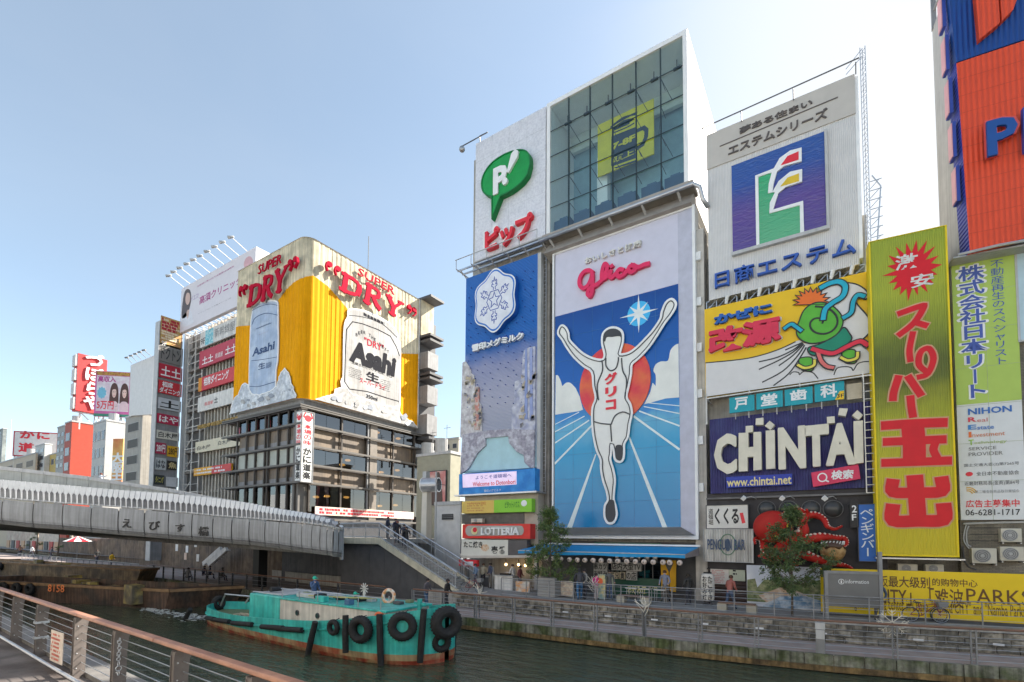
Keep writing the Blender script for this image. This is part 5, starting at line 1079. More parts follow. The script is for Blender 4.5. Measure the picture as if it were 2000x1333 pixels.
aircon(PA,*d2(848,1052),*d2(1000,962),'cream air conditioner directly below the upper one at the frame edge')
aircon(PR,*d2(180,1128),*d2(308,1076),'half hidden cream air conditioner directly beneath the tall yellow green sign',off=-.6);aircon(PR,*d2(360,1128),*d2(478,1078),'half hidden cream air conditioner beside another just above the yellow wall banner',off=-.6)
bw_=root('barred_window',PA.P(1,6,0),'small lit window with dark iron bars above the air conditioners','window');a0,a1,z0,z1=rect(PA,d2(645,922),d2(848,838),0)
build('pane',slab(PA,a0,a1,z0,z1,-.3,-.05),mat('warm_pane',(.30,.16,.07),rgb2=(.08,.05,.04),mixs=2),bw_)
for i in range(8):build('bar',slab(PA,a0+i*(a1-a0)/7-.015,a0+i*(a1-a0)/7+.015,z0,z1,0,.04),BLACK,bw_)
for i in range(3):build('bar',slab(PA,a0,a1,z0+i*(z1-z0)/2-.015,z0+i*(z1-z0)/2+.015,.041,.06),BLACK,bw_)
wp=root('wall_pipes',PA.P(.2,5,0),'pale looping pipes and cables on the tiled wall by the barred window','pipes')
for k,pts in enumerate((((625,815),(612,860),(608,920),(640,970),(660,985)),((640,825),(625,870),(630,940),(655,960)),((600,960),(610,1040),(640,1090),(690,1110)),((600,812),(760,806),(1000,800)))):
    m=MB();m.tube(smoothpts([tuple(PA.P(*PA.uv(*d2(*p),.1),.1))for p in pts],4),.03 if k!=3 else .06,6);build('pipe',m,LGREY if k!=2 else DGREY,wp,smooth=True)
_b=at_z(1604,1194.6,1.75);PY_=Plane(_b.x,_b.y,7);a0=PY_.uv(1603,1150)[0];a1=PY_.uv(2060,1150)[0];zt=PY_.uv(1700,1113)[1]
r=root('wall_banner',PY_.P(3,1.75,0),'long yellow banner wall with brown shopping centre lettering at promenade level','banner')
build('board',slab(PY_,a0,a1,1.75,zt,-.12,0),mat('banner_yellow',(.66,.46,.008),dirt=.05,rough=.4),r);build('plinth',slab(PY_,a0,a1,ZU,1.74,-.3,-.02),DGREY,r)
br_=mat('banner_brown',(.12,.06,.02));text(PY_,'大阪最大级别',d3(615,388),d3(1165,308),.004,br_,r,bold=.014);text(PY_,'的购物中心',d3(1187,385),d3(1586,330),.004,br_,r,bold=.01)
text(PY_,'「难波CITY」「难波',d3(430,532),d3(1460,415),.004,br_,r,bold=.012);text(PY_,'PARKS',d3(1490,535),d3(2060,430),.004,br_,r,bold=.004)
text(PY_,'The largest shopping center in Osaka, "Namba CITY" and "Namba Parks" is',d3(350,600),d3(2090,556),.004,br_,r)
PB=plane_px((1617,1212),(1718,1217),ZU);a0,a1,z0,z1=rect(PB,d3(262,565),d3(712,285),0)
r=root('information_board',PB.P((a0+a1)/2,ZU,0),'dark grey standing information board in front of the yellow banner','board')
build('board',slab(PB,a0,a1,z0,z1,-.08,0),mat('info_grey',(.13,.13,.13),rough=.4),r)
for a in(a0-.06,a1+.06):build('post',slab(PB,a-.07,a+.07,ZU,z1+.12 if a<a0 else z1+1.0,-.12,.04),GREY,r)
build('top_bar',slab(PB,a0,a1,z1+.003,z1+.12,-.1,.03),GREY,r);text(PB,'information',d3(415,362),d3(622,334),.004,WHITE,r);m=MB();cc=PB.uv(*d3(378,347));stroke(PB,[(cc[0]+.11*math.cos(t*math.pi/8),cc[1]+.11*math.sin(t*math.pi/8))for t in range(16)],.02,0,.006,m,True);build('icon_ring',m,WHITE,r);text(PB,'i',d3(372,362),d3(384,332),.004,WHITE,r,bold=.02)
# ================================================================ OCTOPUS FRONT
G=Plane(0,29.9,0)
dk=mat('octopus_wall_black',(.045,.042,.045),dirt=.3,rough=.7)
of=root('octopus_shopfront',G.P(-2,ZU,-.5),'dark shopfront wall between the rental billboard and the promenade','building');a0=G.uv(*c7(62,900))[0];a1=2.3
build('wall',slab(G,a0,a1,3.5,7.85,-1.2,-.25),dk,of)
build('lower_wall',slab(G,a0,a1,ZU,3.49,-1.2,-.4),mat('brown_shutter',(.06,.04,.035),corr=.22,axis=(0,0,1),dirt=.2),of)
build('ledge',slab(G,a0,a1,7.5,7.6,-.249,-.05),DSTEEL,of)
for i,cx in enumerate((443,582,727,868)):
    c=G.uv(*c7(cx,890),.1);o=root('round_dome',G.P(*c,0),'glossy dark round dome '+['one','two','three','four'][i]+' of four above the octopus, from the left','dome','domes above the octopus');m=MB();m.ball(G.P(*c,-.2),.42,20,12,(1,.7,1));build('shell',m,mat('dome_grey',(.05,.05,.05),rough=.25),o,smooth=True)
    m=MB();m.torus(G.P(*c,-.2),.43,.03,(0,1,0),20,6);build('ring',m,DSTEEL,o)
for i,cx in enumerate((300,545,815)):
    o=root('floodlight',G.P(*G.uv(*c7(cx,820),.9),.9),'small white floodlight on a thin arm '+['above the black brush script sign','above the octopus head','above the octopus right side'][i],'lamp','floodlights over the octopus front')
    p=G.P(*G.uv(*c7(cx,822),.9),.9);m=MB();m.tube([p+Vector((0,-.1,-.05)),p+Vector((0,.08,.06))],[.15,.10],4);build('lamp_head',m,WHITE,o);m=MB();m.bar(p,p+Vector((.35,.4,.1)),.03);m.bar(p+Vector((.35,.4,.1)),p+Vector((.5,1.1,.0)),.03);build('arm',m,LGREY,o)
oc=root('octopus_sculpture',G.P(*G.uv(*c7(520,1100),.6),.3),'giant red octopus sculpture mounted on the dark shop wall','sculpture')
ored=mat('octopus_red',(.40,.025,.016),rough=.62,spec=.25,dirt=.2,rgb2=(.42,.02,.015),mixs=2);osk=mat('sucker_cream',(.62,.50,.42))
m=MB();hc=G.P(*G.uv(*c7(485,1005),.7),.55);m.ball(hc,.98,22,14,(.98,.75,.88));build('head',m,ored,oc,smooth=True)
m=MB();m.ball(G.P(*G.uv(*c7(590,1090),.6),.5),.6,16,10,(1,.8,.8));build('body',m,ored,oc,smooth=True)
for cx,cy in((590,1000),(505,1075)):m=MB();m.ball(G.P(*G.uv(*c7(cx,cy),1.1),1.1),.13,10,8);e=build('eye',m,mat('eye_yellow',(.7,.5,.05)),oc,smooth=True);m=MB();m.ball(G.P(*G.uv(*c7(cx,cy),1.22),1.22),.06,8,6);build('pupil',m,BLACK,e)
for pts in([(560,1000),(580,930),(630,900),(680,915),(705,935),(700,895)],[(620,1070),(680,1040),(672,975),(700,935),(760,930),(810,960),(835,1005),(880,1020),(925,1000)],[(640,1090),(720,1082),(800,1070),(880,1078),(940,1080),(955,1110),(935,1130)],
            [(610,1130),(690,1180),(780,1215),(880,1240),(950,1255),(990,1270)],[(560,1110),(500,1165),(440,1150),(418,1100),(395,1078),(370,1085),(378,1115)],[(580,1120),(520,1190),(470,1210),(420,1190),(385,1195)],[(600,1130),(570,1190),(600,1230),(640,1250)],[(620,1120),(660,1160),(640,1200),(600,1180)]):
    n=len(pts);P3=[tuple(G.P(*G.uv(*c7(*p),.6),.45+.35*math.sin(i*1.3)))for i,p in enumerate(pts)];sp=smoothpts(P3,6);rs=[max(.05,.25*(1-i/len(sp))+.045)for i in range(len(sp))]
    m=MB();m.tube(sp,rs,10);t_=build('tentacle',m,ored,oc,smooth=True);m=MB()
    for i in range(3,len(sp)-1,2):
        p=Vector(sp[i]);d=(Vector(sp[i+1])-p).normalized();s_=d.cross(Vector((0,-1,0))).normalized();m.ball(p-s_*rs[i]*.75+Vector((0,-rs[i]*.55,0)),rs[i]*.34,6,4)
    build('sucker',m,osk,t_,kind='stuff')
o=root('takoyaki_ball_model',G.P(*G.uv(*c7(865,1160),.6),.5),'big round browned dumpling model with white topping on a pick beside the octopus','sculpture')
c=G.P(*G.uv(*c7(865,1155),.6),.6);m=MB();m.ball(c,.56,20,12);build('ball',m,mat('dumpling_tan',(.42,.26,.11),dirt=.25,rgb2=(.3,.16,.06),mixs=5),o,smooth=True)
m=MB();rnd=random.Random(1);m.ball(c+Vector((0,0,.06)),.572,18,6,(1,1,.9));tp=[(v[0],v[1],max(v[2],c.z+.12+.10*math.sin(math.atan2(v[1]-c.y,v[0]-c.x)*7)))for v in m.v];m.v=tp;build('sauce',m,mat('sauce_brown',(.07,.035,.02),rough=.3),o,smooth=True)
m=MB()
for k in range(9):t=-1.2+k*.3;m.bar(c+Vector((.5*math.sin(t),-.35,.3)),c+Vector((.5*math.sin(t+.15),-.42,.46)),.045)
build('topping',m,WHITE,o,kind='stuff');m=MB();m.bar(c+Vector((0,0,-.7)),c,.05);build('pick',m,DWHITE,o)
r,q=sign('shop_sign','white sign with large black brush script and a red seal above the oval penguin sign',G,c7(66,1015),c7(327,865),mat('sign_offwhite',(.58,.56,.52),dirt=.12),o=.05,th=.2,frame=DGREY,fw=.03)
S7=lambda pts,wd,mb_,o=.06:stroke(G,smoothpts([G.uv(*c7(*p),o)for p in pts],4),wd,.05,o,mb_)
text(G,'くくる',c7(118,988),c7(268,886),.052,BLACK,r,bold=.03,name='brush_script')
text(G,'道頓堀',c7(80,995),c7(105,890),.052,BLACK,r,vert=True,bold=.01);build('red_seal',ppoly(G,[c7(*p)for p in((275,918),(296,915),(312,980),(290,985))],.05,.06),RED,r)
r,q=sign('shop_sign','white slatted sign reading PENGUIN BAR over a green oval, rust stained',G,c7(50,1222),c7(358,1022),mat('penguin_white',(.58,.56,.52),dirt=.2,streak=.35,corr=.13,axis=(1,0,0)),o=.1,th=.2,frame=LGREY,fw=.03)
cc=G.uv(*c7(200,1118),.12);m=MB();stroke(G,[(cc[0]+.40*math.cos(t*math.pi/14),cc[1]+.58*math.sin(t*math.pi/14))for t in range(28)],.05,.1,.16,m,True);build('oval',m,mat('oval_green',(.10,.2,.13)),r)
m=MB();polyshape(G,[(cc[0]+.14*math.cos(t*math.pi/8),cc[1]-.03+.36*math.sin(t*math.pi/8))for t in range(16)],.1,.14,m);build('bird_shape',m,mat('bird_grey',(.10,.14,.2)),r)
text(G,'PENGUIN BAR',c7(70,1150),c7(308,1085),.16,mat('penguin_blue',(.06,.09,.16)),r,th=.04,bold=.01)
r,q=sign('upright_sign','upright blue sign with white vertical katakana beside the 2F sign',G,c7(1035,1222),c7(1132,862),mat('upright_blue',(.03,.12,.42),dirt=.08),o=.3,th=.25,frame=DGREY,fw=.03)
m=MB();text(G,'ペンギンバー',c7(1050,1190),c7(1120,890),.305,mat('pale_blue_letter',(.6,.66,.74)),r,vert=True,bold=.01,gap=-.05)
r,q=sign('arrow_sign','black arrow shaped 2F sign beside the upright blue sign',G,c7(978,1010),c7(1030,860),BLACK,o=.3,th=.3);build('arrow_tip',ppoly(G,[c7(*p)for p in((962,862),(1042,858),(1003,828))],.0,.3),BLACK,r)
text(G,'2',c7(988,915),c7(1018,868),.305,WHITE,r,bold=.02);text(G,'F',c7(988,965),c7(1015,925),.305,WHITE,r,bold=.02)
r,q=sign('menu_board','white paper menu notice with faint pink heading on the dark brown wall',G,d4(945,365),d4(1105,230),mat('paper_white',(.56,.53,.50)),o=-.3,th=.05,cat='notice');scribble(G,q[0]+.08,q[1]-.08,q[2]+.05,q[3]-.1,-.295,8,mat('pink_print',(.5,.25,.24)),r,3)
r,q=sign('menu_board','plain pale green notice board right of the white paper menu',G,d4(1110,338),d4(1250,230),mat('paper_green',(.42,.45,.36)),o=-.3,th=.05,cat='notice');scribble(G,q[0]+.2,q[1]-.2,q[2]+.3,q[3]-.06,-.295,2,BLACK,r,8,.6)
r,q=sign('mural_panel','wide landscape mural of white town, trees and blue water behind the rail',G,d4(1270,590),d4(1925,222),mat('mural_pale',(.50,.52,.58),dirt=.1,rgb2=(.62,.62,.64),mixs=.7),o=.15,th=.1,cat='mural')
mg=mat('mural_green',(.13,.17,.06),dirt=.5,scale=5,rgb2=(.30,.30,.16),mixs=3);mbk=mat('mural_blue',(.10,.20,.33),dirt=.3,rgb2=(.45,.52,.6),mixs=2.5);mt_=mat('mural_terracotta',(.45,.30,.20),rgb2=(.55,.5,.44),mixs=3)
build('painted_field',ppoly(G,[d4(*p)for p in((1270,330),(1340,320),(1360,400),(1420,330),(1560,330),(1700,380),(1925,330),(1925,520),(1780,470),(1560,470),(1430,530),(1270,520))],.15,.16),mg,r)
build('painted_field',ppoly(G,[d4(*p)for p in((1370,470),(1560,400),(1690,420),(1800,470),(1700,500),(1560,500),(1440,530))],.15,.165),mt_,r)
build('painted_field',ppoly(G,[d4(*p)for p in((1410,560),(1560,480),(1760,470),(1925,520),(1925,588),(1420,585))],.15,.17),mbk,r)
ln=root('paper_lantern',G.P(*G.uv(*d4(920,520),1.2),1.2),'large tall white paper lantern with black characters standing by the brown wall','lantern')
la,lb=G.uv(*d4(920,520),1.2),G.uv(*d4(920,275),1.2);H=lb[1]-la[1];W_=.36;lc=G.P(la[0],la[1],1.2);m=MB()
m.tube([lc+Vector((0,0,H*t))for t in(0,.01,.04,.1,.3,.5,.7,.9,.96,.99,1)],[W_*k for k in(.55,.7,.85,.95,1,1.02,1,.95,.85,.7,.55)],20);build('paper',m,mat('lantern_paper',(.62,.60,.56)),ln,smooth=True)
for k in range(14):m=MB();z=H*(k+.5)/14;m.torus(lc+Vector((0,0,z)),W_*(1.0 if 2<k<12 else .93),.008,(0,0,1),20,4);build('rib',m,DWHITE,ln)
for z in(-.06,H):m=MB();m.tube([lc+Vector((0,0,z)),lc+Vector((0,0,z+.07))],W_*.6,14);build('cap',m,BLACK,ln)
m=MB();m.box(lc.x-.25,lc.x+.25,lc.y-.2,lc.y+.2,ZU,ZU+.05);m.bar(lc+Vector((0,.45,ZU-la[1])),lc+Vector((0,.45,H+.35)),.05);m.bar(lc+Vector((0,.45,H+.33)),lc+Vector((0,0,H+.25)),.05);build('stand',m,BLACK,ln)
lp=Plane(lc.x,lc.y-W_*1.0,18);
for s,dx,ang in(('お好み焼',-.12,0),('たこやき',.17,42)):
    q_=Plane(lc.x+W_*1.03*math.sin(R_(ang-12)),lc.y-W_*1.03*math.cos(R_(ang-12)),ang-12)
    mb_=MB()
    for i,ch_ in enumerate(s):put_text(q_,ch_,-.12,.12,lc.z+H*(.93-.22*(i+1))+.01,lc.z+H*(.93-.22*i)-.02,0,.005,.02,0,mb_)
    build('lettering',mb_,BLACK,ln)
# ================================================================ GROUND FLOOR UNDER THE RUNNER
gf=root('shopfront',G.P(-10,ZU,-.3),'green and dark fronted skewer restaurant under the blue awning','shop')
xa=G.uv(1052,1140)[0];xb=G.uv(1366,1140)[0];grw=mat('shop_green',(.02,.075,.05),rough=.3,dirt=.2)
for nm,a,b,z0,z1,o,mt in(('wall',xa,xb,ZU,5.0,-.8,DGREY),('lower_panel',G.uv(*d7(560,800))[0],G.uv(*d7(1262,800))[0],ZU,2.75,-.1,grw),('upper_panel',G.uv(*d7(400,500))[0],G.uv(*d7(1262,500))[0],4.3,4.95,-.1,grw)):
    build(nm,slab(G,a,b,z0,z1,o-.2,o),mt,gf)
gd=glassmat('dark_shop_glass',(.12,.14,.14),refl=.06)
for i in range(6):
    a=G.uv(*d7(640+i*104,600))[0];b=G.uv(*d7(640+(i+1)*104,600))[0];build('pane',slab(G,a+.02,b-.02,2.78,4.28,-.14,-.12),gd,gf);build('mullion',slab(G,a-.02,a+.02,2.76,4.29,-.16,-.08),DSTEEL,gf)
for nm,pts in(('door_leaf',((1268,368),(1370,368),(1378,760),(1280,770))),('door_leaf',((1385,368),(1468,368),(1465,780),(1390,765)))):build(nm,ppoly(G,[d7(*p)for p in pts],-.12,-.02),mat('door_yellow',(.60,.32,.01),dirt=.1),gf)
build('door_gap',ppoly(G,[d7(*p)for p in((1320,400),(1435,400),(1380,530))],-.05,0),DGREY,gf)
for s,bl_,tr_ in(('串カツ',(400,485),(566,405)),('店内大型TV',(632,485),(1005,405)),('お好み',(400,560),(570,505)),('の店',(822,615),(948,520))):
    a0,a1,z0,z1=rect(G,d7(*bl_),d7(*tr_),.12);b_=build('name_plate',slab(G,a0-.03,a1+.03,z0-.03,z1+.03,-.1,.1),mat('plate_grey_white',(.36,.35,.33)),gf);build('lettering',put_text(G,s,a0,a1,z0,z1,.11,.115,.02),BLACK,b_)
for s,bl_,tr_ in(('酒',(610,605),(665,522)),('兄',(668,605),(727,522)),('貴',(740,612),(798,520))):
    a0,a1,z0,z1=rect(G,d7(*bl_),d7(*tr_),.14);b_=build('name_plate',slab(G,a0,a1,z0,z1,-.1,.1),mat('plate_cream2',(.42,.36,.26)),gf);build('lettering',put_text(G,s,a0+.02,a1-.02,z0+.02,z1-.02,.11,.115,.02),BLACK,b_)
text(G,'お好み焼',d7(840,790),d7(1080,700),-.09,mat('letter_yellow_pale',(.6,.55,.25)),gf,bold=.03);text(G,'いか',d7(1130,745),d7(1225,705),-.09,mat('letter_yellow_pale',(.6,.55,.25)),gf,bold=.02)
aw=root('awning',(-11,29,4.9),'long bright blue fabric awning over the restaurant front','awning');ab_=mat('awning_blue',(.004,.23,.50),rough=.55,dirt=.1,scale=2)
yA=27.6;pT0=at_y(1062,1066,29.75);pT1=at_y(1366,1069,29.75);pF0=at_y(1012,1078,yA);pF1=at_y(1338,1083,yA);zT=pT1.z;zF=pF1.z;xl,xr=pT0.x-.1,pT1.x
n=20;mats=[]
for i in range(n):
    a=xl+(xr-xl)*i/n;b=xl+(xr-xl)*(i+1)/n;c_=pF0.x+(pF1.x-pF0.x)*i/n;d_=pF0.x+(pF1.x-pF0.x)*(i+1)/n;
    if i==0:m=MB()
    s=.02*math.sin(i*.8);s2=.02*math.sin((i+1)*.8);m.quad((a,29.75,zT),(c_,yA,zF+s),(d_,yA,zF+s2),(b,29.75,zT));m.quad((c_,yA,zF+s),(c_,yA-.01,zF-.22+s*1.5),(d_,yA-.01,zF-.22+s2*1.5),(d_,yA,zF+s2))
build('fabric',m,ab_,aw);m=MB();m.bar((pF0.x,yA,zF-.02),(pF1.x,yA,zF-.02),.05);build('front_bar',m,LGREY,aw)
for x,x2 in((xl,pF0.x),(xr-.02,pF1.x)):m=MB();m.bar((x,29.75,zT-.1),(x2,yA,zF-.05),.05);m.quad((x,29.75,zT-.02),(x2,yA,zF-.02),(x2,yA,zF-.2),(x,29.75,zT-.5));build('side_flap',m,mat('flap_grey',(.25,.22,.22)),aw)
m=MB();m.box(xl,xr+.05,29.6,29.85,zT+.02,zT+.12);build('housing',m,WHITE,aw)
lanx=[d7(x,370)[0]for x in(82,185,283,390,495,605,712,828,942,1053,1172,1300,1386,1518)]+[d5(x,150)[0]for x in(720,770,850,905,980)]
ORD='first second third fourth fifth sixth seventh eighth ninth tenth eleventh twelfth thirteenth fourteenth fifteenth sixteenth seventeenth eighteenth nineteenth'.split()
for i,x in enumerate(sorted(lanx)):
    p=at_y(x,lerp_tab([(1030,1088),(1120,1094),(1340,1100)],x),yA+.1);o=root('round_lantern',p,'small round paper lantern, '+ORD[i]+' from the left under the blue awning','lantern','round lanterns under the awning')
    m=MB();m.ball(p,.155,12,8);build('paper',m,mat('lantern_cream',(.62,.52,.46),dirt=.1),o,smooth=True);q_=Plane(p.x,p.y-.16,0);m=put_text(q_,random.choice('串酒肉祭の店'),-.06,.06,p.z-.06,p.z+.06,0,.004,.02);build('lettering',m,BLACK,o);m=MB();m.tube([p+Vector((0,0,.14)),p+Vector((0,0,.19))],.05,6);build('cap',m,BLACK,o)
GL=Plane(0,29.3,0)
lf=root('corner_shopfront',GL.P(-20,ZU,0),'small corner shop building carrying the yellow, red and white shop signs','shop');xa,xb=GL.uv(*d6(112,400))[0],GL.uv(*d6(850,400))[0]
build('upper_wall',slab(GL,xa,xb,4.75,8.35,-1.6,-.35),mat('shop_wall_beige',(.35,.31,.26),dirt=.2),lf);build('window_strip',ppoly(GL,[d6(*p)for p in((112,330),(735,300),(735,425),(112,430))],-.34,-.3),mat('grime_glass',(.08,.08,.075),rough=.3,dirt=.4),lf)
build('back_wall',slab(GL,xa,xb,ZU,4.74,-2.6,-2.4),DGREY,lf);build('canopy',ppoly(GL,[d6(*p)for p in((90,725),(105,748),(830,742),(830,768),(110,772),(88,740))],-1.5,.5),mat('canopy_cream',(.50,.45,.40)),lf)
build('side_post',slab(GL,xa,xa+.15,ZU,4.7,-.5,-.2),LGREY,lf);build('side_post',slab(GL,xb-.2,xb,ZU,4.7,-.5,-.2),LGREY,lf)
aircon(GL,*d6(205,415),*d6(318,375),'tiny cream air conditioner above the red burger restaurant sign',off=-.3)
r,q=sign('shop_sign','yellow half and green half shop sign with handwritten lettering',GL,d6(112,325),d6(435,190),mat('sign_mustard',(.60,.42,.10),dirt=.08),o=.2,th=.5);q1=q
build('green_board',slab(GL,q[1]+.003,GL.uv(*d6(812,230),.2)[0],q[2],q[3],-.3,.2),mat('sign_lime',(.22,.50,.04),dirt=.06),r);scribble(GL,q[0]+.5,q[1]-.5,q[2]+.1,q[3]-.1,.204,4,mat('orange_print',(.5,.25,.08)),r,6);text(GL,'占い館',d6(190,245),d6(355,205),.205,mat('sign_ink_red',(.5,.2,.05)),r)
text(GL,'ピタットハウス',d6(545,272),d6(690,198),.205,mat('green_ink',(.02,.16,.03)),r,bold=.012);cc=GL.uv(*d6(735,222),.21);build('round_emblem',polyshape(GL,[(cc[0]+.24*math.cos(t*.39),cc[1]+.22*math.sin(t*.39))for t in range(16)],.2,.21),WHITE,r)
r,q=sign('shop_sign','red LOTTERIA sign with white capsule and raised white letters',GL,d6(118,572),d6(798,428),mat('lot_red',(.62,.04,.03),dirt=.06),o=.35,th=.7)
cps=[GL.uv(*d6(205+18*math.cos(t)*2.0-20,498-52*math.sin(t)),.36)for t in[math.pi/2+k*math.pi/10 for k in range(11)]];cps2=[GL.uv(*d6(700+33*math.cos(t),495-48*math.sin(t)),.36)for t in[-math.pi/2+k*math.pi/10 for k in range(11)]]
build('capsule',polyshape(GL,cps+cps2,.35,.365),mat('capsule_grey',(.36,.34,.31)),r);text(GL,'LOTTERIA',d6(302,540),d6(682,462),.37,WHITE,r,th=.12,bold=.03)
cc=GL.uv(*d6(238,500),.4);build('ball_emblem',polyshape(GL,[(cc[0]+.30*math.cos(t*.31),cc[1]+.28*math.sin(t*.31))for t in range(20)],.365,.42),mat('lot_cream',(.62,.55,.3)),r);build('ball_emblem_red',polyshape(GL,[(cc[0]+.06+.20*math.cos(t*.39),cc[1]+.08+.18*math.sin(t*.39))for t in range(16)],.42,.43),RED,r)
r,q=sign('shop_sign','white takoyaki sign with black brush characters and dumpling picture',GL,d6(108,745),d6(575,590),mat('tako_white',(.60,.58,.52),dirt=.08),o=.35,th=.5);build('dark_board',slab(GL,q[1]+.003,GL.uv(*d6(765,700),.35)[0],q[2],q[3],-.15,.33),mat('tako_dark',(.10,.09,.09),dirt=.2),r)
text(GL,'たこ焼き',d6(132,665),d6(318,606),.36,BLACK,r,bold=.03);text(GL,'壱番',d6(402,725),d6(555,655),.36,BLACK,r,bold=.03,each=True,gap=.2);m=MB();cc=GL.uv(*d6(345,668),.36);build('dumpling_picture',polyshape(GL,[(cc[0]+.36*math.cos(t*.39),cc[1]+.26*math.sin(t*.39))for t in range(16)],.35,.362),mat('dump_tan',(.55,.32,.18),rgb2=(.6,.5,.38),mixs=6),r)
r,q=sign('shop_sign','small red and white hanging sign at the foot of the stairs',GL,d6(82,848),d6(262,792),RED,o=.5,th=.3);build('white_part',ppoly(GL,[d6(*p)for p in((140,845),(145,808),(225,806),(225,845))],.5,.51),WHITE,r)
for i,(x,y)in enumerate(((555,835),(680,838),(748,845))):
    p=at_y(*d6(x,y),30.3);o=root('warm_bulb',p,'warm glowing bulb '+['left','middle','right'][i]+'most of three inside the takoyaki stall','lamp','bulbs in the takoyaki stall');m=MB();m.ball(p,.09,8,6);build('bulb',m,emit('warm_bulb',(1.0,.62,.25),3.5),o);m=MB();m.bar(p,p+Vector((0,0,.4)),.03);build('cord',m,BLACK,o)
def crate_like(name,label,x0,x1,ybase,h,Yd,mt,cat,dy=.5,group=None,parts=()):
    p0=at_z(x0,ybase,ZU);p1=at_z(x1,ybase,ZU);y=(p0.y+p1.y)/2 if Yd is None else Yd;p0,p1=at_y(x0,ybase,y),at_y(x1,ybase,y)
    o=root(name,((p0.x+p1.x)/2,y+dy/2,ZU),label,cat,group);m=MB();m.box(p0.x,p1.x,y,y+dy,ZU+.003,ZU+h);build('body',m,mt,o,bevel=.02);return o,(p0.x,p1.x,y)
wht=WHITE
pk=mat('poster_photo',(.55,.42,.33),dirt=.3,rgb2=(.66,.58,.46),mixs=5,scale=7)
PF=Plane(0,27.2,0)
def aboard(label,bl,tr,pl,mt,extra=None):
    a0,a1,z0,z1=rect(pl,bl,tr,0);z0=max(z0,ZU+.05)if z0<ZU+.3 else z0;o=root('standing_sign',pl.P((a0+a1)/2,ZU,-.1),label,'standing sign');build('board',slab(pl,a0,a1,z0,z1,-.05,0),mt,o)
    for a in(a0+.04,a1-.04):m=MB();m.bar(pl.P(a,ZU,.0+.02),pl.P(a,z1-.1,-.06),.03);build('leg',m,LGREY,o);m=MB();m.bar(pl.P(a,ZU,-.5),pl.P(a,z1-.1,-.06),.03);build('leg',m,LGREY,o)
    return o,(a0,a1,z0,z1)
o,q=aboard('standing cream food photo poster right of the potted tree',d5(945,485),d5(1085,345),PF,pk)
o,q=aboard('standing panel with a big round red face shape behind the rail',d5(1290,500),d5(1372,285),PF,mat('panel_bluegreen',(.16,.26,.26),rgb2=(.5,.42,.2),mixs=3));cc=PF.uv(*d5(1328,345));build('round_red_shape',polyshape(PF,[(cc[0]+.17*math.cos(t*.39),cc[1]+.2*math.sin(t*.39))for t in range(16)],0,.01),mat('round_red_orange',(.6,.12,.04)),o)
o,q=aboard('tall pale yellow menu board in front of the green restaurant wall',d5(1385,440),d5(1442,285),Plane(0,28.2,0),mat('menu_pale',(.50,.50,.34),dirt=.15));scribble(Plane(0,28.2,0),q[0]+.03,q[1]-.03,q[2]+.1,q[3]-.1,.004,8,mat('menu_ink',(.15,.2,.1)),o,2)
o,q=aboard('white stall board with a small orange picture near the takoyaki counter',d6(650,1120),d6(790,1010),Plane(0,27.6,0),mat('stall_pic',(.52,.50,.46),rgb2=(.55,.28,.12),mixs=2.5))
o,q=aboard('pale grey menu frame standing left of the takoyaki counter',d6(388,985),d6(428,860),Plane(0,28.6,0),mat('menu_frame',(.42,.42,.40)))
cn=root('stall_counter',(-17.8,28.3,ZU),'white takoyaki stall counter with grill under the canopy','counter');m=MB();x0_,x1_=at_y(*d6(440,1000),28.2).x,at_y(*d6(620,1000),28.2).x;m.box(x0_,x1_,28.2,29.0,ZU+.003,ZU+.95);build('body',m,DWHITE,cn);m=MB();m.box(x0_-.05,x1_+.05,28.1,29.05,ZU+.953,ZU+1.0);build('worktop',m,STEEL,cn);m=MB();m.box(x0_+.3,x0_+1.1,28.4,28.8,ZU+1.003,ZU+1.12);build('grill',m,BLACK,cn)
for i,(lx,lab)in enumerate(((330,'dark stacked goods'),(470,'white boxed goods'),(560,'white paper rolls'))):
    x=at_y(*d6(lx,1000),28.9).x;o=root('crate',(x,29.2,ZU),lab+' crate standing by the takoyaki stall','crate');m=MB();m.box(x-.3,x+.3,29.1,29.6,ZU+.003,ZU+.7+.2*i);build('body',m,[DGREY,WHITE,DWHITE][i],o,bevel=.02);m=MB();m.box(x-.32,x+.32,29.08,29.62,ZU+.705+.2*i,ZU+.76+.2*i);build('lid',m,LGREY,o)
for i,(xa_,xb_,lab)in enumerate(((*[d4(x,0)[0]for x in(110,400)],'low wooden bench on stone blocks in front of the blue awning restaurant'),(*[d4(x,0)[0]for x in(1000,1350)],'low wooden bench on stone blocks in front of the paper notices'))):
    y=26.8;x0_,x1_=at_y(xa_,1180,y).x,at_y(xb_,1180,y).x;o=root('bench',((x0_+x1_)/2,y+.2,ZU),lab,'bench')
    for x in(x0_,x1_-.45):m=MB();m.box(x,x+.45,y,y+.45,ZU+.003,ZU+.36);build('stone_block',m,mat('bench_stone',(.34,.31,.25),dirt=.2),o)
    for k in range(3):m=MB();m.box(x0_+.05,x1_-.05,y+.02+k*.15,y+.145+k*.15,ZU+.363,ZU+.43);build('slat',m,mat('bench_wood',(.18,.11,.08),dirt=.2),o)
for i,xx in enumerate((1235,1262,1290)):
    p=at_y(xx,1175,28.3);o=root('table',(p.x,28.3,ZU),'small white folding table '+['nearest the bench','in the middle','by the yellow doors'][i]+' before the green shop wall','table','folding tables before the green wall')
    m=MB();m.box(p.x-.32,p.x+.32,28.0,28.55,ZU+.68,ZU+.72);build('tabletop',m,DWHITE,o)
    for dx in(-.28,.28):
        for dy in(-.22,.2):m=MB();m.bar((p.x+dx,28.3+dy,ZU),(p.x+dx*.9,28.3+dy,ZU+.68),.025);build('leg',m,STEEL,o)
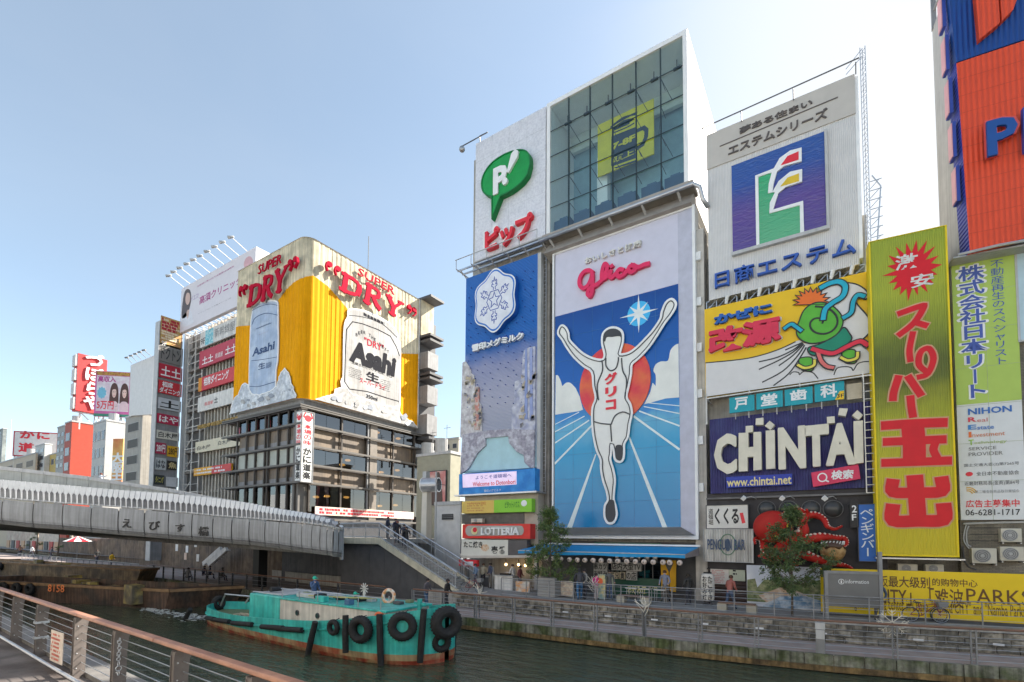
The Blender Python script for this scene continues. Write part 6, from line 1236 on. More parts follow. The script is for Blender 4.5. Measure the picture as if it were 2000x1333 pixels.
# ================================================================ CORNER RESTAURANT WITH THE BEER WRAP
XC,YC,RR=-45.4,30.0,1.1
zA,zB=19.45,36.75;XL=-58.9;YR=46.7
def wrap(s,off):
    L1=(XC-RR)-XL;L2=RR*math.pi/2
    if s<=L1:return Vector((XL+s,YC-off,0)),Vector((0,-1,0))
    if s<=L1+L2:t=(s-L1)/RR;n=Vector((math.sin(t),-math.cos(t),0));return Vector((XC-RR,YC+RR,0))+n*(RR+off),n
    return Vector((XC+off,YC+RR+(s-L1-L2),0)),Vector((1,0,0))
SL=(XC-RR)-XL+RR*math.pi/2+(YR-YC-RR)
def s_of(x,y):
    if x<598:a,z=F30.uv(x,y);return a-XL,z
    b,z=SIDE.uv(x,y);return max((XC-RR)-XL+RR*math.pi/2+(b-YC-RR),(XC-RR)-XL+RR*math.pi/4),z
K=root('restaurant_building',(-50,36,5),'corner restaurant building with bands of windows below the wrapped beer billboard','building')
m=MB();m.box(-58.8,XC-.5,YC+.5,50,18.6,36.2);build('upper_body',m,GREY,K)
bw=root('wraparound_billboard',(XC-.5,YC+.5,zA),'huge wrapped beer billboard with golden beer, cream foam and two silver cans','billboard')
foam=mat('foam_cream',(.66,.58,.42),dirt=.12,streak=.28,rgb2=(.46,.41,.30),mixs=.6,rough=.85,spec=.15);beer=mat('beer_gold',(.70,.30,.003),dirt=.08,streak=.12,rough=.8,spec=.12,rgb2=(.66,.28,.002),mixs=.3)  # vertical streaks put the pleats' light and shade bands into the colour
def sheet(z0f,z1f,off,mt,nm,amp=.028):
    m=MB();n=int(SL/.14);prev=None
    for i in range(n+1):
        s=SL*i/n;k=off+amp*math.sin(s*2*math.pi/.62)+amp*.5*math.sin(s*2*math.pi/.27);p,_=wrap(s,k);zz0,zz1=z0f(s),z1f(s);cur=(Vector((p.x,p.y,zz0)),Vector((p.x,p.y,zz1)))
        if prev:m.quad(prev[0],cur[0],cur[1],prev[1])
        prev=cur
    return build(nm,m,mt,bw,smooth=True)
sheet(lambda s:zA,lambda s:zB,0,foam,'foam_sheet')
tops=sorted([s_of(*p)for p in((466,638),(492,636),(541,592),(560,566),(575,552),(590,543))]+[s_of(*p)for p in((612,539),(640,560),(660,582),(678,604),(700,640),(783,691),(817,692))])
sheet(lambda s:zA+.02,lambda s:lerp_tab(tops,s),.05,beer,'beer_sheet')
m=MB();mb2=MB()
for i in range(120):
    for z in(zB,):
        p,n=wrap(SL*i/120,.1);q,_=wrap(SL*(i+1)/120,.1);p2,_=wrap(SL*i/120,-.5);q2,_=wrap(SL*(i+1)/120,-.5);m.quad((p.x,p.y,z),(q.x,q.y,z),(q2.x,q2.y,z),(p2.x,p2.y,z));z=zA;mb2.quad((p2.x,p2.y,z),(q2.x,q2.y,z),(q.x,q.y,z),(p.x,p.y,z))
build('edge_trim',m,DWHITE,bw);build('edge_trim',mb2,DWHITE,bw)
m=MB();m.box(XC-.5,XC+.12,YR,YR+.15,zA,zB);build('edge_trim',m,DWHITE,bw)
def serif(pl,ch,a0,a1,z0,z1,o0,o1,mt,nm,wd,sl=.18):
    f=lambda x,y:(a0+x*(a1-a0)+sl*y*(z1-z0),z0+y*(z1-z0));m=MB();th=wd*.4
    ln_=lambda pts,w_:stroke(pl,[f(*p)for p in pts],w_,o0,o1,m)
    if ch=='D':ln_([(.2,.0),(.2,1)],wd);ln_([(.02,.03),(.5,.03),(.75,.12),(.92,.35),(.92,.65),(.75,.88),(.5,.97),(.02,.97)],wd*.6);ln_([(.86,.25),(.90,.5),(.86,.75)],wd*1.0)
    if ch=='R':ln_([(.2,.0),(.2,1)],wd);ln_([(.02,.03),(.4,.03)],th);ln_([(.02,.97),(.55,.97),(.78,.9),(.84,.75),(.78,.58),(.5,.5),(.2,.5)],wd*.55);ln_([(.80,.85),(.83,.72),(.79,.62)],wd*.8);ln_([(.5,.5),(.78,.15),(1.0,.02)],wd*.9)
    if ch=='Y':ln_([(.48,.0),(.48,.48)],wd);ln_([(.1,.96),(.48,.45)],wd);ln_([(.9,.96),(.5,.45)],th*1.4);ln_([(-.04,.97),(.3,.97)],th);ln_([(.72,.97),(1.04,.97)],th);ln_([(.28,.03),(.68,.03)],th)
    return build(nm,m,mt,bw)
lred=mat('dry_red',(.40,.008,.03),rough=.85,spec=.1,dirt=.08)
for pl,items,wd in((F30,(('D',e2(750,702),e2(860,500)),('R',e2(862,655),e2(952,435)),('Y',e2(960,600),e2(1062,370))),.58),(SIDE,(('D',e3(880,482),e3(1040,436)),('R',e3(1062,578),e3(1190,500)),('Y',e3(1225,650),e3(1350,588))),.62)):
    for ch,bl_,tr_ in items:
        a0,a1,z0,z1=rect(pl,bl_,tr_,.7);serif(pl,ch,a0,a1,z0,z1,.48,.62,lred,'letter',wd*1.05);serif(pl,ch,a0-.02,a1+.02,z0-.04,z1+.03,.40,.47,mat('letter_back_white',(.5,.45,.40),rough=.9,spec=.1),'letter_backing',wd+.10)
    for x in[0]:
        bl_,tr_=(e2(838,442),e2(1030,268))if pl is F30 else(e3(1020,378),e3(1300,478));a0,a1,z0,z1=rect(pl,bl_,tr_,.5)
        build('lettering',put_text(pl,'SUPER',a0,a1,z0,z1,.3,.42,.0,.15),lred,bw)
def quote(pl,pts,flip,o=.55):
    for p in pts:
        c=pl.uv(*p,o);s=-1 if flip else 1;m=MB();polyshape(pl,[(c[0]+.36*math.cos(t*.52),c[1]+.30*math.sin(t*.52))for t in range(12)],o-.2,o+.1,m)
        stroke(pl,smoothpts([(c[0]+.25*s*-1,c[1]+.05*s),(c[0]-.38*s,c[1]-.35*s*1),(c[0]-.22*s,c[1]-.78*s)]if not flip else[(c[0]+.22,c[1]),(c[0]+.30,c[1]-.4),(c[0]-.1,c[1]-.85)],4),.16,o-.2,o+.098,m);build('quotation_mark',m,lred,bw)
quote(F30,(e2(712,560),e2(745,545)),False);quote(F30,(e2(1112,345),e2(1155,320)),True);quote(SIDE,(e3(797,300),e3(863,335)),False);quote(SIDE,(e3(1410,628),e3(1447,648)),True)
def can(pl,outline,mt,o,nm='can_shape'):
    uv=smoothpts([pl.uv(*p,o)for p in outline],3,True);c_=build(nm,polyshape(pl,uv,.12,o),mt,bw);build('can_rim',stroke(pl,uv,.16,.12,o+.01,None,True),WHITE,bw);return uv
silb=mat('can_blue_silver',(.30,.37,.50),dirt=.15,streak=.15,rough=.35,rgb2=(.42,.48,.58),mixs=.5);sil=mat('can_silver',(.36,.35,.34),dirt=.14,streak=.22,rough=.8,spec=.15,rgb2=(.46,.455,.45),mixs=.35)
can(F30,[e3(*p)for p in((205,680),(215,630),(260,598),(340,580),(392,585),(402,620),(404,760),(405,900),(400,1040),(388,1110),(384,1250),(378,1330),(345,1350),(260,1375),(190,1345),(182,1200),(190,900),(195,760))],silb,.2)
can(SIDE,[e3(*p)for p in((945,650),(1000,645),(1090,665),(1200,715),(1280,775),(1318,830),(1320,880),(1340,920),(1340,1100),(1338,1300),(1335,1400),(1310,1450),(1240,1450),(1100,1410),(960,1350),(905,1290),(905,1100),(908,900),(915,760),(940,700))],sil,.2)
kd=mat('can_ink',(.03,.03,.035),rough=.95,spec=.03);kb_=mat('can_ink_blue',(.03,.06,.15));kr=mat('can_ink_red',(.42,.03,.05),rough=.95,spec=.03)
def cl_(pl,K_,pts,mt,wd=.06,sm=True):
    uv=[pl.uv(*K_(*p),.22)for p in pts];build('can_line',stroke(pl,smoothpts(uv,4)if sm else uv,wd,.2,.225),mt,bw)
cl_(F30,e3,((205,760),(230,710),(310,675),(400,690)),kb_);cl_(F30,e3,((205,655),(260,625),(340,605),(398,615)),kb_,.05);cl_(F30,e3,((185,1235),(260,1235),(330,1215),(382,1200)),kb_);cl_(F30,e3,((200,1040),(280,1030),(398,1010)),kb_,.04)
cl_(SIDE,e3,((975,740),(1050,755),(1170,800),(1265,850),(1310,930),(1335,1000)),kd,.09,False);cl_(SIDE,e3,((975,740),(930,800),(920,1000),(915,1200),(950,1255),(1090,1275),(1240,1325),(1330,1350)),kd,.09,False);cl_(SIDE,e3,((945,690),(1060,705),(1200,755),(1316,860)),kd,.05)
text(F30,'Asahi',e3(205,1010),e3(376,885),.22,kb_,bw,bold=.03,slant=.12);text(F30,'生',e3(252,1110),e3(306,1045),.22,kb_,bw,bold=.014);text(F30,'"DRY"',e3(248,845),e3(320,815),.22,kr,bw)
text(F30,'スーパードライ',e3(228,1160),e3(322,1130),.22,kr,bw);scribble(F30,*(lambda q:(q[0],q[1],q[2],q[3]))(rect(F30,e3(312,1100),e3(365,1040),.22)),.225,6,kb_,bw,5);scribble(F30,*rect(F30,e3(235,800),e3(372,735),.22),.225,3,kb_,bw,9,.95,.7)
text(SIDE,'Asahi',e3(955,1035),e3(1296,1015),.22,kd,bw,bold=.06,slant=.12);text(SIDE,'生',e3(1080,1180),e3(1180,1150),.22,kd,bw,bold=.03);text(SIDE,'"DRY"',e3(1065,910),e3(1215,920),.22,kr,bw,bold=.01)
text(SIDE,'洗練されたクリアな味、辛口',e3(968,1060),e3(1275,1150),.22,kd,bw,bold=.008);text(SIDE,'スーパードライ',e3(1030,1205),e3(1225,1230),.22,kr,bw,bold=.014);text(SIDE,'350ml',e4(975,128),e4(1050,125),.22,kd,bw,bold=.02)
for i,(x,y,ch)in enumerate(zip(range(1000,1260,20),(835,822,815,818,828,840,856,872,890,908,926,945,965),'BEER THE NEXT')):
    if ch!=' ':text(SIDE,ch,e3(x,y+14),e3(x+15,y-4),.22,kd,bw)
for q in(((945,1160),(1060,1120)),((1190,1260),(1270,1200))):scribble(SIDE,*rect(SIDE,e3(*q[0]),e3(*q[1]),.22),.225,6,kd,bw,3,.95,.28)
scribble(SIDE,*rect(SIDE,e3(1060,705),e3(1240,745),.22),.225,1,kd,bw,12,.95,.5)
ice=mat('ice_print',(.42,.45,.50),dirt=.4,rgb2=(.58,.60,.63),mixs=1.4,scale=2.5,bump=.3,bscale=2);iceR=mat('ice_print_warm',(.30,.295,.29),dirt=.4,rgb2=(.42,.41,.41),mixs=1.4,scale=2.5)
def jag(pl,pts,mt,o,K_):
    rnd=random.Random(9);out_=[];P_=[K_(*p)for p in pts]
    for a,b in zip(P_,P_[1:]):
        out_.append(a);n=max(1,int(math.hypot(b[0]-a[0],b[1]-a[1])/4))
        for k in range(1,n):t=k/n;out_.append((a[0]+(b[0]-a[0])*t+rnd.uniform(-1.1,1.1),a[1]+(b[1]-a[1])*t+rnd.uniform(-1.1,1.1)))
    out_.append(P_[-1]);uv=[pl.uv(*p,o)for p in out_];build('ice_shape',polyshape(pl,uv,.12,o),mt,bw);return uv
u=jag(F30,((500,128),(505,110),(470,20),(455,-40),(430,-70),(405,-40),(385,20),(378,50),(330,85),(260,110),(210,100),(190,60),(185,40),(165,30),(140,55),(120,110),(95,130),(80,170),(62,238)),ice,.24,e4);build('ice_edge',stroke(F30,u,.10,.2,.25),WHITE,bw)
u=jag(SIDE,((640,138),(700,120),(760,105),(768,72),(812,62),(806,20),(812,0),(845,60),(880,100),(1000,150),(1080,175),(1150,190),(1195,180),(1200,225),(1230,265),(1290,290),(1316,330)),iceR,.24,e4);build('ice_edge',stroke(SIDE,u,.10,.2,.25),WHITE,bw)
for k in range(26):
    rnd=random.Random(k);x,y=(rnd.uniform(100,480),0)if k<12 else(rnd.uniform(700,1280),0);base=lerp_tab([(60,225),(500,118)],x)if x<500 else lerp_tab([(640,140),(1316,325)],x);pl=F30 if x<500 else SIDE
    y=base-rnd.uniform(12,55);s=rnd.uniform(10,26);pts=[e4(x+s*math.cos(t)*rnd.uniform(.6,1.2),y+s*.8*math.sin(t)*rnd.uniform(.6,1.2))for t in(0,1,2,3,4,5)]
    build('ice_chunk',ppoly(pl,pts,.24,.27+.002*k),[ice,iceR,mat('ice_dark',(.22,.24,.28))][k%3],bw)
an=root('antenna',at_x(719,515,-50),'thin antenna standing on the roof behind the beer billboard','antenna');p=at_x(719,520,-52);m=MB();m.bar((p.x,p.y,36.2),(p.x,p.y,at_x(720,462,-52).z),.07);build('mast',m,DGREY,an)
for(x0,x1,y0,y1,nm,mt)in((820,841,585,655,'cream_board',foam),(819,839,690,722,'balcony',GREY),(820,839,756,790,'balcony',GREY),(819,836,812,850,'balcony',GREY),(819,835,880,912,'balcony',GREY)):
    Z0=SIDE.uv(818,y1)[1];Z1=SIDE.uv(818,y0)[1];m=MB();m.box(-49,XC+1.6 if nm=='balcony' else XC+.3,YR+.2,YR+(2.6 if nm!='balcony' else 2.2),Z0,Z1);build(nm,m,mt,K)
for y in(583,658,668,733,742,858):
    Z=SIDE.uv(818,y)[1];m=MB();m.box(-49,XC+2.0,YR+.17,YR+2.8,Z-.15,Z+.15);build('ledge',m,DGREY,K)
m=MB();m.box(-58,XC-.1,YR+.25,YR+3.5,5,34.5);build('rear_wall',m,DGREY,K)
steelb=mat('beam_brown_grey',(.065,.055,.048),dirt=.3,rough=.6);tanp=mat('tan_panel',(.22,.17,.125),dirt=.18,streak=.2,rgb2=(.16,.13,.105),mixs=.6);glz=glassmat('restaurant_glass',(.34,.33,.30),refl=.07)
zr=[SIDE.uv(614,y)[1]for y in(800,835,874.6,911,946,993)];zr[5]=7.6
yc=[SIDE.uv(x,900)[0]for x in(617,665.5,717,766.5,807.5)];YE=SIDE.uv(833,900)[0];ys_=[31.0]+yc[1:]+[YE-.6]
m=MB();m.box(-59.2,XC-4.2,YC+3.5,YE-1,5,18.7);build('core',m,mat('warm_interior',(.10,.065,.04)),K)
for z in zr[:5]+[18.4,6.9]:
    m=MB();m.box(-60.0,XC-.05,YC-.05,YE,z-.10,z+.06);build('floor_slab',m,steelb,K)
    m=MB();m.box(XC+.38,XC+.55,YC-.55,YE+.3,z-.08,z+.12);m.box(-60.3,XC+.379,YC-.55,YC-.38,z-.08,z+.12);build('rail_beam',m,mat('rail_beam_grey',(.12,.11,.10)),K)
    for y in ys_:m=MB();m.bar((XC-.1,y,z),(XC+.4,y,z),.12);build('bracket',m,steelb,K)
for y in ys_:
    for z0,z1 in zip(zr[1:],zr):m=MB();m.box(XC-.02,XC+.16,y-.09,y+.09,z0+.13,z1-.11);build('column',m,GREY if abs(y-ys_[2])<.1 else steelb,K)
m=MB();y=ys_[2];m.box(XC-.1,XC+.22,y+.25,y+1.3,7,zr[0]);build('wide_pier',m,mat('pier_tan',(.19,.165,.14),dirt=.2),K)
for r_ in range(5):
    z1,z0=zr[r_]-.11,zr[r_+1]+.13
    for j in range(len(ys_)-1):
        y0,y1=ys_[j]+.1,ys_[j+1]-.1
        if r_ in(0,2,4):
            mid=(y0+y1)/2
            for a,b in((y0,mid-.02),(mid+.02,y1)):m=MB();m.box(XC-.06,XC-.03,a,b,z0,z1);build('pane',m,glz,K)
        else:
            m=MB();m.box(XC-.5,XC-.35,y0,y1,z0,z1);build('panel',m,tanp,K)
for i,(x,y)in enumerate(((1048,360),(1090,418),(1188,400),(852,545),(815,575),(1025,583),(1075,625),(1182,612),(640,790),(713,785),(842,792),(1015,822),(1065,850),(1170,845))):
    p=at_x(*e4(x,y),XC-1.2);o=root('pendant_lamp',p,'glowing amber lamp, '+ORD[[0,1,2,0,1,2,3,4,0,1,2,3,4,5][i]]+' from the corner sign in the '+('top' if i<3 else 'middle' if i<8 else 'lowest')+' window row','lamp','pendant lamps in the restaurant windows');m=MB();m.ball(p,.26,12,6,(1.3,1.3,.55));build('shade',m,emit('amber_lamp',(1,.55,.16),1.1),o,smooth=True);m=MB();m.bar(p,(p.x,p.y,p.z+.7),.04);build('cord',m,BLACK,o)
xp=[F30.uv(430+x/3.418,900)[0]for x in(118,180,240,303,325,390,457,510)];zl=[F30.uv(*e4(505,y))[1]for y in(205,325,452,575,700)]+[6.9]
for x in xp:
    for z0,z1 in zip(zr[1:],zr):m=MB();m.box(x-.09,x+.09,YC-.2,YC-.04,z0+.13,z1-.11);build('column',m,steelb,K)
refl_red=mat('painted_red_reflection',(.45,.05,.07),rough=.1)
for r_ in range(5):
    z1,z0=zr[r_]-.11,zr[r_+1]+.13
    for j in range(len(xp)-1):
        a,b=xp[j]+.1,xp[j+1]-.1
        if b-a<.2:continue
        m=MB();m.box(a,b,YC+.03,YC+.06,z0,z1)
        if r_ in(0,4):build('pane',m,glz,K)
        elif r_==2:build('blind',m,mat('blind_greygreen',(.36,.38,.34),dirt=.1),K)
        else:
            m=MB();zm=z0+(z1-z0)*.33;m.box(a,b,YC+.1,YC+.2,zm,z1);build('panel',m,tanp,K);m=MB();m.box(a,b,YC+.08,YC+.2,z0,zm-.01);build('lower_panel',m,GREY,K)
m=MB();m.box(-59.9,-45.5,YC+.5,YC+.6,zr[1]+.2,zr[0]-.2)
pts=[e4(*p)for p in((125,330),(240,285),(300,262),(400,300),(405,320),(320,345),(125,378))];PBk=Plane(0,30.45,0);build('red_reflection',ppoly(PBk,pts,-.02,0),refl_red,K)  # red reflection in the window glass, painted as a flat shape behind the panes
m=MB();m.box(-59.9,-45.45,YC+.2,YC+3.4,6.9,6.99);build('floor_slab',m,steelb,K)
m=MB();m.box(XC-1.3,XC-.25,YC-.02,YC+1.0,5,zr[0]-.12);build('corner_pier',m,mat('corner_pier_grey',(.16,.15,.14),dirt=.2),K)
XS=XC+.75;cy0=at_x(589,860,XS).y;cy1=at_x(612,860,XS).y;cx0=at_y(577.5,860,cy0).x;zt_,zb_=at_x(590.5,803,XS).z,at_x(587,940,XS).z
r=root('upright_sign',(XS,cy0,zb_),'tall white two sided corner sign with red crab and vertical characters','sign');sw=mat('lit_sign_white',(.70,.69,.66),dirt=.05)
m=MB();m.box(cx0,XS,cy0,cy1,zb_,zt_);build('box',m,sw,r);m=MB()
for x,y in((cx0,cy0),(XS,cy0),(XS,cy1)):m.box(x-.05,x+.05,y-.05,y+.05,zb_-.08,zt_+.08)
m.box(cx0-.06,XS+.06,cy0-.06,cy1+.06,zt_+.0,zt_+.09);m.box(cx0-.06,XS+.06,cy0-.06,cy1+.06,zb_-.09,zb_);build('frame',m,GREY,r)
SP=Plane(XS,0,90);LP=Plane(0,cy0,0);wS,wL=cy1-cy0,XS-cx0;H=zt_-zb_
for pl,a0,wd in((SP,cy0,wS),(LP,cx0,wL)):
    def tv(s,f0,f1,mt,b):
        m=MB();n=len(s)
        for i,ch_ in enumerate(s):h=(f1-f0)*H/n;z=zb_+f1*H-(i+1)*h;put_text(pl,ch_,a0+wd*.16,a0+wd*.84,z+h*.06,z+h*.94,0,.012,b,0,m)
        build('lettering',m,mt,r)
    tv('本場の味',.52,.83,RED,.02);tv('かに道楽',.03,.49,BLACK,.04)
    m=MB();cz=zb_+.91*H;polyshape(pl,[(a0+wd*.5+wd*.3*math.cos(t*.39),cz+wd*.26*math.sin(t*.39))for t in range(16)],0,.01,m)
    for s in(-1,1):stroke(pl,smoothpts([(a0+wd*(.5+s*.15),cz),(a0+wd*(.5+s*.36),cz+wd*.1),(a0+wd*(.5+s*.24),cz+wd*.38)],3),wd*.12,0,.012,m)
    build('crab_emblem',m,RED,r)
r=root('shop_banner',(XC+.3,36,5.3),'pink and cream festive shop banner at street level under the restaurant','banner');a0,a1=SIDE.uv(612,1000)[0],SIDE.uv(805,1000)[0]
build('board',slab(SIDE,a0,a1,7.4,8.3,.2,.3),mat('pink_banner',(.62,.42,.42),rgb2=(.68,.62,.5),mixs=1.1),r);scribble(SIDE,a0+.5,a1-.5,7.5,8.2,.31,2,RED,r,8,.9,.7);build('shopfront',slab(SIDE,a0,a1,5.1,7.38,-.2,.1),DGREY,r)
m=MB();m.box(-47,-25.0,31.5,80,4.5,5.0);struct('street',m,greypave)
# ================================================================ CLINIC BUILDING AND SIGN TOWER
F33=Plane(0,33.0,0);F32=Plane(0,32.0,0)
cb=root('office_building',(-69,36,ZU),'long office building with vertical concrete fins and stacked tenant signs','building')
fin=mat('fin_concrete',(.40,.37,.32),dirt=.25,streak=.3);x0_,x1_=F33.uv(356,800)[0],-59.9;z1_=F33.uv(380,645)[1]
m=MB();m.box(x0_,x1_+6,33.8,46,ZU,z1_-.2);build('wall',m,mat('office_dark_glass',(.10,.095,.09),rough=.3,dirt=.3),cb)
m=MB();m.box(x0_,x0_+.5,32.9,34,ZU,z1_);build('corner_fin',m,LGREY,cb)
x=F33.uv(398,800)[0];k=0
while x<x1_+.5:m=MB();m.box(x,x+.28,33.15,33.75,ZU,z1_-.2);build('fin',m,fin,cb);x+=.85;k+=1
for i in range(9):z=8+i*(z1_-9)/8.6;m=MB();m.box(x0_+.5,x1_+1,33.3,33.79,z,z+.35);build('floor_band',m,mat('band_grey',(.28,.26,.24),dirt=.2),cb)
m=MB();xs0,xs1=F33.uv(364,800)[0],F33.uv(392,800)[0]
for x in(xs0,(xs0+xs1)/2,xs1):m.bar((x,33,ZU),(x,33,z1_-.3),.12)
z=5
while z<z1_-1:m.bar((xs0,33,z),(xs1,33,z),.10);m.bar((xs0,33,z+1.1),(xs1,33,z+1.1),.06);m.bar((xs0,33,z),((xs0+xs1)/2,33,z+1.6),.08);z+=3.1
build('escape_stair',m,DWHITE,cb,kind='stuff')
r,q=sign('roof_billboard','large white rooftop clinic billboard with purple lettering and a woman in white',F32,(351,651),(500,482),mat('clinic_white',(.60,.57,.60),dirt=.05),th=.5,cat='billboard')
build('side_return',slab(F32,q[1]+.004,q[1]+.05,q[2],q[3],-3.2,0),WHITE,r);mg_=mat('clinic_purple',(.38,.03,.20));pv=mat('clinic_violet',(.33,.22,.42))
text(F32,'高須クリニック',e2(372,692),e2(716,445),.01,mg_,r,bold=.012);text(F32,'お客様に愛されて大阪院は28周年',e2(355,548),e2(655,368),.01,mg_,r);text(F32,'グランフロント大阪タワーA 10F',e2(362,770),e2(630,628),.01,mat('clinic_grey',(.25,.22,.25)),r);text(F32,'イエス!',e2(303,665),e2(368,590),.01,pv,r)
for pts,mt,nm in((((228,790),(240,640),(258,575),(285,562),(302,590),(304,660),(285,740),(262,790)),mat('photo_hair',(.09,.07,.07)),'photo_hair'),(((258,640),(270,595),(292,600),(296,650),(280,690),(264,680)),mat('photo_skin',(.55,.38,.32)),'photo_face'),(((222,870),(235,790),(262,755),(300,740),(316,790),(318,840)),mat('photo_coat',(.62,.62,.66)),'photo_coat'),(((268,755),(280,730),(290,745),(276,805)),mat('photo_skin',(.55,.38,.32)),'photo_neck')):
    build(nm,ppoly(F32,smoothpts([e2(*p)for p in pts],3,True),0,.012+.004*('face' in nm or 'neck' in nm)),mt,r)
build('photo_face',ppoly(F32,smoothpts([e2(*p)for p in((735,380),(745,320),(780,295),(805,320),(803,370),(780,395))],3,True),0,.012),mat('photo_skin2',(.55,.33,.36)),r)
for i in range(10):
    x,y=((125,452),(165,420),(215,388),(272,355),(325,322),(378,290),(438,254),(498,215),(562,178),(632,138))[i];p=at_y(*e2(x,y),29.5);a=q[0]+(i+.5)*(q[1]-q[0])/10.5
    o=root('floodlight',(a,32,q[3]),['first','second','third','fourth','fifth','sixth','seventh','eighth','ninth','tenth'][i]+' long-armed white floodlight from the left above the clinic billboard','lamp','floodlights over the clinic billboard')
    m=MB();m.bar((a,32,q[3]-.1),p,.06);build('arm',m,DWHITE,o);m=MB();m.tube([p+Vector((.2,.2,.05)),p+Vector((-.35,-.2,-.05))],[.12,.2],8);build('lamp_head',m,LGREY,o,smooth=True)
tr_=root('billboard_truss',F32.P((q[0]+q[1])/2,q[2]-.5,-1),'grey steel truss carrying the rooftop clinic billboard','truss');scaffold(F32,q[0],q[1],z1_-.1,q[2]+.3,-2.5,-.3,'lattice',tr_,LGREY,16,.08)
F27=Plane(0,32.6,0)
def band(label,pts,mt):
    a,b,c,d=[e1(*p)for p in pts];r,q=sign('tenant_sign',label,F27,((a[0]+d[0])/2,d[1]),b,mt,th=.25,group=None);return r,q
r,q=band('white and cyan ninth floor sign band under the clinic truss',((1303,325),(1600,170),(1600,260),(1300,402)),DWHITE);build('cyan_part',slab(F27,q[0]+1.4,q[0]+3.6,q[2]+.05,q[3]-.05,0,.012),mat('band_cyan',(.12,.42,.50),dirt=.2,rgb2=(.4,.6,.62),mixs=4),r);text(F27,'9F',e1(1305,382),e1(1335,330),.015,BLACK,r);text(F27,'新幹線屋',e1(1395,335),e1(1530,218),.015,GREY,r)
r,q=band('upper crimson tenant sign band with white script',((1295,455),(1600,305),(1600,405),(1295,535)),mat('band_crimson',(.42,.05,.08),dirt=.1));text(F27,'土土',e1(1315,510),e1(1388,435),.01,WHITE,r,bold=.02);text(F27,'居酒屋',e1(1400,470),e1(1450,420),.01,WHITE,r);text(F27,'土土',e1(1465,445),e1(1540,365),.01,WHITE,r,bold=.02)
r,q=band('lower orange red tenant sign band with white katakana',((1290,600),(1600,492),(1600,572),(1290,685)),mat('band_red',(.50,.05,.06),dirt=.1));text(F27,'相席ダイニング',e1(1325,650),e1(1490,540),.01,WHITE,r,bold=.02);build('orange_end',slab(F27,q[0],q[0]+.9,q[2],q[3],0,.01),mat('band_orange',(.6,.25,.04)),r)
r,q=band('plain white tenant sign band with small black mark',((1285,745),(1600,632),(1600,715),(1285,820)),DWHITE);text(F27,'居酒屋',e1(1330,778),e1(1385,740),.01,RED,r);text(F27,'土',e1(1393,760),e1(1418,715),.01,BLACK,r,bold=.03)
g_=root('tenant_sign',F27.P(-62,20,0),'row of dull gold raised characters on the fins','sign');text(F27,'回転寿司道頓堀店舗',e1(1285,930),e1(1560,838),.15,mat('gold_letter',(.30,.19,.05)),g_,th=.15,bold=.03)
r,q=band('cream sign band with black brush tavern name',((1270,1030),(1600,948),(1600,1015),(1270,1085)),mat('band_cream',(.55,.50,.38),dirt=.1));text(F27,'白木屋',e1(1282,1068),e1(1370,1025),.01,BLACK,r,bold=.01);text(F27,'白木屋',e1(1418,1035),e1(1500,990),.01,BLACK,r,bold=.01)
r,q=band('orange and red sign band lowest on the fins',((1260,1180),(1505,1150),(1505,1200),(1260,1235)),mat('band_orange2',(.62,.30,.02)));build('red_part',slab(F27,(q[0]+q[1])/2,q[1],q[2],q[3],0,.01),mat('band_red2',(.5,.06,.06)),r);scribble(F27,q[0]+.3,q[1]-.3,q[2]+.1,q[3]-.1,.014,2,WHITE,r,4,.9)
TX=-78.5;TW=Plane(TX,0,90);t0,t1=TW.uv(310,700)[0],TW.uv(353,700)[0]
tw=root('sign_tower',(TX-.5,(t0+t1)/2,ZU),'narrow upright tenant sign tower with frames at the end of the office building','sign tower');zt_=TW.uv(330,634)[1]
m=MB();m.box(TX-1.1,TX-.1,t0,t1,ZU,zt_);build('core',m,GREY,tw)
for y in(t0-.12,t1+.02):m=MB();m.box(TX-1.2,TX+.12,y,y+.1,ZU,zt_+.1);build('side_frame',m,LGREY,tw)
rows=(('tenant_sign','picture',(1042,375),(1185,232),(.42,.20,.10),None,None,'dark colourful top sign of the tower with crowded food picture'),('tenant_sign','ドクトン',(1035,480),(1192,408),(.17,.16,.15),(.03,.03,.03),'ド','grey tower sign with worn black katakana, second from its top'),
        ('tenant_sign','土土',(1033,585),(1188,535),(.40,.02,.04),(.75,.73,.7),None,'crimson tower sign with white brush marks below the grey one'),('tenant_sign','相席ダイニング',(1030,688),(1185,640),(.48,.03,.04),(.75,.73,.7),None,'bright red tower sign with two lines of white characters'),
        ('tenant_sign','土',(1028,790),(1180,750),(.45,.47,.50),(.02,.02,.02),None,'pale blue grey tower sign with one black brush mark'),('tenant_sign','はや',(1022,885),(1172,850),(.36,.02,.06),(.75,.73,.7),None,'dark red tower sign with two large white hiragana'),
        ('tenant_sign','白木屋',(1018,985),(1168,955),(.50,.48,.42),(.03,.03,.03),None,'cream tower sign with black tavern name'),('tenant_sign','280円',(1012,1085),(1082,1022),(.36,.03,.07),(.75,.73,.7),None,'purple red half width tower sign priced 280'),('tenant_sign','280円',(1088,1105),(1165,1045),(.62,.34,.02),(.05,.02,.01),None,'yellow half width tower sign priced 280'),
        ('tenant_sign','はな',(1010,1190),(1082,1120),(.40,.42,.42),(.03,.03,.04),None,'grey half width tower sign with tangled script'),('tenant_sign','魚',(1090,1190),(1155,1140),(.03,.025,.02),(.5,.4,.2),None,'black half width tower sign with gold script'),('tenant_sign','ダイニング',(1005,1285),(1070,1230),(.03,.035,.04),(.5,.45,.1),None,'lowest black tower sign with yellow print'),('tenant_sign','',(1082,1300),(1160,1245),(.55,.55,.56),None,None,'blank white panel lowest on the tower'))
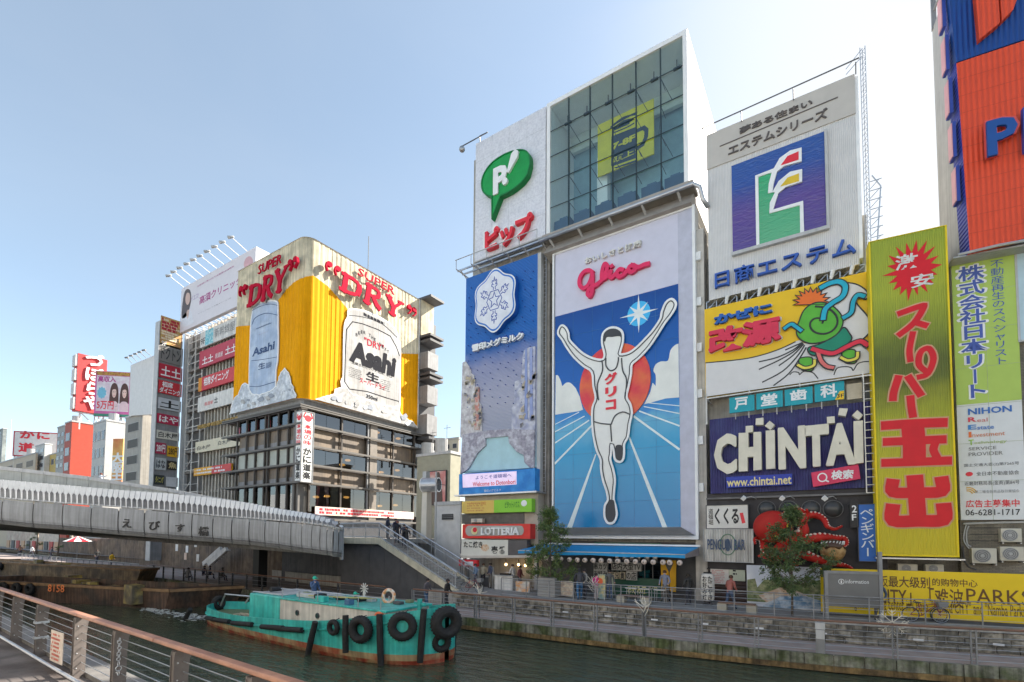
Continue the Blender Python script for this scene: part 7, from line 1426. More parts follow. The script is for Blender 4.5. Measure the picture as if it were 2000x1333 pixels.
for i,(nm,s,bl_,tr_,c,c2_,_,lab)in enumerate(rows):
    r,q=sign(nm,lab,TW,e1(*bl_),e1(*tr_),mat('tower_sign_%d'%i,c,dirt=.15,rgb2=(.5,.35,.1)if s=='picture' else None,mixs=6),o=.08,th=.16,group='tenant signs on the tower')
    if s=='picture':scribble(TW,q[0]+.1,q[1]-.1,q[2]+.8,q[3]-.3,.09,9,mat('food_print',(.65,.55,.4)),r,5,.95,.8);scribble(TW,q[0]+.1,q[1]-.1,q[3]-2,q[3]-.2,.092,4,mat('food_print2',(.35,.02,.03)),r,15,.9,.9);text(TW,'9F',(q_:=e1(1050,380)),e1(1085,360),.094,WHITE,r)
    elif s:
        w_,h_=q[1]-q[0],q[3]-q[2];m=MB()
        if len(s)==7:put_text(TW,s[:2],q[0]+.15*w_,q[0]+.6*w_,q[2]+.52*h_,q[2]+.94*h_,.08,.09,.03,0,m);put_text(TW,s[2:],q[0]+.05*w_,q[1]-.05*w_,q[2]+.06*h_,q[2]+.46*h_,.08,.09,.03,0,m)
        else:put_text(TW,s,q[0]+.08*w_,q[1]-.08*w_,q[2]+.15*h_,q[3]-.15*h_,.08,.09,.02,0,m)
        build('lettering',m,mat('tower_ink_%d'%i,c2_),r)
# ================================================================ FARTHER BUILDINGS
def far(name,label,Y,xl,xc,xr,yt,yb,mt,cat='building',mt2=None,cols=0,rws=0,wy=None,win=None,side_win=False,z0=ZU):
    p=at_y(xc,yt,Y);x0=at_y(xl,yt,Y).x if xl<xc else p.x-8;x1=p.x;y1=at_x(xr,yt,x1).y if xr>xc+.5 else Y+10
    r=root(name,((x0+x1)/2,Y,z0),label,cat);m=MB();m.box(x0,x1,Y,y1,z0,p.z);build('wall',m,mt,r)
    m=MB();m.box(x0-.1,x1+.1,Y-.1,y1+.1,p.z+.004,p.z+.3);build('parapet',m,mt2 or LGREY,r)
    win=win or mat('far_window',(.06,.07,.09),rough=.15)
    if cols:
        zt,zb=at_y(xc,wy[0],Y).z,at_y(xc,wy[1],Y).z
        for i in range(cols):
            for j in range(rws):
                a=x0+(x1-x0)*(i+.2)/cols;b=x0+(x1-x0)*(i+.8)/cols;c=zt-(zt-zb)*(j+.75)/rws;d=zt-(zt-zb)*(j+.2)/rws;m=MB();m.box(a,b,Y-.06,Y-.004,c,d);w_=build('window',m,LGREY,r);m=MB();m.box(a+.06,b-.06,Y-.08,Y-.064,c+.06,d-.06);build('pane',m,win,w_)
                if side_win and y1-Y>2:
                    e,f=Y+(y1-Y)*(i+.25)/cols,Y+(y1-Y)*(i+.75)/cols;m=MB();m.box(x1+.004,x1+.06,e,f,c,d);build('window',m,win,r)
    return r,(x0,x1,Y,y1,p.z)
far('tower_block','far grey green residential tower at the left frame edge',45,-30,6,14,838,905,mat('far_greygreen',(.25,.28,.27),rgb2=(.15,.17,.17),mixs=.5),cols=3,rws=8,wy=(842,900))
far('low_building','far tan low building with arches beneath the crab signboard',36,-20,70,74,886,930,mat('far_tan',(.45,.36,.26)),cols=5,rws=1,wy=(893,915),win=mat('arch_shadow',(.14,.11,.08)))
far('narrow_building','far pale narrow building right of the crab signboard',37,70,88,102,868,930,mat('far_pale',(.50,.49,.46)),cols=2,rws=3,wy=(872,915))
far('small_building','far mustard yellow small building with dark windows',38,92,116,119,885,930,mat('far_mustard',(.48,.34,.10)),cols=3,rws=1,wy=(890,910))
far('narrow_building','far slim grey building with wires left of the red one',36,113,128,131,832,930,mat('far_slimgrey',(.30,.29,.28)),cols=2,rws=5,wy=(840,915))
far('street_building','red street building with grey left half and dark windows',34,128,141,184,824,940,mat('far_red',(.34,.05,.028)),cols=1,rws=3,wy=(838,925))
far('narrow_building','hazy brown block rising behind the crab signboard roofs',70,30,62,76,862,905,mat('far_hazybrown',(.34,.29,.25),streak=.2),cols=4,rws=5,wy=(868,900))
far('narrow_building','dark grey narrow block squeezed behind the slim grey building',60,100,124,134,846,905,mat('far_darkgrey',(.20,.20,.21),streak=.2),cols=3,rws=6,wy=(850,900))
far('narrow_building','beige block filling the gap left of the concrete balconies',55,225,252,268,828,930,mat('far_beige',(.36,.31,.25),streak=.2),cols=3,rws=6,wy=(834,925))
m_,q_=far('street_building','pale grey building with window rows behind the red vertical banner',33.6,183,208,246,822,940,mat('far_palegrey',(.38,.38,.37)),cols=3,rws=3,wy=(832,935))
far('street_building','concrete building with recessed balconies beside the sign tower',33,246,279,300,808,948,mat('far_concrete',(.30,.28,.25),streak=.2),cols=1,rws=4,wy=(815,945),win=mat('balcony_dark',(.05,.045,.04)))
pc=at_y(153,690,33);X1=pc.x;y1=at_x(210,700,X1).y;zt_,zb_=pc.z,at_y(143,803,33).z;x0_=at_y(143,750,33).x
r=root('rooftop_sign',(X1,34,zb_),'big red rooftop box sign with huge white hiragana on its faces','sign');m=MB();m.box(x0_,X1,33,y1,zb_,zt_);build('box',m,mat('tsubo_red',(.50,.045,.045),dirt=.1,streak=.1),r)
TP=Plane(X1,0,90);text(TP,'づぼらや',e1(548,795),e1(672,450),.1,WHITE,r,vert=True,bold=.03,th=.2,gap=.1,back=.1);TP2=Plane(0,33,0)
for i in range(4):z=zb_+(zt_-zb_)*(i+.5)/4;m=slab(TP2,x0_+.1,X1-.1,z-(zt_-zb_)*.1,z+(zt_-zb_)*.1,0,.35);build('side_letter',m,DWHITE,r)
m=MB();[m.bar((X1-1,34+i*3,zb_-3.5),(X1-1,34+i*3,zb_),.2)for i in range(3)];[m.bar((X1-1,34+i*3,zb_),(X1-1,37+i*3,zb_-3),.15)for i in range(2)];m.bar((X1-.5,33.2,zb_-.2),(X1-.5,y1,zb_-.2),.2);build('support',m,DWHITE,r)
pA=at_y(183,811,34);ang=42;PK=Plane(pA.x,34,ang);r,q=sign('billboard','pink and white recruiting billboard with two long haired women',PK,(182.5,813),(256,728),mat('pink_edge',(.52,.12,.30)),th=.4,cat='billboard')
w_,h_=q[1]-q[0],q[3]-q[2];u=lambda x,y:(q[0]+x*w_,q[2]+y*h_)
def fld(pts,mt,o,nm='printed_field'):build(nm,polyshape(PK,[u(*p)for p in pts],0,o),mt,r)
fld(((.05,.12),(.97,.12),(.97,.9),(.05,.9)),mat('pink_pale',(.60,.48,.54),rgb2=(.65,.6,.62),mixs=1),.012);fld(((0,0),(1,0),(1,.06),(0,.06)),mat('recruit_green',(.05,.22,.15)),.012);fld(((.02,.91),(1,.91),(1,.99),(.02,.99)),mat('recruit_gold',(.45,.28,.05),rgb2=(.3,.1,.05),mixs=3),.012)
build('lettering',put_text(PK,'高収入',*[u(.08,0)[0],u(.58,0)[0],u(0,.76)[1],u(0,.89)[1]],.012,.02,.03),mg_,r);build('lettering',put_text(PK,'5万円',u(.08,0)[0],u(.55,0)[0],u(0,.16)[1],u(0,.34)[1],.012,.02,.02),RED,r)
fld([(.2+.14*(1.0 if k%2 else .8)*math.cos(k*math.pi/10),.52+.14*(1.0 if k%2 else .8)*math.sin(k*math.pi/10))for k in range(20)],mat('recruit_blue',(.16,.42,.55)),.016)
for cx in(.55,.84):
    fld(((cx-.13,.14),(cx+.13,.14),(cx+.12,.34),(cx,.40),(cx-.12,.34)),mat('photo_blouse',(.62,.45,.48)),.014);fld(smoothpts([(cx-.13,.30),(cx-.12,.55),(cx-.08,.70),(cx,.75),(cx+.08,.70),(cx+.12,.55),(cx+.13,.30),(cx+.06,.34),(cx-.06,.34)],3,True),mat('photo_brownhair',(.085,.04,.035)),.016);fld([(cx+.062*math.cos(t*.52),.535+.115*math.sin(t*.52))for t in range(12)],mat('photo_skin_light',(.66,.46,.40)),.02)
    fld(smoothpts([(cx-.075,.58),(cx-.05,.66),(cx+.05,.66),(cx+.075,.58),(cx+.03,.61),(cx-.03,.605)],2,True),mat('photo_brownhair',(.085,.04,.035)),.022);fld(((cx-.02,.475),(cx+.02,.475),(cx,.46)),RED,.023)
    for dx in(-.025,.025):fld([(cx+dx+.01*math.cos(t),.55+.01*math.sin(t))for t in range(6)],BLACK,.023)
m=MB();[m.bar(PK.P(q[0]+w_*k/4,q[2]-1.5,-.3),PK.P(q[0]+w_*k/4,q[2],-.3),.15)for k in range(5)];[m.bar(PK.P(q[0]+w_*k/8,q[2]-1.5 if k%2 else q[2],-.3),PK.P(q[0]+w_*(k+1)/8,q[2]if k%2 else q[2]-1.5,-.3),.1)for k in range(8)];build('support',m,DWHITE,r,kind='stuff')
q3=at_y(*e1(722,1240),33.0);PV=Plane(0,33.0,0);r,q=sign('vertical_banner','red vertical banner with white Osaka characters on the pale grey building',Plane(q3.x,33.2,25),e1(722,1300),e1(803,990),mat('banner_red2',(.48,.02,.025),rgb2=(.6,.35,.1),mixs=.12),th=.2);PVV=Plane(q3.x,33.2,25)
text(PVV,'大阪王',e1(727,1262),e1(798,1085),.02,WHITE,r,vert=True,bold=.05,gap=.02)
P33=Plane(0,32.6,0);r=root('billboard',P33.P(P33.uv(275,750)[0],P33.uv(275,810)[1],0),'blank pale billboard with lamps above, left of the sign tower','billboard')
build('board',ppoly(P33,[e1(*p)for p in((838,842),(985,832),(1003,448),(850,512))],-.4,0),mat('blank_white',(.58,.57,.56),dirt=.08),r)
for i in range(5):p=at_y(*e1(825+i*28,462-i*12),30.5);a=P33.uv(*e1(860+i*30,500))[0];z=P33.uv(*e1(860+i*30,500-i*12))[1];m=MB();m.bar((a,32.6,z),p,.07);m.tube([p+Vector((.3,.1,0)),p-Vector((.35,.1,0))],.13,6);build('lamp',m,GREY,r)
P34=Plane(0,36,0);r,q=sign('roof_signboard','far white signboard with red crab restaurant characters and red frame',Plane(at_y(28,880,36).x,36,48),(26.5,889),(112,848),mat('crab_white',(.66,.62,.60)),th=.4,cat='signboard',frame=mat('crab_frame',(.45,.04,.05)),fw=.25);PQ=Plane(at_y(28,880,36).x,36,48)
text(PQ,'かに',e1(120,985),e1(335,950),.02,RED,r,bold=.04,each=True,gap=.15);text(PQ,'道',e1(120,1075),e1(220,1020),.02,RED,r,bold=.04);text(PQ,'楽',e1(235,1085),e1(310,1040),.02,RED,r,bold=.04)
m=MB();[m.bar(PQ.P(q[0]+(q[1]-q[0])*k/3,q[2]-4,-.3),PQ.P(q[0]+(q[1]-q[0])*k/3,q[2],-.3),.25)for k in range(4)];build('support',m,DWHITE,r)
m=MB();m.bar((at_y(22,900,38).x,38,4),(at_y(22,830,38).x,38,at_y(22,820,38).z),.12);o=root('roof_antenna',(at_y(22,900,38).x,38,4),'thin far antenna pole left of the crab signboard','antenna');build('pole',m,LGREY,o)
far('street_building','pale rooftop storey behind the olive building with small roof boxes',52,815,896,898,858,1000,mat('far_ivory',(.50,.47,.40)),cols=6,rws=1,wy=(862,880))
far('street_building','olive grey building with a large poster above the street',40,815,880,900,886,1090,mat('far_olive',(.30,.29,.22),dirt=.15),cols=0)
PO=Plane(0,39.8,0);r,q=sign('poster','tall poster of a dark long haired figure on red ground on the olive building',PO,d8(230,692),d8(378,415),mat('poster_red',(.52,.20,.19),rgb2=(.6,.45,.4),mixs=.7),o=.0,th=.1,cat='poster',frame=DGREY)
build('printed_figure',ppoly(PO,smoothpts([d8(*p)for p in((255,690),(262,600),(275,520),(300,440),(325,430),(335,480),(345,560),(345,690))],3,True),0,.012),mat('figure_dark',(.10,.07,.06)),r)
far('white_annex','low white annex building with one barred window beside the red shop sign',31.2,851,900,902,986,1100,mat('annex_white',(.52,.51,.50),dirt=.15));PAX=Plane(0,31.15,0);o=root('barred_window',PAX.P(PAX.uv(*d8(390,800))[0],5,0),'dark barred window on the white annex wall','window');a0,a1,z0,z1=rect(PAX,d8(347,815),d8(438,768),0)
build('pane',slab(PAX,a0,a1,z0,z1,0,.03),BLACK,o);[build('bar',slab(PAX,a0,a1,z0+i*(z1-z0)/3-.02,z0+i*(z1-z0)/3+.02,.031,.05),GREY,o)for i in range(4)]
o=root('ring_pillar',(at_y(833,1000,31.5).x,31.5,5),'pale concrete pillar carrying a large round metal drum at the bridge head','monument');px_=at_y(833,960,31.5).x;zt_=at_y(833,962,31.5).z;z9=at_y(833,922,31.5).z
m=MB();m.hexa([(px_-.33,31.2,4.6),(px_+.33,31.2,4.6),(px_+.33,31.9,4.6),(px_-.33,31.9,4.6),(px_-.26,31.25,zt_),(px_+.26,31.25,zt_),(px_+.26,31.85,zt_),(px_-.26,31.85,zt_)]);build('shaft',m,mat('pillar_ivory',(.55,.51,.44)),o)
c=Vector((px_-.15,31.2,at_y(823,949,31.5).z));ax=Vector((.8,.25,0)).normalized();R=.62;m=MB();n=24;ring_=[]
aa=ax.cross(Vector((0,0,1))).normalized()
for s,R2 in((0,R),(1.5,R),(1.5,R-.06),(0,R-.06)):ring_.append([c+ax*s+(aa*math.cos(2*math.pi*k/n)+Vector((0,0,1))*math.sin(2*math.pi*k/n))*R2 for k in range(n)])
for j in range(4):
    for k in range(n):m.quad(ring_[j][k],ring_[j][(k+1)%n],ring_[(j+1)%4][(k+1)%n],ring_[(j+1)%4][k])
build('drum',m,STEEL,o,smooth=False);m=MB();m.torus(c,R-.02,.05,tuple(ax),24,6);build('rim',m,WHITE,o);m=MB();m.box(px_-.2,px_+.2,31.2,31.7,c.z+R,z9);build('top_block',m,LGREY,o)
p=at_y(851,1000,30.4);o=root('lamp_pole',(p.x,30.4,ZU),'slim grey street pole with a side arm beside the stairs','pole');m=MB();m.tube([(p.x,30.4,ZU),(p.x,30.4,at_y(851,922,30.4).z)],[.1,.07],8);build('pole',m,LGREY,o);m=MB();z=at_y(851,945,30.4).z;m.bar((p.x,30.4,z),(p.x+1.1,30.4,z-.2),.06);build('arm',m,DGREY,o)
# ================================================================ UNDER AND BEYOND THE BRIDGE
brw=mat('old_brown_wall',(.20,.15,.11),rough=.9,dirt=.35,streak=.45,rgb2=(.14,.11,.09),mixs=.5)
o=root('quay_wall',(-80,31,ZL),'stained brown quay wall with pasted notices beyond the bridge','wall');m=MB();m.hexa([(-130,33.2,ZL),(-47.5,29.6,ZL),(-47.5,30.1,ZL),(-130,33.7,ZL),(-130,33.2,4.4),(-47.5,29.6,4.4),(-47.5,30.1,4.4),(-130,33.7,4.4)]);build('wall',m,brw,o)
WQ=Plane(-47.5,29.6,180+math.degrees(math.atan2(3.6,-82.5)));
for x,y,mt in((345,1070,WHITE),(365,1073,WHITE),(362,1087,mat('notice_pink',(.6,.45,.36))),(386,1090,DWHITE),(382,1062,DWHITE)):
    a,z=WQ.uv(x,y,.05);build('notice',slab(WQ,a-.35,a+.35,z-.45,z+.45,.01,.06),mt,o)
for i,(x0,x1,c,lab)in enumerate(((-175,-150,(.42,.30,.24),'reddish brown shopfront row'),(-149,-128,(.5,.42,.36),'pale shopfront row'),(-127,-104,(.30,.13,.10),'dark red shopfront row'))):
    o=root('shop',((x0+x1)/2,35,ZL),lab+' seen under the far end of the bridge','shop');m=MB();m.box(x0,x1,34.5,40,ZL,5.8);build('wall',m,mat('far_shop_%d'%i,c,dirt=.3,rgb2=(.5,.42,.34),mixs=.6),o)
    for k in range(6):a=x0+.8+k*(x1-x0)/6;m=MB();m.box(a,a+2.4,34.35,34.45,ZL+.4,ZL+2.8);build('window',m,[mat('shop_lit',(.5,.3,.18)),DGREY,mat('shop_red',(.4,.06,.05))][k%3],o)
o=root('parasol',(-108,30,ZL),'red and white striped parasol on the far promenade','parasol');m=MB();m.mi=0;pc_=at_y(152,1052,30)
for k in range(12):
    m.mi=k%2;t0,t1=k*math.pi/6,(k+1)*math.pi/6;m.face([(pc_.x,30,pc_.z+.4),(pc_.x+2*math.cos(t0),30+2*math.sin(t0),pc_.z-.5),(pc_.x+2*math.cos(t1),30+2*math.sin(t1),pc_.z-.5)])
LOC[o.name]=Vector((-108,30,ZL));build('canopy',m,[RED,WHITE],o);m=MB();m.bar((pc_.x,30,ZL),(pc_.x,30,pc_.z+.4),.07);build('pole',m,GREY,o)
o=root('stair_beams',(-52,27.5,2),'pale slanting beams of a stair in the gap beneath the bridge','stairs');m=MB();a,b=at_y(398,1102,28.5),at_y(432,1072,28.5)
for k in(0,1):m.bar(a+Vector((k*1.2,0,0)),b+Vector((k*1.2,0,0)),.3,.5)
build('stringer',m,DWHITE,o)
for k in range(8):t=k/8;m=MB();p=a+(b-a)*t;m.box(p.x+.1,p.x+1.1,28.4,29.2,p.z,p.z+.12);build('step',m,LGREY,o)
# ================================================================ FOLIAGE
def leafmat(name,c,c2_):
    m=bpy.data.materials.new(name);m.use_nodes=True;t=m.node_tree;b=t.nodes['Principled BSDF'];g=t.nodes.new('ShaderNodeNewGeometry');n=t.nodes.new('ShaderNodeTexNoise');n.inputs['Scale'].default_value=4
    x=t.nodes.new('ShaderNodeMix');x.data_type='RGBA';x.inputs['A'].default_value=(*c,1);x.inputs['B'].default_value=(*c2_,1);r=t.nodes.new('ShaderNodeMapRange');r.inputs['From Min'].default_value=.35;r.inputs['From Max'].default_value=.65
    t.links.new(g.outputs['Position'],n.inputs['Vector']);t.links.new(n.outputs['Fac'],r.inputs['Value']);t.links.new(r.outputs[0],x.inputs['Factor']);t.links.new(x.outputs['Result'],b.inputs['Base Color']);b.inputs['Roughness'].default_value=.55;b.inputs['Transmission Weight'].default_value=0;return m
lf1=leafmat('leaf_green',(.06,.115,.03),(.13,.19,.05));lf2=leafmat('leaf_dark',(.045,.095,.03),(.11,.15,.045));bark=mat('bark',(.11,.085,.065),rough=.9,dirt=.4,bump=.6,bscale=25)
def tree(label,base,prof,n,seed,lmat,trunk_r=.07,lean=0,zb=None):
    """prof: list of (z, radius); twigs with small leaves sprayed round a thin trunk"""
    rnd=random.Random(seed);o=root('tree',base,label,'tree');top=prof[-1][0];b=Vector(base)
    tp=[b,b+Vector((lean*.3,0,(top-b.z)*.35)),b+Vector((-lean*.2,.05,(top-b.z)*.7)),Vector((b.x+lean,b.y,top-.1))]
    sp=smoothpts([tuple(p)for p in tp],5);m=MB();m.tube(sp,[trunk_r*(1-.85*i/len(sp))for i in range(len(sp))],8);build('trunk',m,bark,o,smooth=True)
    lv,br_m=MB(),MB();z0,z1=prof[0][0],top
    cl_c=[]
    for k in range(n//8):
        z=z0+(z1-z0)*rnd.random()**.9;R=lerp_tab(prof,z)*rnd.uniform(.35,1.12);t=rnd.uniform(0,2*math.pi);ax0=Vector(sp[min(len(sp)-1,int(len(sp)*(z-b.z)/(top-b.z+.01)))]);cl_c.append((Vector((ax0.x+R*math.cos(t),ax0.y+R*math.sin(t)*.9,z)),ax0));br_m.bar(Vector((ax0.x,ax0.y,z-R*.6)),cl_c[-1][0],.025)
    for i in range(n):
        c_,ax0=cl_c[i%len(cl_c)];e=c_+Vector((rnd.gauss(0,.20),rnd.gauss(0,.20),rnd.gauss(0,.15)));s=c_+Vector((rnd.gauss(0,.05),rnd.gauss(0,.05),-.08));br_m.bar(s,e,.010)
        d=(e-s).normalized()
        for q in range(rnd.randint(20,30)):
            f=rnd.uniform(.35,1.12);p=s+(e-s)*f+Vector((rnd.gauss(0,.07),rnd.gauss(0,.07),rnd.gauss(0,.06)));u=(d+Vector((rnd.uniform(-1,1),rnd.uniform(-1,1),rnd.uniform(-.9,.6)))).normalized();v=u.cross(Vector((rnd.uniform(-1,1),rnd.uniform(-1,1),rnd.uniform(-1,1)))).normalized();L2=rnd.uniform(.07,.13);w2=L2*.30
            lv.face([p,p+u*L2*.5+v*w2,p+u*L2,p+u*L2*.5-v*w2])
    build('twigs',br_m,bark,o,kind='stuff');build('crown',lv,lmat,o,kind='stuff');return o
tree('leafy young tree in a slatted planter box before the blue awning',(-14.65,26.95,2.7),[(2.75,.7),(3.1,1.4),(3.7,1.6),(4.4,1.35),(5.2,1.0),(6.0,.6),(6.9,.1)],400,5,lf1,.06)
tree('thin trunked dark tree in front of the red octopus',(-1.62,27.0,ZU),[(2.85,.3),(3.15,1.2),(3.6,1.65),(4.1,1.75),(4.7,1.35),(5.3,1.0),(6.0,.5),(6.65,.08)],420,8,lf2,.055,.1)
o=root('planter_box',(-14.65,26.9,ZU),'tall grey slatted planter box holding the leafy young tree','planter');gp=mat('planter_grey',(.27,.26,.25),dirt=.15)
for k in range(8):m=MB();m.box(-15.25,-14.05,26.4,27.5,ZU+.02+k*.145,ZU+.15+k*.145);build('slat',m,gp,o)
m=MB();m.box(-15.2,-14.1,26.45,27.45,ZU+.01,ZU+1.12);build('inner_box',m,DGREY,o)
for i,(x,y,s)in enumerate(((-118,30,1.4),(-135,31,1.2))):tree(['round far tree','smaller far tree'][i]+' on the promenade seen below the bridge',(x,y,ZL),[(2.2,.4),(3.0,1.8*s),(4.0,2.0*s),(5.2,1.0*s),(5.8,.2)],60,20+i,lf2,.15)
# ================================================================ BOATS
turq=mat('boat_turquoise',(.04,.42,.38),rough=.4,dirt=.3,streak=.3,rgb2=(.075,.50,.44),mixs=1.1,bump=.25,bscale=1.6);boot=mat('boot_red_brown',(.38,.06,.03),rough=.6,dirt=.5,streak=.4,rgb2=(.30,.19,.10),mixs=1.5);cabw=mat('cabin_cream',(.55,.51,.46),dirt=.2,streak=.3);deckg=mat('deck_olive',(.17,.20,.11),dirt=.35)
bt=root('tugboat',(-22,16,0),'turquoise work boat with white cabin and a row of black tyre fenders','boat')
ST=[(-32.35,.25,1.05),(-31.7,1.15,.98),(-30.0,1.7,.97),(-27,2.15,1.0),(-24.2,2.32,1.14),(-21.5,2.4,1.3),(-18.9,2.4,1.52),(-16.5,2.2,1.88),(-14.9,1.65,2.14),(-14.0,.85,2.28),(-13.75,.15,2.32)]
ST=[tuple(p)for p in smoothpts(ST,4)];CY=lambda x:16.15-.0*(x+22)
def hullring(x,hw,zt,side):
    y=CY(x);return[(x,y+side*hw*.80,-.35),(x,y+side*hw*.93,.0),(x,y+side*hw*.96,.16),(x,y+side*hw*.98,.42),(x,y+side*hw*1.0,zt-.42),(x,y+side*(hw+.07),zt-.40),(x,y+side*(hw+.07),zt-.34),(x,y+side*hw*1.0,zt-.33),(x,y+side*hw*1.0,zt),(x,y+side*max(hw-.09,.02),zt),(x,y+side*max(hw-.09,.02),zt-.5)]
m=MB();
for side in(-1,1):
    rs=[hullring(x,hw,zt,side)for x,hw,zt in ST]
    for A,B in zip(rs,rs[1:]):
        for k in range(10):
            m.mi=1 if k<2 else 2 if k==2 else 0;q=(A[k],B[k],B[k+1],A[k+1])if side<0 else(B[k],A[k],A[k+1],B[k+1]);m.quad(*q)
m.mi=0;build('hull',m,[turq,boot,mat('boot_tan',(.42,.31,.17),dirt=.35,streak=.3,rgb2=(.35,.10,.05),mixs=1.2)],bt)
m=MB()
for(x,hw,zt),(x2,h2,z2)in zip(ST,ST[1:]):m.quad((x,CY(x)-hw+.05,zt-.48),(x2,CY(x2)-h2+.05,z2-.48),(x2,CY(x2)+h2-.05,z2-.48),(x,CY(x)+hw-.05,zt-.48))
build('deck',m,deckg,bt)
m=MB();m.box(-26.6,-23.75,14.75,17.5,.55,2.12);build('wheelhouse',m,turq,bt,bevel=.06);m=MB();m.box(-23.74,-16.0,14.75,17.5,.6,2.0);build('cabin',m,cabw,bt,bevel=.05);m=MB();m.box(-23.74,-15.9,14.68,17.6,2.003,2.10);build('cabin_roof',m,turq,bt,bevel=.02)
m=MB();m.box(-26.2,-23.9,15.0,17.3,2.125,2.18);m.box(-23.2,-21.2,15.3,16.6,2.11,2.3);build('roof_hatch',m,LGREY,bt,bevel=.03)
for x in(-22.2,-20.6,-18.6,-17.2):m=MB();m.tube([(x,14.74,1.45),(x,14.70,1.45)],.14,14);w_=build('porthole',m,DSTEEL,bt);m=MB();m.tube([(x,14.705,1.45),(x,14.69,1.45)],.10,14);build('glass',m,mat('port_glass',(.03,.05,.05),rough=.1),w_)
m=MB();m.tube([(-30.9,15.4,1.0),(-30.2,15.3,1.75),(-26.6,15.2,1.85)],.05,6);m.tube([(-30.9,16.9,1.0),(-30.2,17.0,1.75),(-26.6,17.1,1.85)],.05,6);build('handrail',m,STEEL,bt)
for x in(-28.6,-15.3):m=MB();m.tube([(x,16.1,.5),(x,16.1,1.65 if x<-20 else 2.5)],.11,10);m.bar((x-.3,16.1,1.4 if x<-20 else 2.3),(x+.3,16.1,1.4 if x<-20 else 2.3),.1);build('bollard',m,turq,bt)
def rope(x,y,z,s):
    m=MB();rnd=random.Random(int(s));pts=[(x+rnd.uniform(-.7,.7),y+rnd.uniform(-.4,.4),z+rnd.uniform(0,.22))for _ in range(22)];m.tube(smoothpts(pts,4),.04,5);return build('mooring_rope',m,mat('rope',(.46,.40,.30),dirt=.4),bt,smooth=True)
rope(-28.0,15.2,.6,3);m=MB();[m.torus((-27.2,15.0,.6+k*.07),.42-.02*k,.045,(0,0,1),18,5)for k in range(4)];build('rope_coil',m,mat('rope',(.5,.4,.3)),bt)
for i,(x,y,r_,z)in enumerate(((-25.2,15.4,.18,2.36),(-21.2,15.3,.16,2.3),(-18.9,16.0,.14,2.22))):m=MB();m.tube([(x,y-.3,z),(x,y+.3,z)],r_*.7,10);build('roof_cowl',m,BLACK,bt)
rnd=random.Random(12)
for k in range(16):x=rnd.uniform(-23,-16.8);y=rnd.uniform(14.9,17.2);m=MB();a=rnd.uniform(.12,.4);m.box(x-a,x+a,y-.15,y+.15,2.105,2.105+rnd.uniform(.06,.26));build('deck_box',m,[DGREY,deckg,LGREY,mat('tarp_blue',(.05,.12,.22)),BLACK,turq][k%6],bt,bevel=.02)
m=MB();m.tube([(-23.6,14.72,2.55),(-16.2,14.72,2.6)],.025,6)
for k in range(6):m.bar((-23.5+k*1.45,14.72,2.1),(-23.5+k*1.45,14.72,2.58),.03)
build('roof_rail',m,STEEL,bt)
m=MB()
for k in range(7):m.bar((-22+k*.5,15.2+.1*k,2.27),(-19.5+k*.35,15.6+.05*k,2.3+.02*k),.05)
build('poles_on_roof',m,mat('bamboo',(.4,.36,.16)),bt,kind='stuff')
def tyre(name,c,R,r,ax,parent=None,label=None):
    m=MB();m.torus(c,R-r,r,ax,28,12,1.15)
    for k in range(28):t=2*math.pi*k/28;a_=Vector(ax).normalized();b_=a_.cross(Vector((0,0,1))).normalized();d_=b_*math.cos(t)+Vector((0,0,1))*math.sin(t);p=Vector(c)+d_*(R-.01);m.bar(p-a_*r*.6,p+a_*r*.6,.03)
    return build(name,m,RUBBER,parent,smooth=False)
hwf=lambda x:lerp_tab([(a,b)for a,b,c in ST],x);ztf=lambda x:lerp_tab([(a,c)for a,b,c in ST],x)
for px_,py_,R in((651,1226,.34),(704,1230,.57),(786,1224,.60)):
    x=-18.3 if px_==651 else(-16.7 if px_==704 else-14.75);p=at_y(px_,py_,CY(x)-hwf(x)-.25);x=p.x;y=CY(x)-hwf(x)-.22;p=at_y(px_,py_,y);dx=.4;s=(hwf(p.x+dx)-hwf(p.x-dx))/(2*dx);t_=tyre('tyre',p,R,R*.30,(-s,-1,0),bt);m=MB();m.bar(p+Vector((0,0,R*.8)),(p.x,p.y+.3,ztf(p.x)+.05),.03);build('chain',m,DSTEEL,t_)
tyre('tyre',at_y(868,1216,15.6)+Vector((.1,0,0)),.68,.23,(1,-.45,0),bt);tyre('tyre',at_y(862,1255,15.8),.42,.14,(1,-.6,0),bt);tyre('tyre',Vector((-32.35,16.0,1.0)),.45,.16,(1,.2,0),bt)
for xa_,ya_,xb_,yb_ in((616,1215,601,1280),(675,1202,675,1275),(741,1200,744,1300),(828,1190,820,1294),(889,1196,883,1288),(372,1190,357,1220)):
    f_=lambda x_,y_:(lambda p:at_y(x_,y_,CY(p.x)-hwf(max(min(p.x,-14.1),-31.5))-.2))(at_y(x_,y_,13.9));a=f_(xa_,ya_);b=f_(xb_,yb_)
    if xa_>880:a,b=at_y(xa_,ya_,17.2),at_y(xb_,yb_,17.0)
    m=MB();m.tube([a,a+(b-a)*.5+Vector((.01,-.02,0)),b],[.13,.14,.13],10);build('log_fender',m,RUBBER,bt)
for xa_,xb_ in((385,402),(403,442),(457,492),(520,556),(553,594)):
    a=at_y(xa_,lerp_tab([(380,1209),(600,1231)],xa_),13.9);b=at_y(xb_,lerp_tab([(380,1209),(600,1231)],xb_),13.7);a.y=CY(a.x)-hwf(a.x)-.14;b.y=CY(b.x)-hwf(b.x)-.14;m=MB();m.tube([a,b],.12,10);build('side_fender',m,RUBBER,bt)
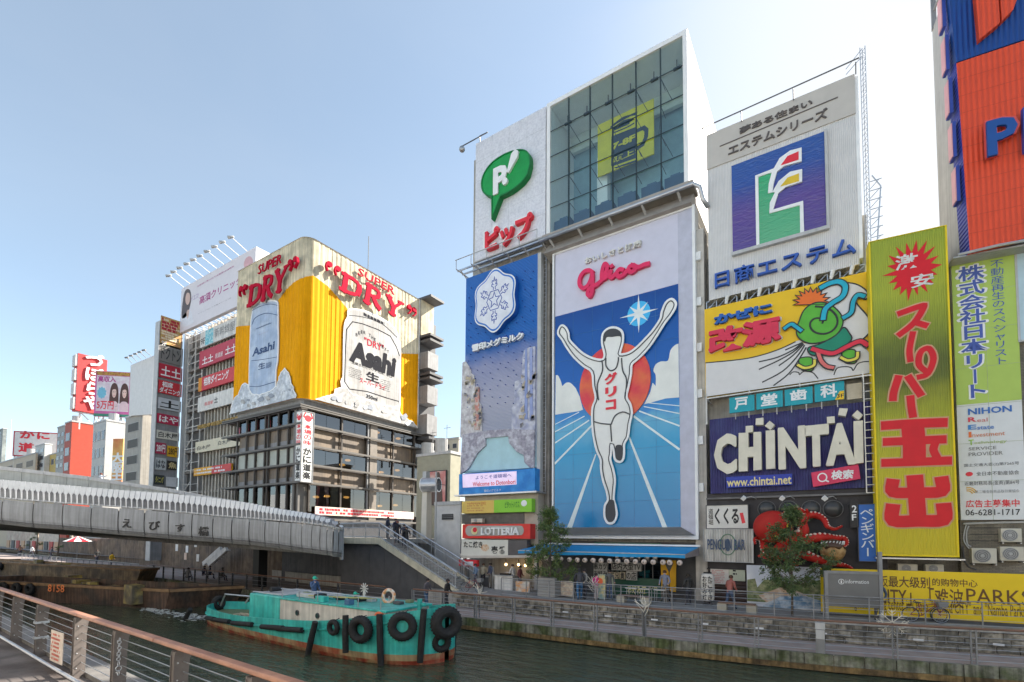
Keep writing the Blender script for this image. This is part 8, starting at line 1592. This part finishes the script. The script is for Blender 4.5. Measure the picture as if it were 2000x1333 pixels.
m=MB();lp=at_y(759,1165,16.5);m.torus(lp,.30,.085,(.25,-1,.1),20,8);lb=build('lifebuoy',m,mat('lifebuoy_white',(.6,.55,.5),rgb2=(.55,.25,.1),mixs=5),bt,smooth=True);m=MB();m.bar((lp.x,16.5,2.0),(lp.x,16.55,lp.z),.05);build('post',m,STEEL,lb)
m=MB();m.torus((-16.3,14.7,1.72),.26,.07,(0,1,0),18,8);build('lifebuoy',m,mat('buoy_orange',(.60,.13,.05)),bt,smooth=True)
m=MB();pm=at_y(711,1172,16.4);m.bar((pm.x,16.4,2.0),(pm.x,16.4,pm.z+.5),.07);m.ball((pm.x,16.4,pm.z),.13,10,8)
for k in range(5):t=k*math.pi/5;m.bar((pm.x-.28*math.cos(t),16.4,pm.z+.55-.28*math.sin(t)),(pm.x+.28*math.cos(t),16.4,pm.z+.55+.28*math.sin(t)),.035)
build('navigation_mast',m,DWHITE,bt)
def barge(label,near,far_,z1,mt,seed,n_t):
    o=root('barge',((near[0][0]+near[1][0])/2,(near[0][1]+far_[0][1])/2,0),label,'barge');(ax_,ay),(bx,by)=near;(cx,cy),(dx,dy)=far_[1],far_[0]
    m=MB();ring_o=[Vector((ax_,ay,0)),Vector((bx,by,0)),Vector((cx,cy,0)),Vector((dx,dy,0))];cen_=sum(ring_o,Vector())/4;ins=[p+(cen_-p).normalized()*.9 for p in ring_o];U=lambda p,z:(p.x,p.y,z);bot=[p+(cen_-p)*.06 for p in ring_o]
    for i in range(4):j=(i+1)%4;m.quad(U(bot[i],-.4),U(bot[j],-.4),U(ring_o[j],z1),U(ring_o[i],z1));m.quad(U(ring_o[i],z1),U(ring_o[j],z1),U(ins[j],z1+.02),U(ins[i],z1+.02));m.quad(U(ins[i],z1+.02),U(ins[j],z1+.02),U(ins[j],.3),U(ins[i],.3))
    m.quad(*[U(p,.3)for p in ins]);build('hull',m,mt,o);m=MB();[m.bar(U(ring_o[i],z1-.12),U(ring_o[(i+1)%4],z1-.12),.16,.2)for i in range(4)];build('rubbing_strake',m,mat('strake_rust',(.20,.12,.06),dirt=.5),o)
    rnd=random.Random(seed);m=MB();[m.box(x,x+rnd.uniform(.5,1.6),y,y+rnd.uniform(.4,1.2),.3,rnd.uniform(.7,z1+.25))for x,y in[(cen_.x+rnd.uniform(-.32,.32)*(bx-ax_),cen_.y+rnd.uniform(-.7,.7))for _ in range(9)]];build('cargo_heap',m,mat('cargo_dark',(.10,.085,.06),dirt=.5,rgb2=(.35,.27,.08),mixs=.8),o,kind='stuff')
    for i in range(n_t):t=(i+.5)/n_t*.45;p=ring_o[0]+(ring_o[1]-ring_o[0])*t;d=(ring_o[1]-ring_o[0]).normalized();n_=Vector((d.y,-d.x,0));tyre('tyre',p+n_*.15+Vector((0,0,z1-.5)),.45,.15,tuple(n_),o)
    return o
b1=barge('long dark rusty flat barge with orange number 8158 under the bridge',((-62,9.0),(-38.8,15.9)),((-62,13.2),(-37.2,20.2)),1.45,mat('barge_rust',(.11,.065,.045),dirt=.5,streak=.5,rgb2=(.05,.04,.035),mixs=.8),3,7)
NP=Plane(-62,9.0,math.degrees(math.atan2(6.9,23.2)));text(NP,'8158',(93,1156),(126,1143),.09,mat('hull_orange',(.62,.17,.05)),b1,bold=.01)
barge('pale edged second barge with tan deck lying behind the rusty one',((-98,12.5),(-56,20.4)),((-98,16.5),(-57,22.3)),1.9,mat('barge_tan',(.24,.17,.10),dirt=.5,streak=.4,rgb2=(.10,.08,.06),mixs=.6),6,5)
# ================================================================ PEOPLE
def person(label,p,h,yaw,top,pants,pose='stand',hair=(.03,.02,.02),helmet=None,extra=None):
    c,s=math.cos(yaw),math.sin(yaw);V=lambda x,y,z:Vector((p[0]+(x*c-y*s)*h,p[1]+(x*s+y*c)*h,p[2]+z*h))
    if pose=='walk':hipz,kn,an_,to=.52,((.07,.09,.29),(-.07,-.02,.27)),((.07,.13,.05),(-.07,-.16,.09)),((.07,.20,.02),(-.07,-.10,.02))
    elif pose=='sit':hipz,kn,an_,to=.27,((.08,.24,.28),(-.08,.23,.27)),((.08,.25,.04),(-.08,.22,.04)),((.09,.33,.02),(-.09,.30,.02))
    else:hipz,kn,an_,to=.52,((.06,.02,.28),(-.06,.0,.28)),((.06,0,.05),(-.07,0,.05)),((.07,.08,.02),(-.08,.08,.02))
    d=hipz-.52;sh=.82+d;fw=.05 if pose!='stand' else .01
    if extra=='reach':e1_,h1_=(.17,.16,sh-.02),(.15,.32,sh+.06)
    elif extra=='mouth':e1_,h1_=(.16,.10,sh-.15),(.05,.13,sh+.03)
    else:e1_,h1_=(.165,-.01+fw,sh-.17),(.15,.09+fw,sh-.30)
    pts=[(0,0,hipz),(0,fw*.5,.64+d),(0,fw,.77+d),(0,fw+.01,.85+d),(0,fw+.02,.885+d),(0,fw+.02,.955+d),(.055,0,hipz-.03),kn[0],an_[0],to[0],(-.055,0,hipz-.03),kn[1],an_[1],to[1],(.115,fw,sh),e1_,h1_,(-.115,fw,sh),(-.165,.0+fw,sh-.17),(-.14,.12+fw,sh-.27)]
    rad=[.085,.075,.085,.034,.042,.050,.062,.043,.028,.026,.062,.043,.028,.026,.044,.032,.022,.044,.032,.022]
    ed=[(0,1),(1,2),(2,3),(3,4),(4,5),(0,6),(6,7),(7,8),(8,9),(0,10),(10,11),(11,12),(12,13),(2,14),(14,15),(15,16),(2,17),(17,18),(18,19)];tg=[0,0,0,2,2,1,1,1,3,1,1,1,3,0,0,0,0,0,0]
    W=[V(*q)for q in pts];me=bpy.data.meshes.new('sk');me.from_pydata([tuple(q)for q in W],ed,[]);ob=bpy.data.objects.new('sk',me);COL.objects.link(ob);sk=ob.modifiers.new('s','SKIN');su=ob.modifiers.new('u','SUBSURF');su.levels=1
    for i,v in enumerate(me.skin_vertices[0].data):v.radius=(rad[i]*h*(1.15 if i in(1,2)else 1),rad[i]*h*(.75 if i in(0,1,2)else .95));v.use_root=i==0
    dg=bpy.context.evaluated_depsgraph_get();ev=ob.evaluated_get(dg);m2=ev.to_mesh();m=MB();m.v=[tuple(v.co)for v in m2.vertices]
    for f in m2.polygons:
        ct=f.center;best=0;bd=1e9
        for k,(a,b)in enumerate(ed):
            A,B=W[a],W[b];t=max(0,min(1,(ct-A).dot(B-A)/(B-A).length_squared));dd=(A+(B-A)*t-ct).length-rad[a]*h*.7
            if dd<bd:bd=dd;best=k
        ti=tg[best]
        if min((ct-W[16]).length,(ct-W[19]).length)<.045*h:ti=2
        m.f.append(tuple(f.vertices));m.m.append(ti)
    ev.to_mesh_clear();bpy.data.objects.remove(ob);o=root('person',p,label,'person')
    build('body',m,[mat('cloth_%s'%(top,),top,dirt=.2,scale=9),mat('cloth_%s'%(pants,),pants,dirt=.2,scale=9),mat('skin_tone',(.50,.30,.22)),BLACK],o,smooth=True)
    hd=V(0,fw+.02,.925+d);m=MB();m.ball(hd+Vector((0,0,.012*h))-Vector((-s,c,0))*.012*h,.064*h,12,8,(1,1,1.02));m.f,m.m=zip(*[(f,0)for f in m.f if sum(m.v[i][2]for i in f)/len(f)>hd.z-.01*h]);m.f=list(m.f);m.m=list(m.m)
    build('hair' if not helmet else 'helmet',m,mat('hair_%s'%(hair,),hair)if not helmet else mat('helmet_%s'%(helmet,),helmet,rough=.3),o,smooth=True)
    for sx in(-.018,.018):m=MB();m.ball(V(sx,fw+.068,.922+d),.006*h,6,4);build('eye',m,BLACK,o)
    m=MB();m.ball(V(0,fw+.072,.908+d),.009*h,6,4);build('nose',m,mat('skin_tone',(.50,.30,.22)),o)
    if helmet:m=MB();q=V(0,fw+.07,.945+d);m.bar(q,q+Vector((-s,c,-.15))*.05*h,.09*h,.012*h);build('brim',m,mat('helmet_%s'%(helmet,),helmet),o)
    return o
person('boatman in green helmet and blue jacket sitting behind the cabin roof',(-23.3,16.4,1.25),1.85,-1.5,(.05,.09,.18),(.05,.05,.07),'stand',helmet=(.01,.36,.25),extra='mouth')
person('second boatman, only his green helmet showing above the cabin roof',(-20.6,16.9,.72),1.68,-1.2,(.10,.12,.12),(.05,.05,.05),'stand',helmet=(.01,.38,.26))
person('walker in a long black coat on the lower promenade',(at_y(871,1150,23.4).x,23.4,ZL),2.0,-1.3,(.025,.022,.02),(.03,.03,.035),'walk')
person('walker in grey jacket and blue jeans ahead of the black coat',(at_y(832,1150,23.5).x,23.5,ZL),1.95,-1.4,(.10,.09,.10),(.05,.10,.18),'walk')
person('shopper in dark top and blue trousers beside the food poster',(at_y(1132,1150,26.4).x,26.4,ZU),1.85,.6,(.04,.04,.05),(.04,.12,.24),'walk',hair=(.02,.02,.02))
person('shopper in patterned grey clothes next to the blue trousered one',(at_y(1143,1150,26.9).x,26.9,ZU),1.8,2.4,(.22,.21,.20),(.04,.04,.05),'stand')
person('small figure in bright pink top by the red face panel',(at_y(1164,1150,27.1).x,27.1,ZU),1.55,-2,(.60,.04,.22),(.5,.4,.4),'stand')
person('person in blue shirt by the shops at the foot of the stairs',(at_y(929,1140,28.0).x,28.0,ZU),1.75,2.6,(.13,.19,.28),(.06,.06,.08),'stand')
for i,(x,t_,lab)in enumerate(((757,(.02,.025,.05),'in dark suit first from the stair top'),(768,(.03,.03,.06),'in navy coat second from the stair top'),(776,(.02,.02,.03),'in black coat with reddish hair on the stairs'),(786,(.03,.035,.06),'in navy jacket lower on the stairs'),(794,(.02,.02,.02),'in black lowest of the stair group'))):
    X=at_y(x,1035,27.2).x;person('person '+lab,(X,27.2+.15*(i%2),zst(X)-.02 if X>-29 else 5.02),1.75,-1.2-.3*i,t_,(.03,.03,.04),'walk' if i%2 else 'stand',hair=(.14,.04,.03)if i==2 else(.02,.015,.015))
person('person in pale shirt taking a picture at the bridge parapet',tuple(cpt(186,0)+Vector((-.6,.5,-1.15))),1.6,-.6,(.40,.44,.52),(.1,.1,.12),'stand',hair=(.10,.035,.025),extra='reach')
for i,(x,Yp,lab,t_,ps)in enumerate(((397,25.2,'seated person in dark suit under the bridge by the rail',(.03,.03,.06),'sit'),(408,25.6,'seated person in dark blue beside the suited one',(.04,.05,.09),'sit'),(432,25.0,'person in black crouched on the bench under the bridge',(.03,.03,.03),'sit'),(366,22.9,'person in grey crouching on the quay edge in the shade',(.10,.10,.11),'sit'))):
    X=at_y(x,1120,Yp).x;person(lab,(X,Yp,ZL+.05),1.8,-1+.5*i,t_,(.03,.03,.04),ps)
X=at_y(217,1085,26).x;person('person in bright yellow jacket on the promenade beyond the bridge',(X,26,ZL),2.1,-1,(.65,.38,.02),(.04,.04,.05),'walk')
for i,x in enumerate((190,100,62,40)):X=at_y(x,1065,28.5).x;person(['person in black beside the striped parasol','distant person in grey walking on the far promenade','distant person in white top on the far promenade','distant person in brown at the far left promenade'][i],(X,28.5,ZL),2.2,-1.5+i,[(.03,.03,.03),(.16,.16,.17),(.6,.6,.6),(.2,.1,.06)][i],(.04,.04,.06),'walk')
# ================================================================ WINTER LIGHT FRAMES, BICYCLES, SMALL THINGS
wl=mat('wire_cream',(.62,.58,.50))
for i,(x,yb,kind,lab)in enumerate(((936,1203,0,'white wire tree of unlit lights on the rail near the boat bow'),(1258,1245,1,'white branching wire light tree on the rail before the awning'),(1745,1290,2,'white wire starburst of unlit lights on the rail before the yellow banner'),(1160,1145,1,'small white wire tree by the stall rail'))):
    Yp=22.75 if i<2 else(24.55 if i==2 else 26.6);p=at_y(x,yb,Yp);zf=ZL if i<3 else ZU;o=root('light_frame',(p.x,Yp,zf),lab,'light ornament');rnd=random.Random(i+3);m=MB();zc=zf+(1.35 if i<3 else .9);m.tube([(p.x,Yp,zf),(p.x,Yp,zc)],.035,6);build('stem',m,DSTEEL,o);m=MB()
    if kind==2:
        for k in range(8):
            t=k*math.pi/4;c_=Vector((p.x,Yp,zc));d=Vector((math.cos(t),0,math.sin(t)));m.bar(c_,c_+d*.5,.022)
            for f in(.28,.4):q=c_+d*f;n_=Vector((-d.z,0,d.x));m.bar(q,q+(d+n_)*.12,.018);m.bar(q,q+(d-n_)*.12,.018)
    else:
        for k in range(12):
            t=rnd.uniform(.1,3.0);a=Vector((p.x,Yp,zc-.4+.05*k));pts=[a];d=Vector((math.cos(t),rnd.uniform(-.3,.3),math.sin(t)))
            for q in range(4):d=(d+Vector((rnd.uniform(-.6,.6),rnd.uniform(-.3,.3),rnd.uniform(-.3,.7)))).normalized();pts.append(pts[-1]+d*.14)
            m.tube(pts,.013,4)
    build('wire_branches',m,wl,o,kind='stuff')
def bicycle(label,p,yaw):
    o=root('bicycle',p,label,'bicycle');c,s=math.cos(yaw),math.sin(yaw);V=lambda x,z,y=0:Vector((p[0]+x*c-y*s,p[1]+x*s+y*c,p[2]+z));ax=(-s,c,0)
    for x in(-.55,.55):
        m=MB();m.torus(V(x,.34),.32,.02,ax,24,6);w_=build('wheel',m,RUBBER,o);m=MB();[m.bar(V(x,.34),V(x+.31*math.cos(t*.7),.34+.31*math.sin(t*.7)),.006)for t in range(9)];m.torus(V(x,.34),.30,.012,ax,24,4);build('rim',m,STEEL,w_)
    m=MB();[m.tube([V(*a),V(*b)],.018,6)for a,b in(((-.55,.34),(-.12,.32)),((-.55,.34),(-.22,.72)),((-.12,.32),(-.25,.85)),((-.12,.32),(.35,.78)),((-.22,.72),(.33,.84)),((.55,.34),(.33,.95)))];build('frame',m,mat('bike_frame',(.25,.06,.06)if yaw>.2 else(.3,.3,.32)),o)
    m=MB();m.tube([V(.33,.95),V(.3,1.02),V(.2,1.04,.25)],.015,6);m.tube([V(.3,1.02),V(.2,1.04,-.25)],.015,6);build('handlebar',m,STEEL,o);m=MB();m.ball(V(-.27,.88),.11,10,6,(1.2,.7,.4));build('saddle',m,BLACK,o);m=MB();m.hexa([V(.45,.72,-.15),V(.75,.72,-.15),V(.75,.72,.15),V(.45,.72,.15),V(.42,.95,-.18),V(.8,.95,-.18),V(.8,.95,.18),V(.42,.95,.18)]);build('basket',m,GREY,o)
for i,(x,yw)in enumerate(((1808,.25),(1862,.35),(922,.1))):q=at_z(x,1217 if i<2 else 1158,ZU);bicycle(['dark bicycle parked behind the rail before the yellow banner','second bicycle with basket parked right of the dark one','red framed bicycle parked by the foot of the stairs'][i],(q.x,q.y,ZU),yw)
p=at_z(1603,1279,ZL);o=root('control_pillar',(p.x,p.y,ZL),'square grey metal control pillar standing on the lower promenade edge','pillar');m=MB();m.box(p.x-.16,p.x+.16,p.y,p.y+.3,ZL+.003,ZL+1.0);build('lower_case',m,GREY,o);m=MB();m.box(p.x-.15,p.x+.15,p.y-.03,p.y+.28,ZL+.62,ZL+.97);m.box(p.x-.17,p.x+.17,p.y,p.y+.3,ZL+1.003,ZL+1.25);build('door',m,LGREY,o)
fm=mat('foam_white',(.5,.52,.5));rnd=random.Random(4);m=MB()
for i in range(260):t=rnd.random();x=-40.5+t*8+rnd.gauss(0,.25);y=15.1+t*.3+rnd.gauss(0,.22)*(1+t);r_=rnd.uniform(.03,.12);m.face([(x+r_*2*math.cos(k),y+r_*math.sin(k),.03+.02*rnd.random())for k in(0,1.2,2.4,3.6,4.9)])
o=build('foam',m,fm);o['kind']='stuff';o['label']='thin white wash foam between the barge and the boat'
for i,(x,Yp,z,tp,ys__)in enumerate(((1015,28.4,ZU,(.16,.05,.05),'in dark red top left of the planter'),(1003,28.8,ZU,(.5,.48,.45),'in white shirt at the stall counter'),(958,28.6,ZU,(.05,.06,.10),'in navy top near the crates'),(943,29,ZU,(.35,.3,.22),'in beige coat by the canopy post'),(1190,27.6,ZU,(.1,.1,.1),'in black top between menu board and bench'),(1300,28.6,ZU,(.2,.22,.3),'in slate top by the white tables'),(1345,28.0,ZU,(.03,.03,.03),'in black by the yellow doors'),(1425,27.6,ZU,(.30,.10,.08),'in rust top by the second bench'),(1715,27.9,ZU,(.06,.08,.12),'in dark jacket right of the information board'))):
    person('pedestrian '+ys__,(at_y(x,1150,Yp).x,Yp,z),1.72+.05*(i%3),[-1.5,1.4,2.6,.3,-2.4,3.0,.9,-.6,2.9][i],tp,[(.03,.03,.04),(.06,.09,.16),(.12,.11,.1)][i%3],'walk' if i%2 else 'stand',hair=[(.02,.015,.01),(.07,.035,.02)][i%2])
for i,(x,y,Yp,lab)in enumerate(((835,880,47,'first'),(862,872,46,'second'),(150,822,36,'third'),(222,818,36,'fourth'),(278,806,35,'fifth'),(60,884,38,'sixth'))):
    p=at_y(x,y,Yp);o=root('roof_tank',p,'small rooftop water tank with pipes, '+lab+' from the '+('restaurant side' if i<2 else 'red box sign group'),'tank','rooftop tanks');m=MB();m.tube([p+Vector((0,0,-1)),p+Vector((0,0,.9))],.8,12);build('tank',m,LGREY,o);m=MB();[m.bar(p+Vector((d,0,-2)),p+Vector((d,0,-.9)),.12)for d in(-.7,.7)];m.bar(p+Vector((.9,0,-2)),p+Vector((.9,0,2.6)),.06);m.bar(p+Vector((.4,0,2.2)),p+Vector((1.5,0,2.2)),.05);build('frame',m,GREY,o)
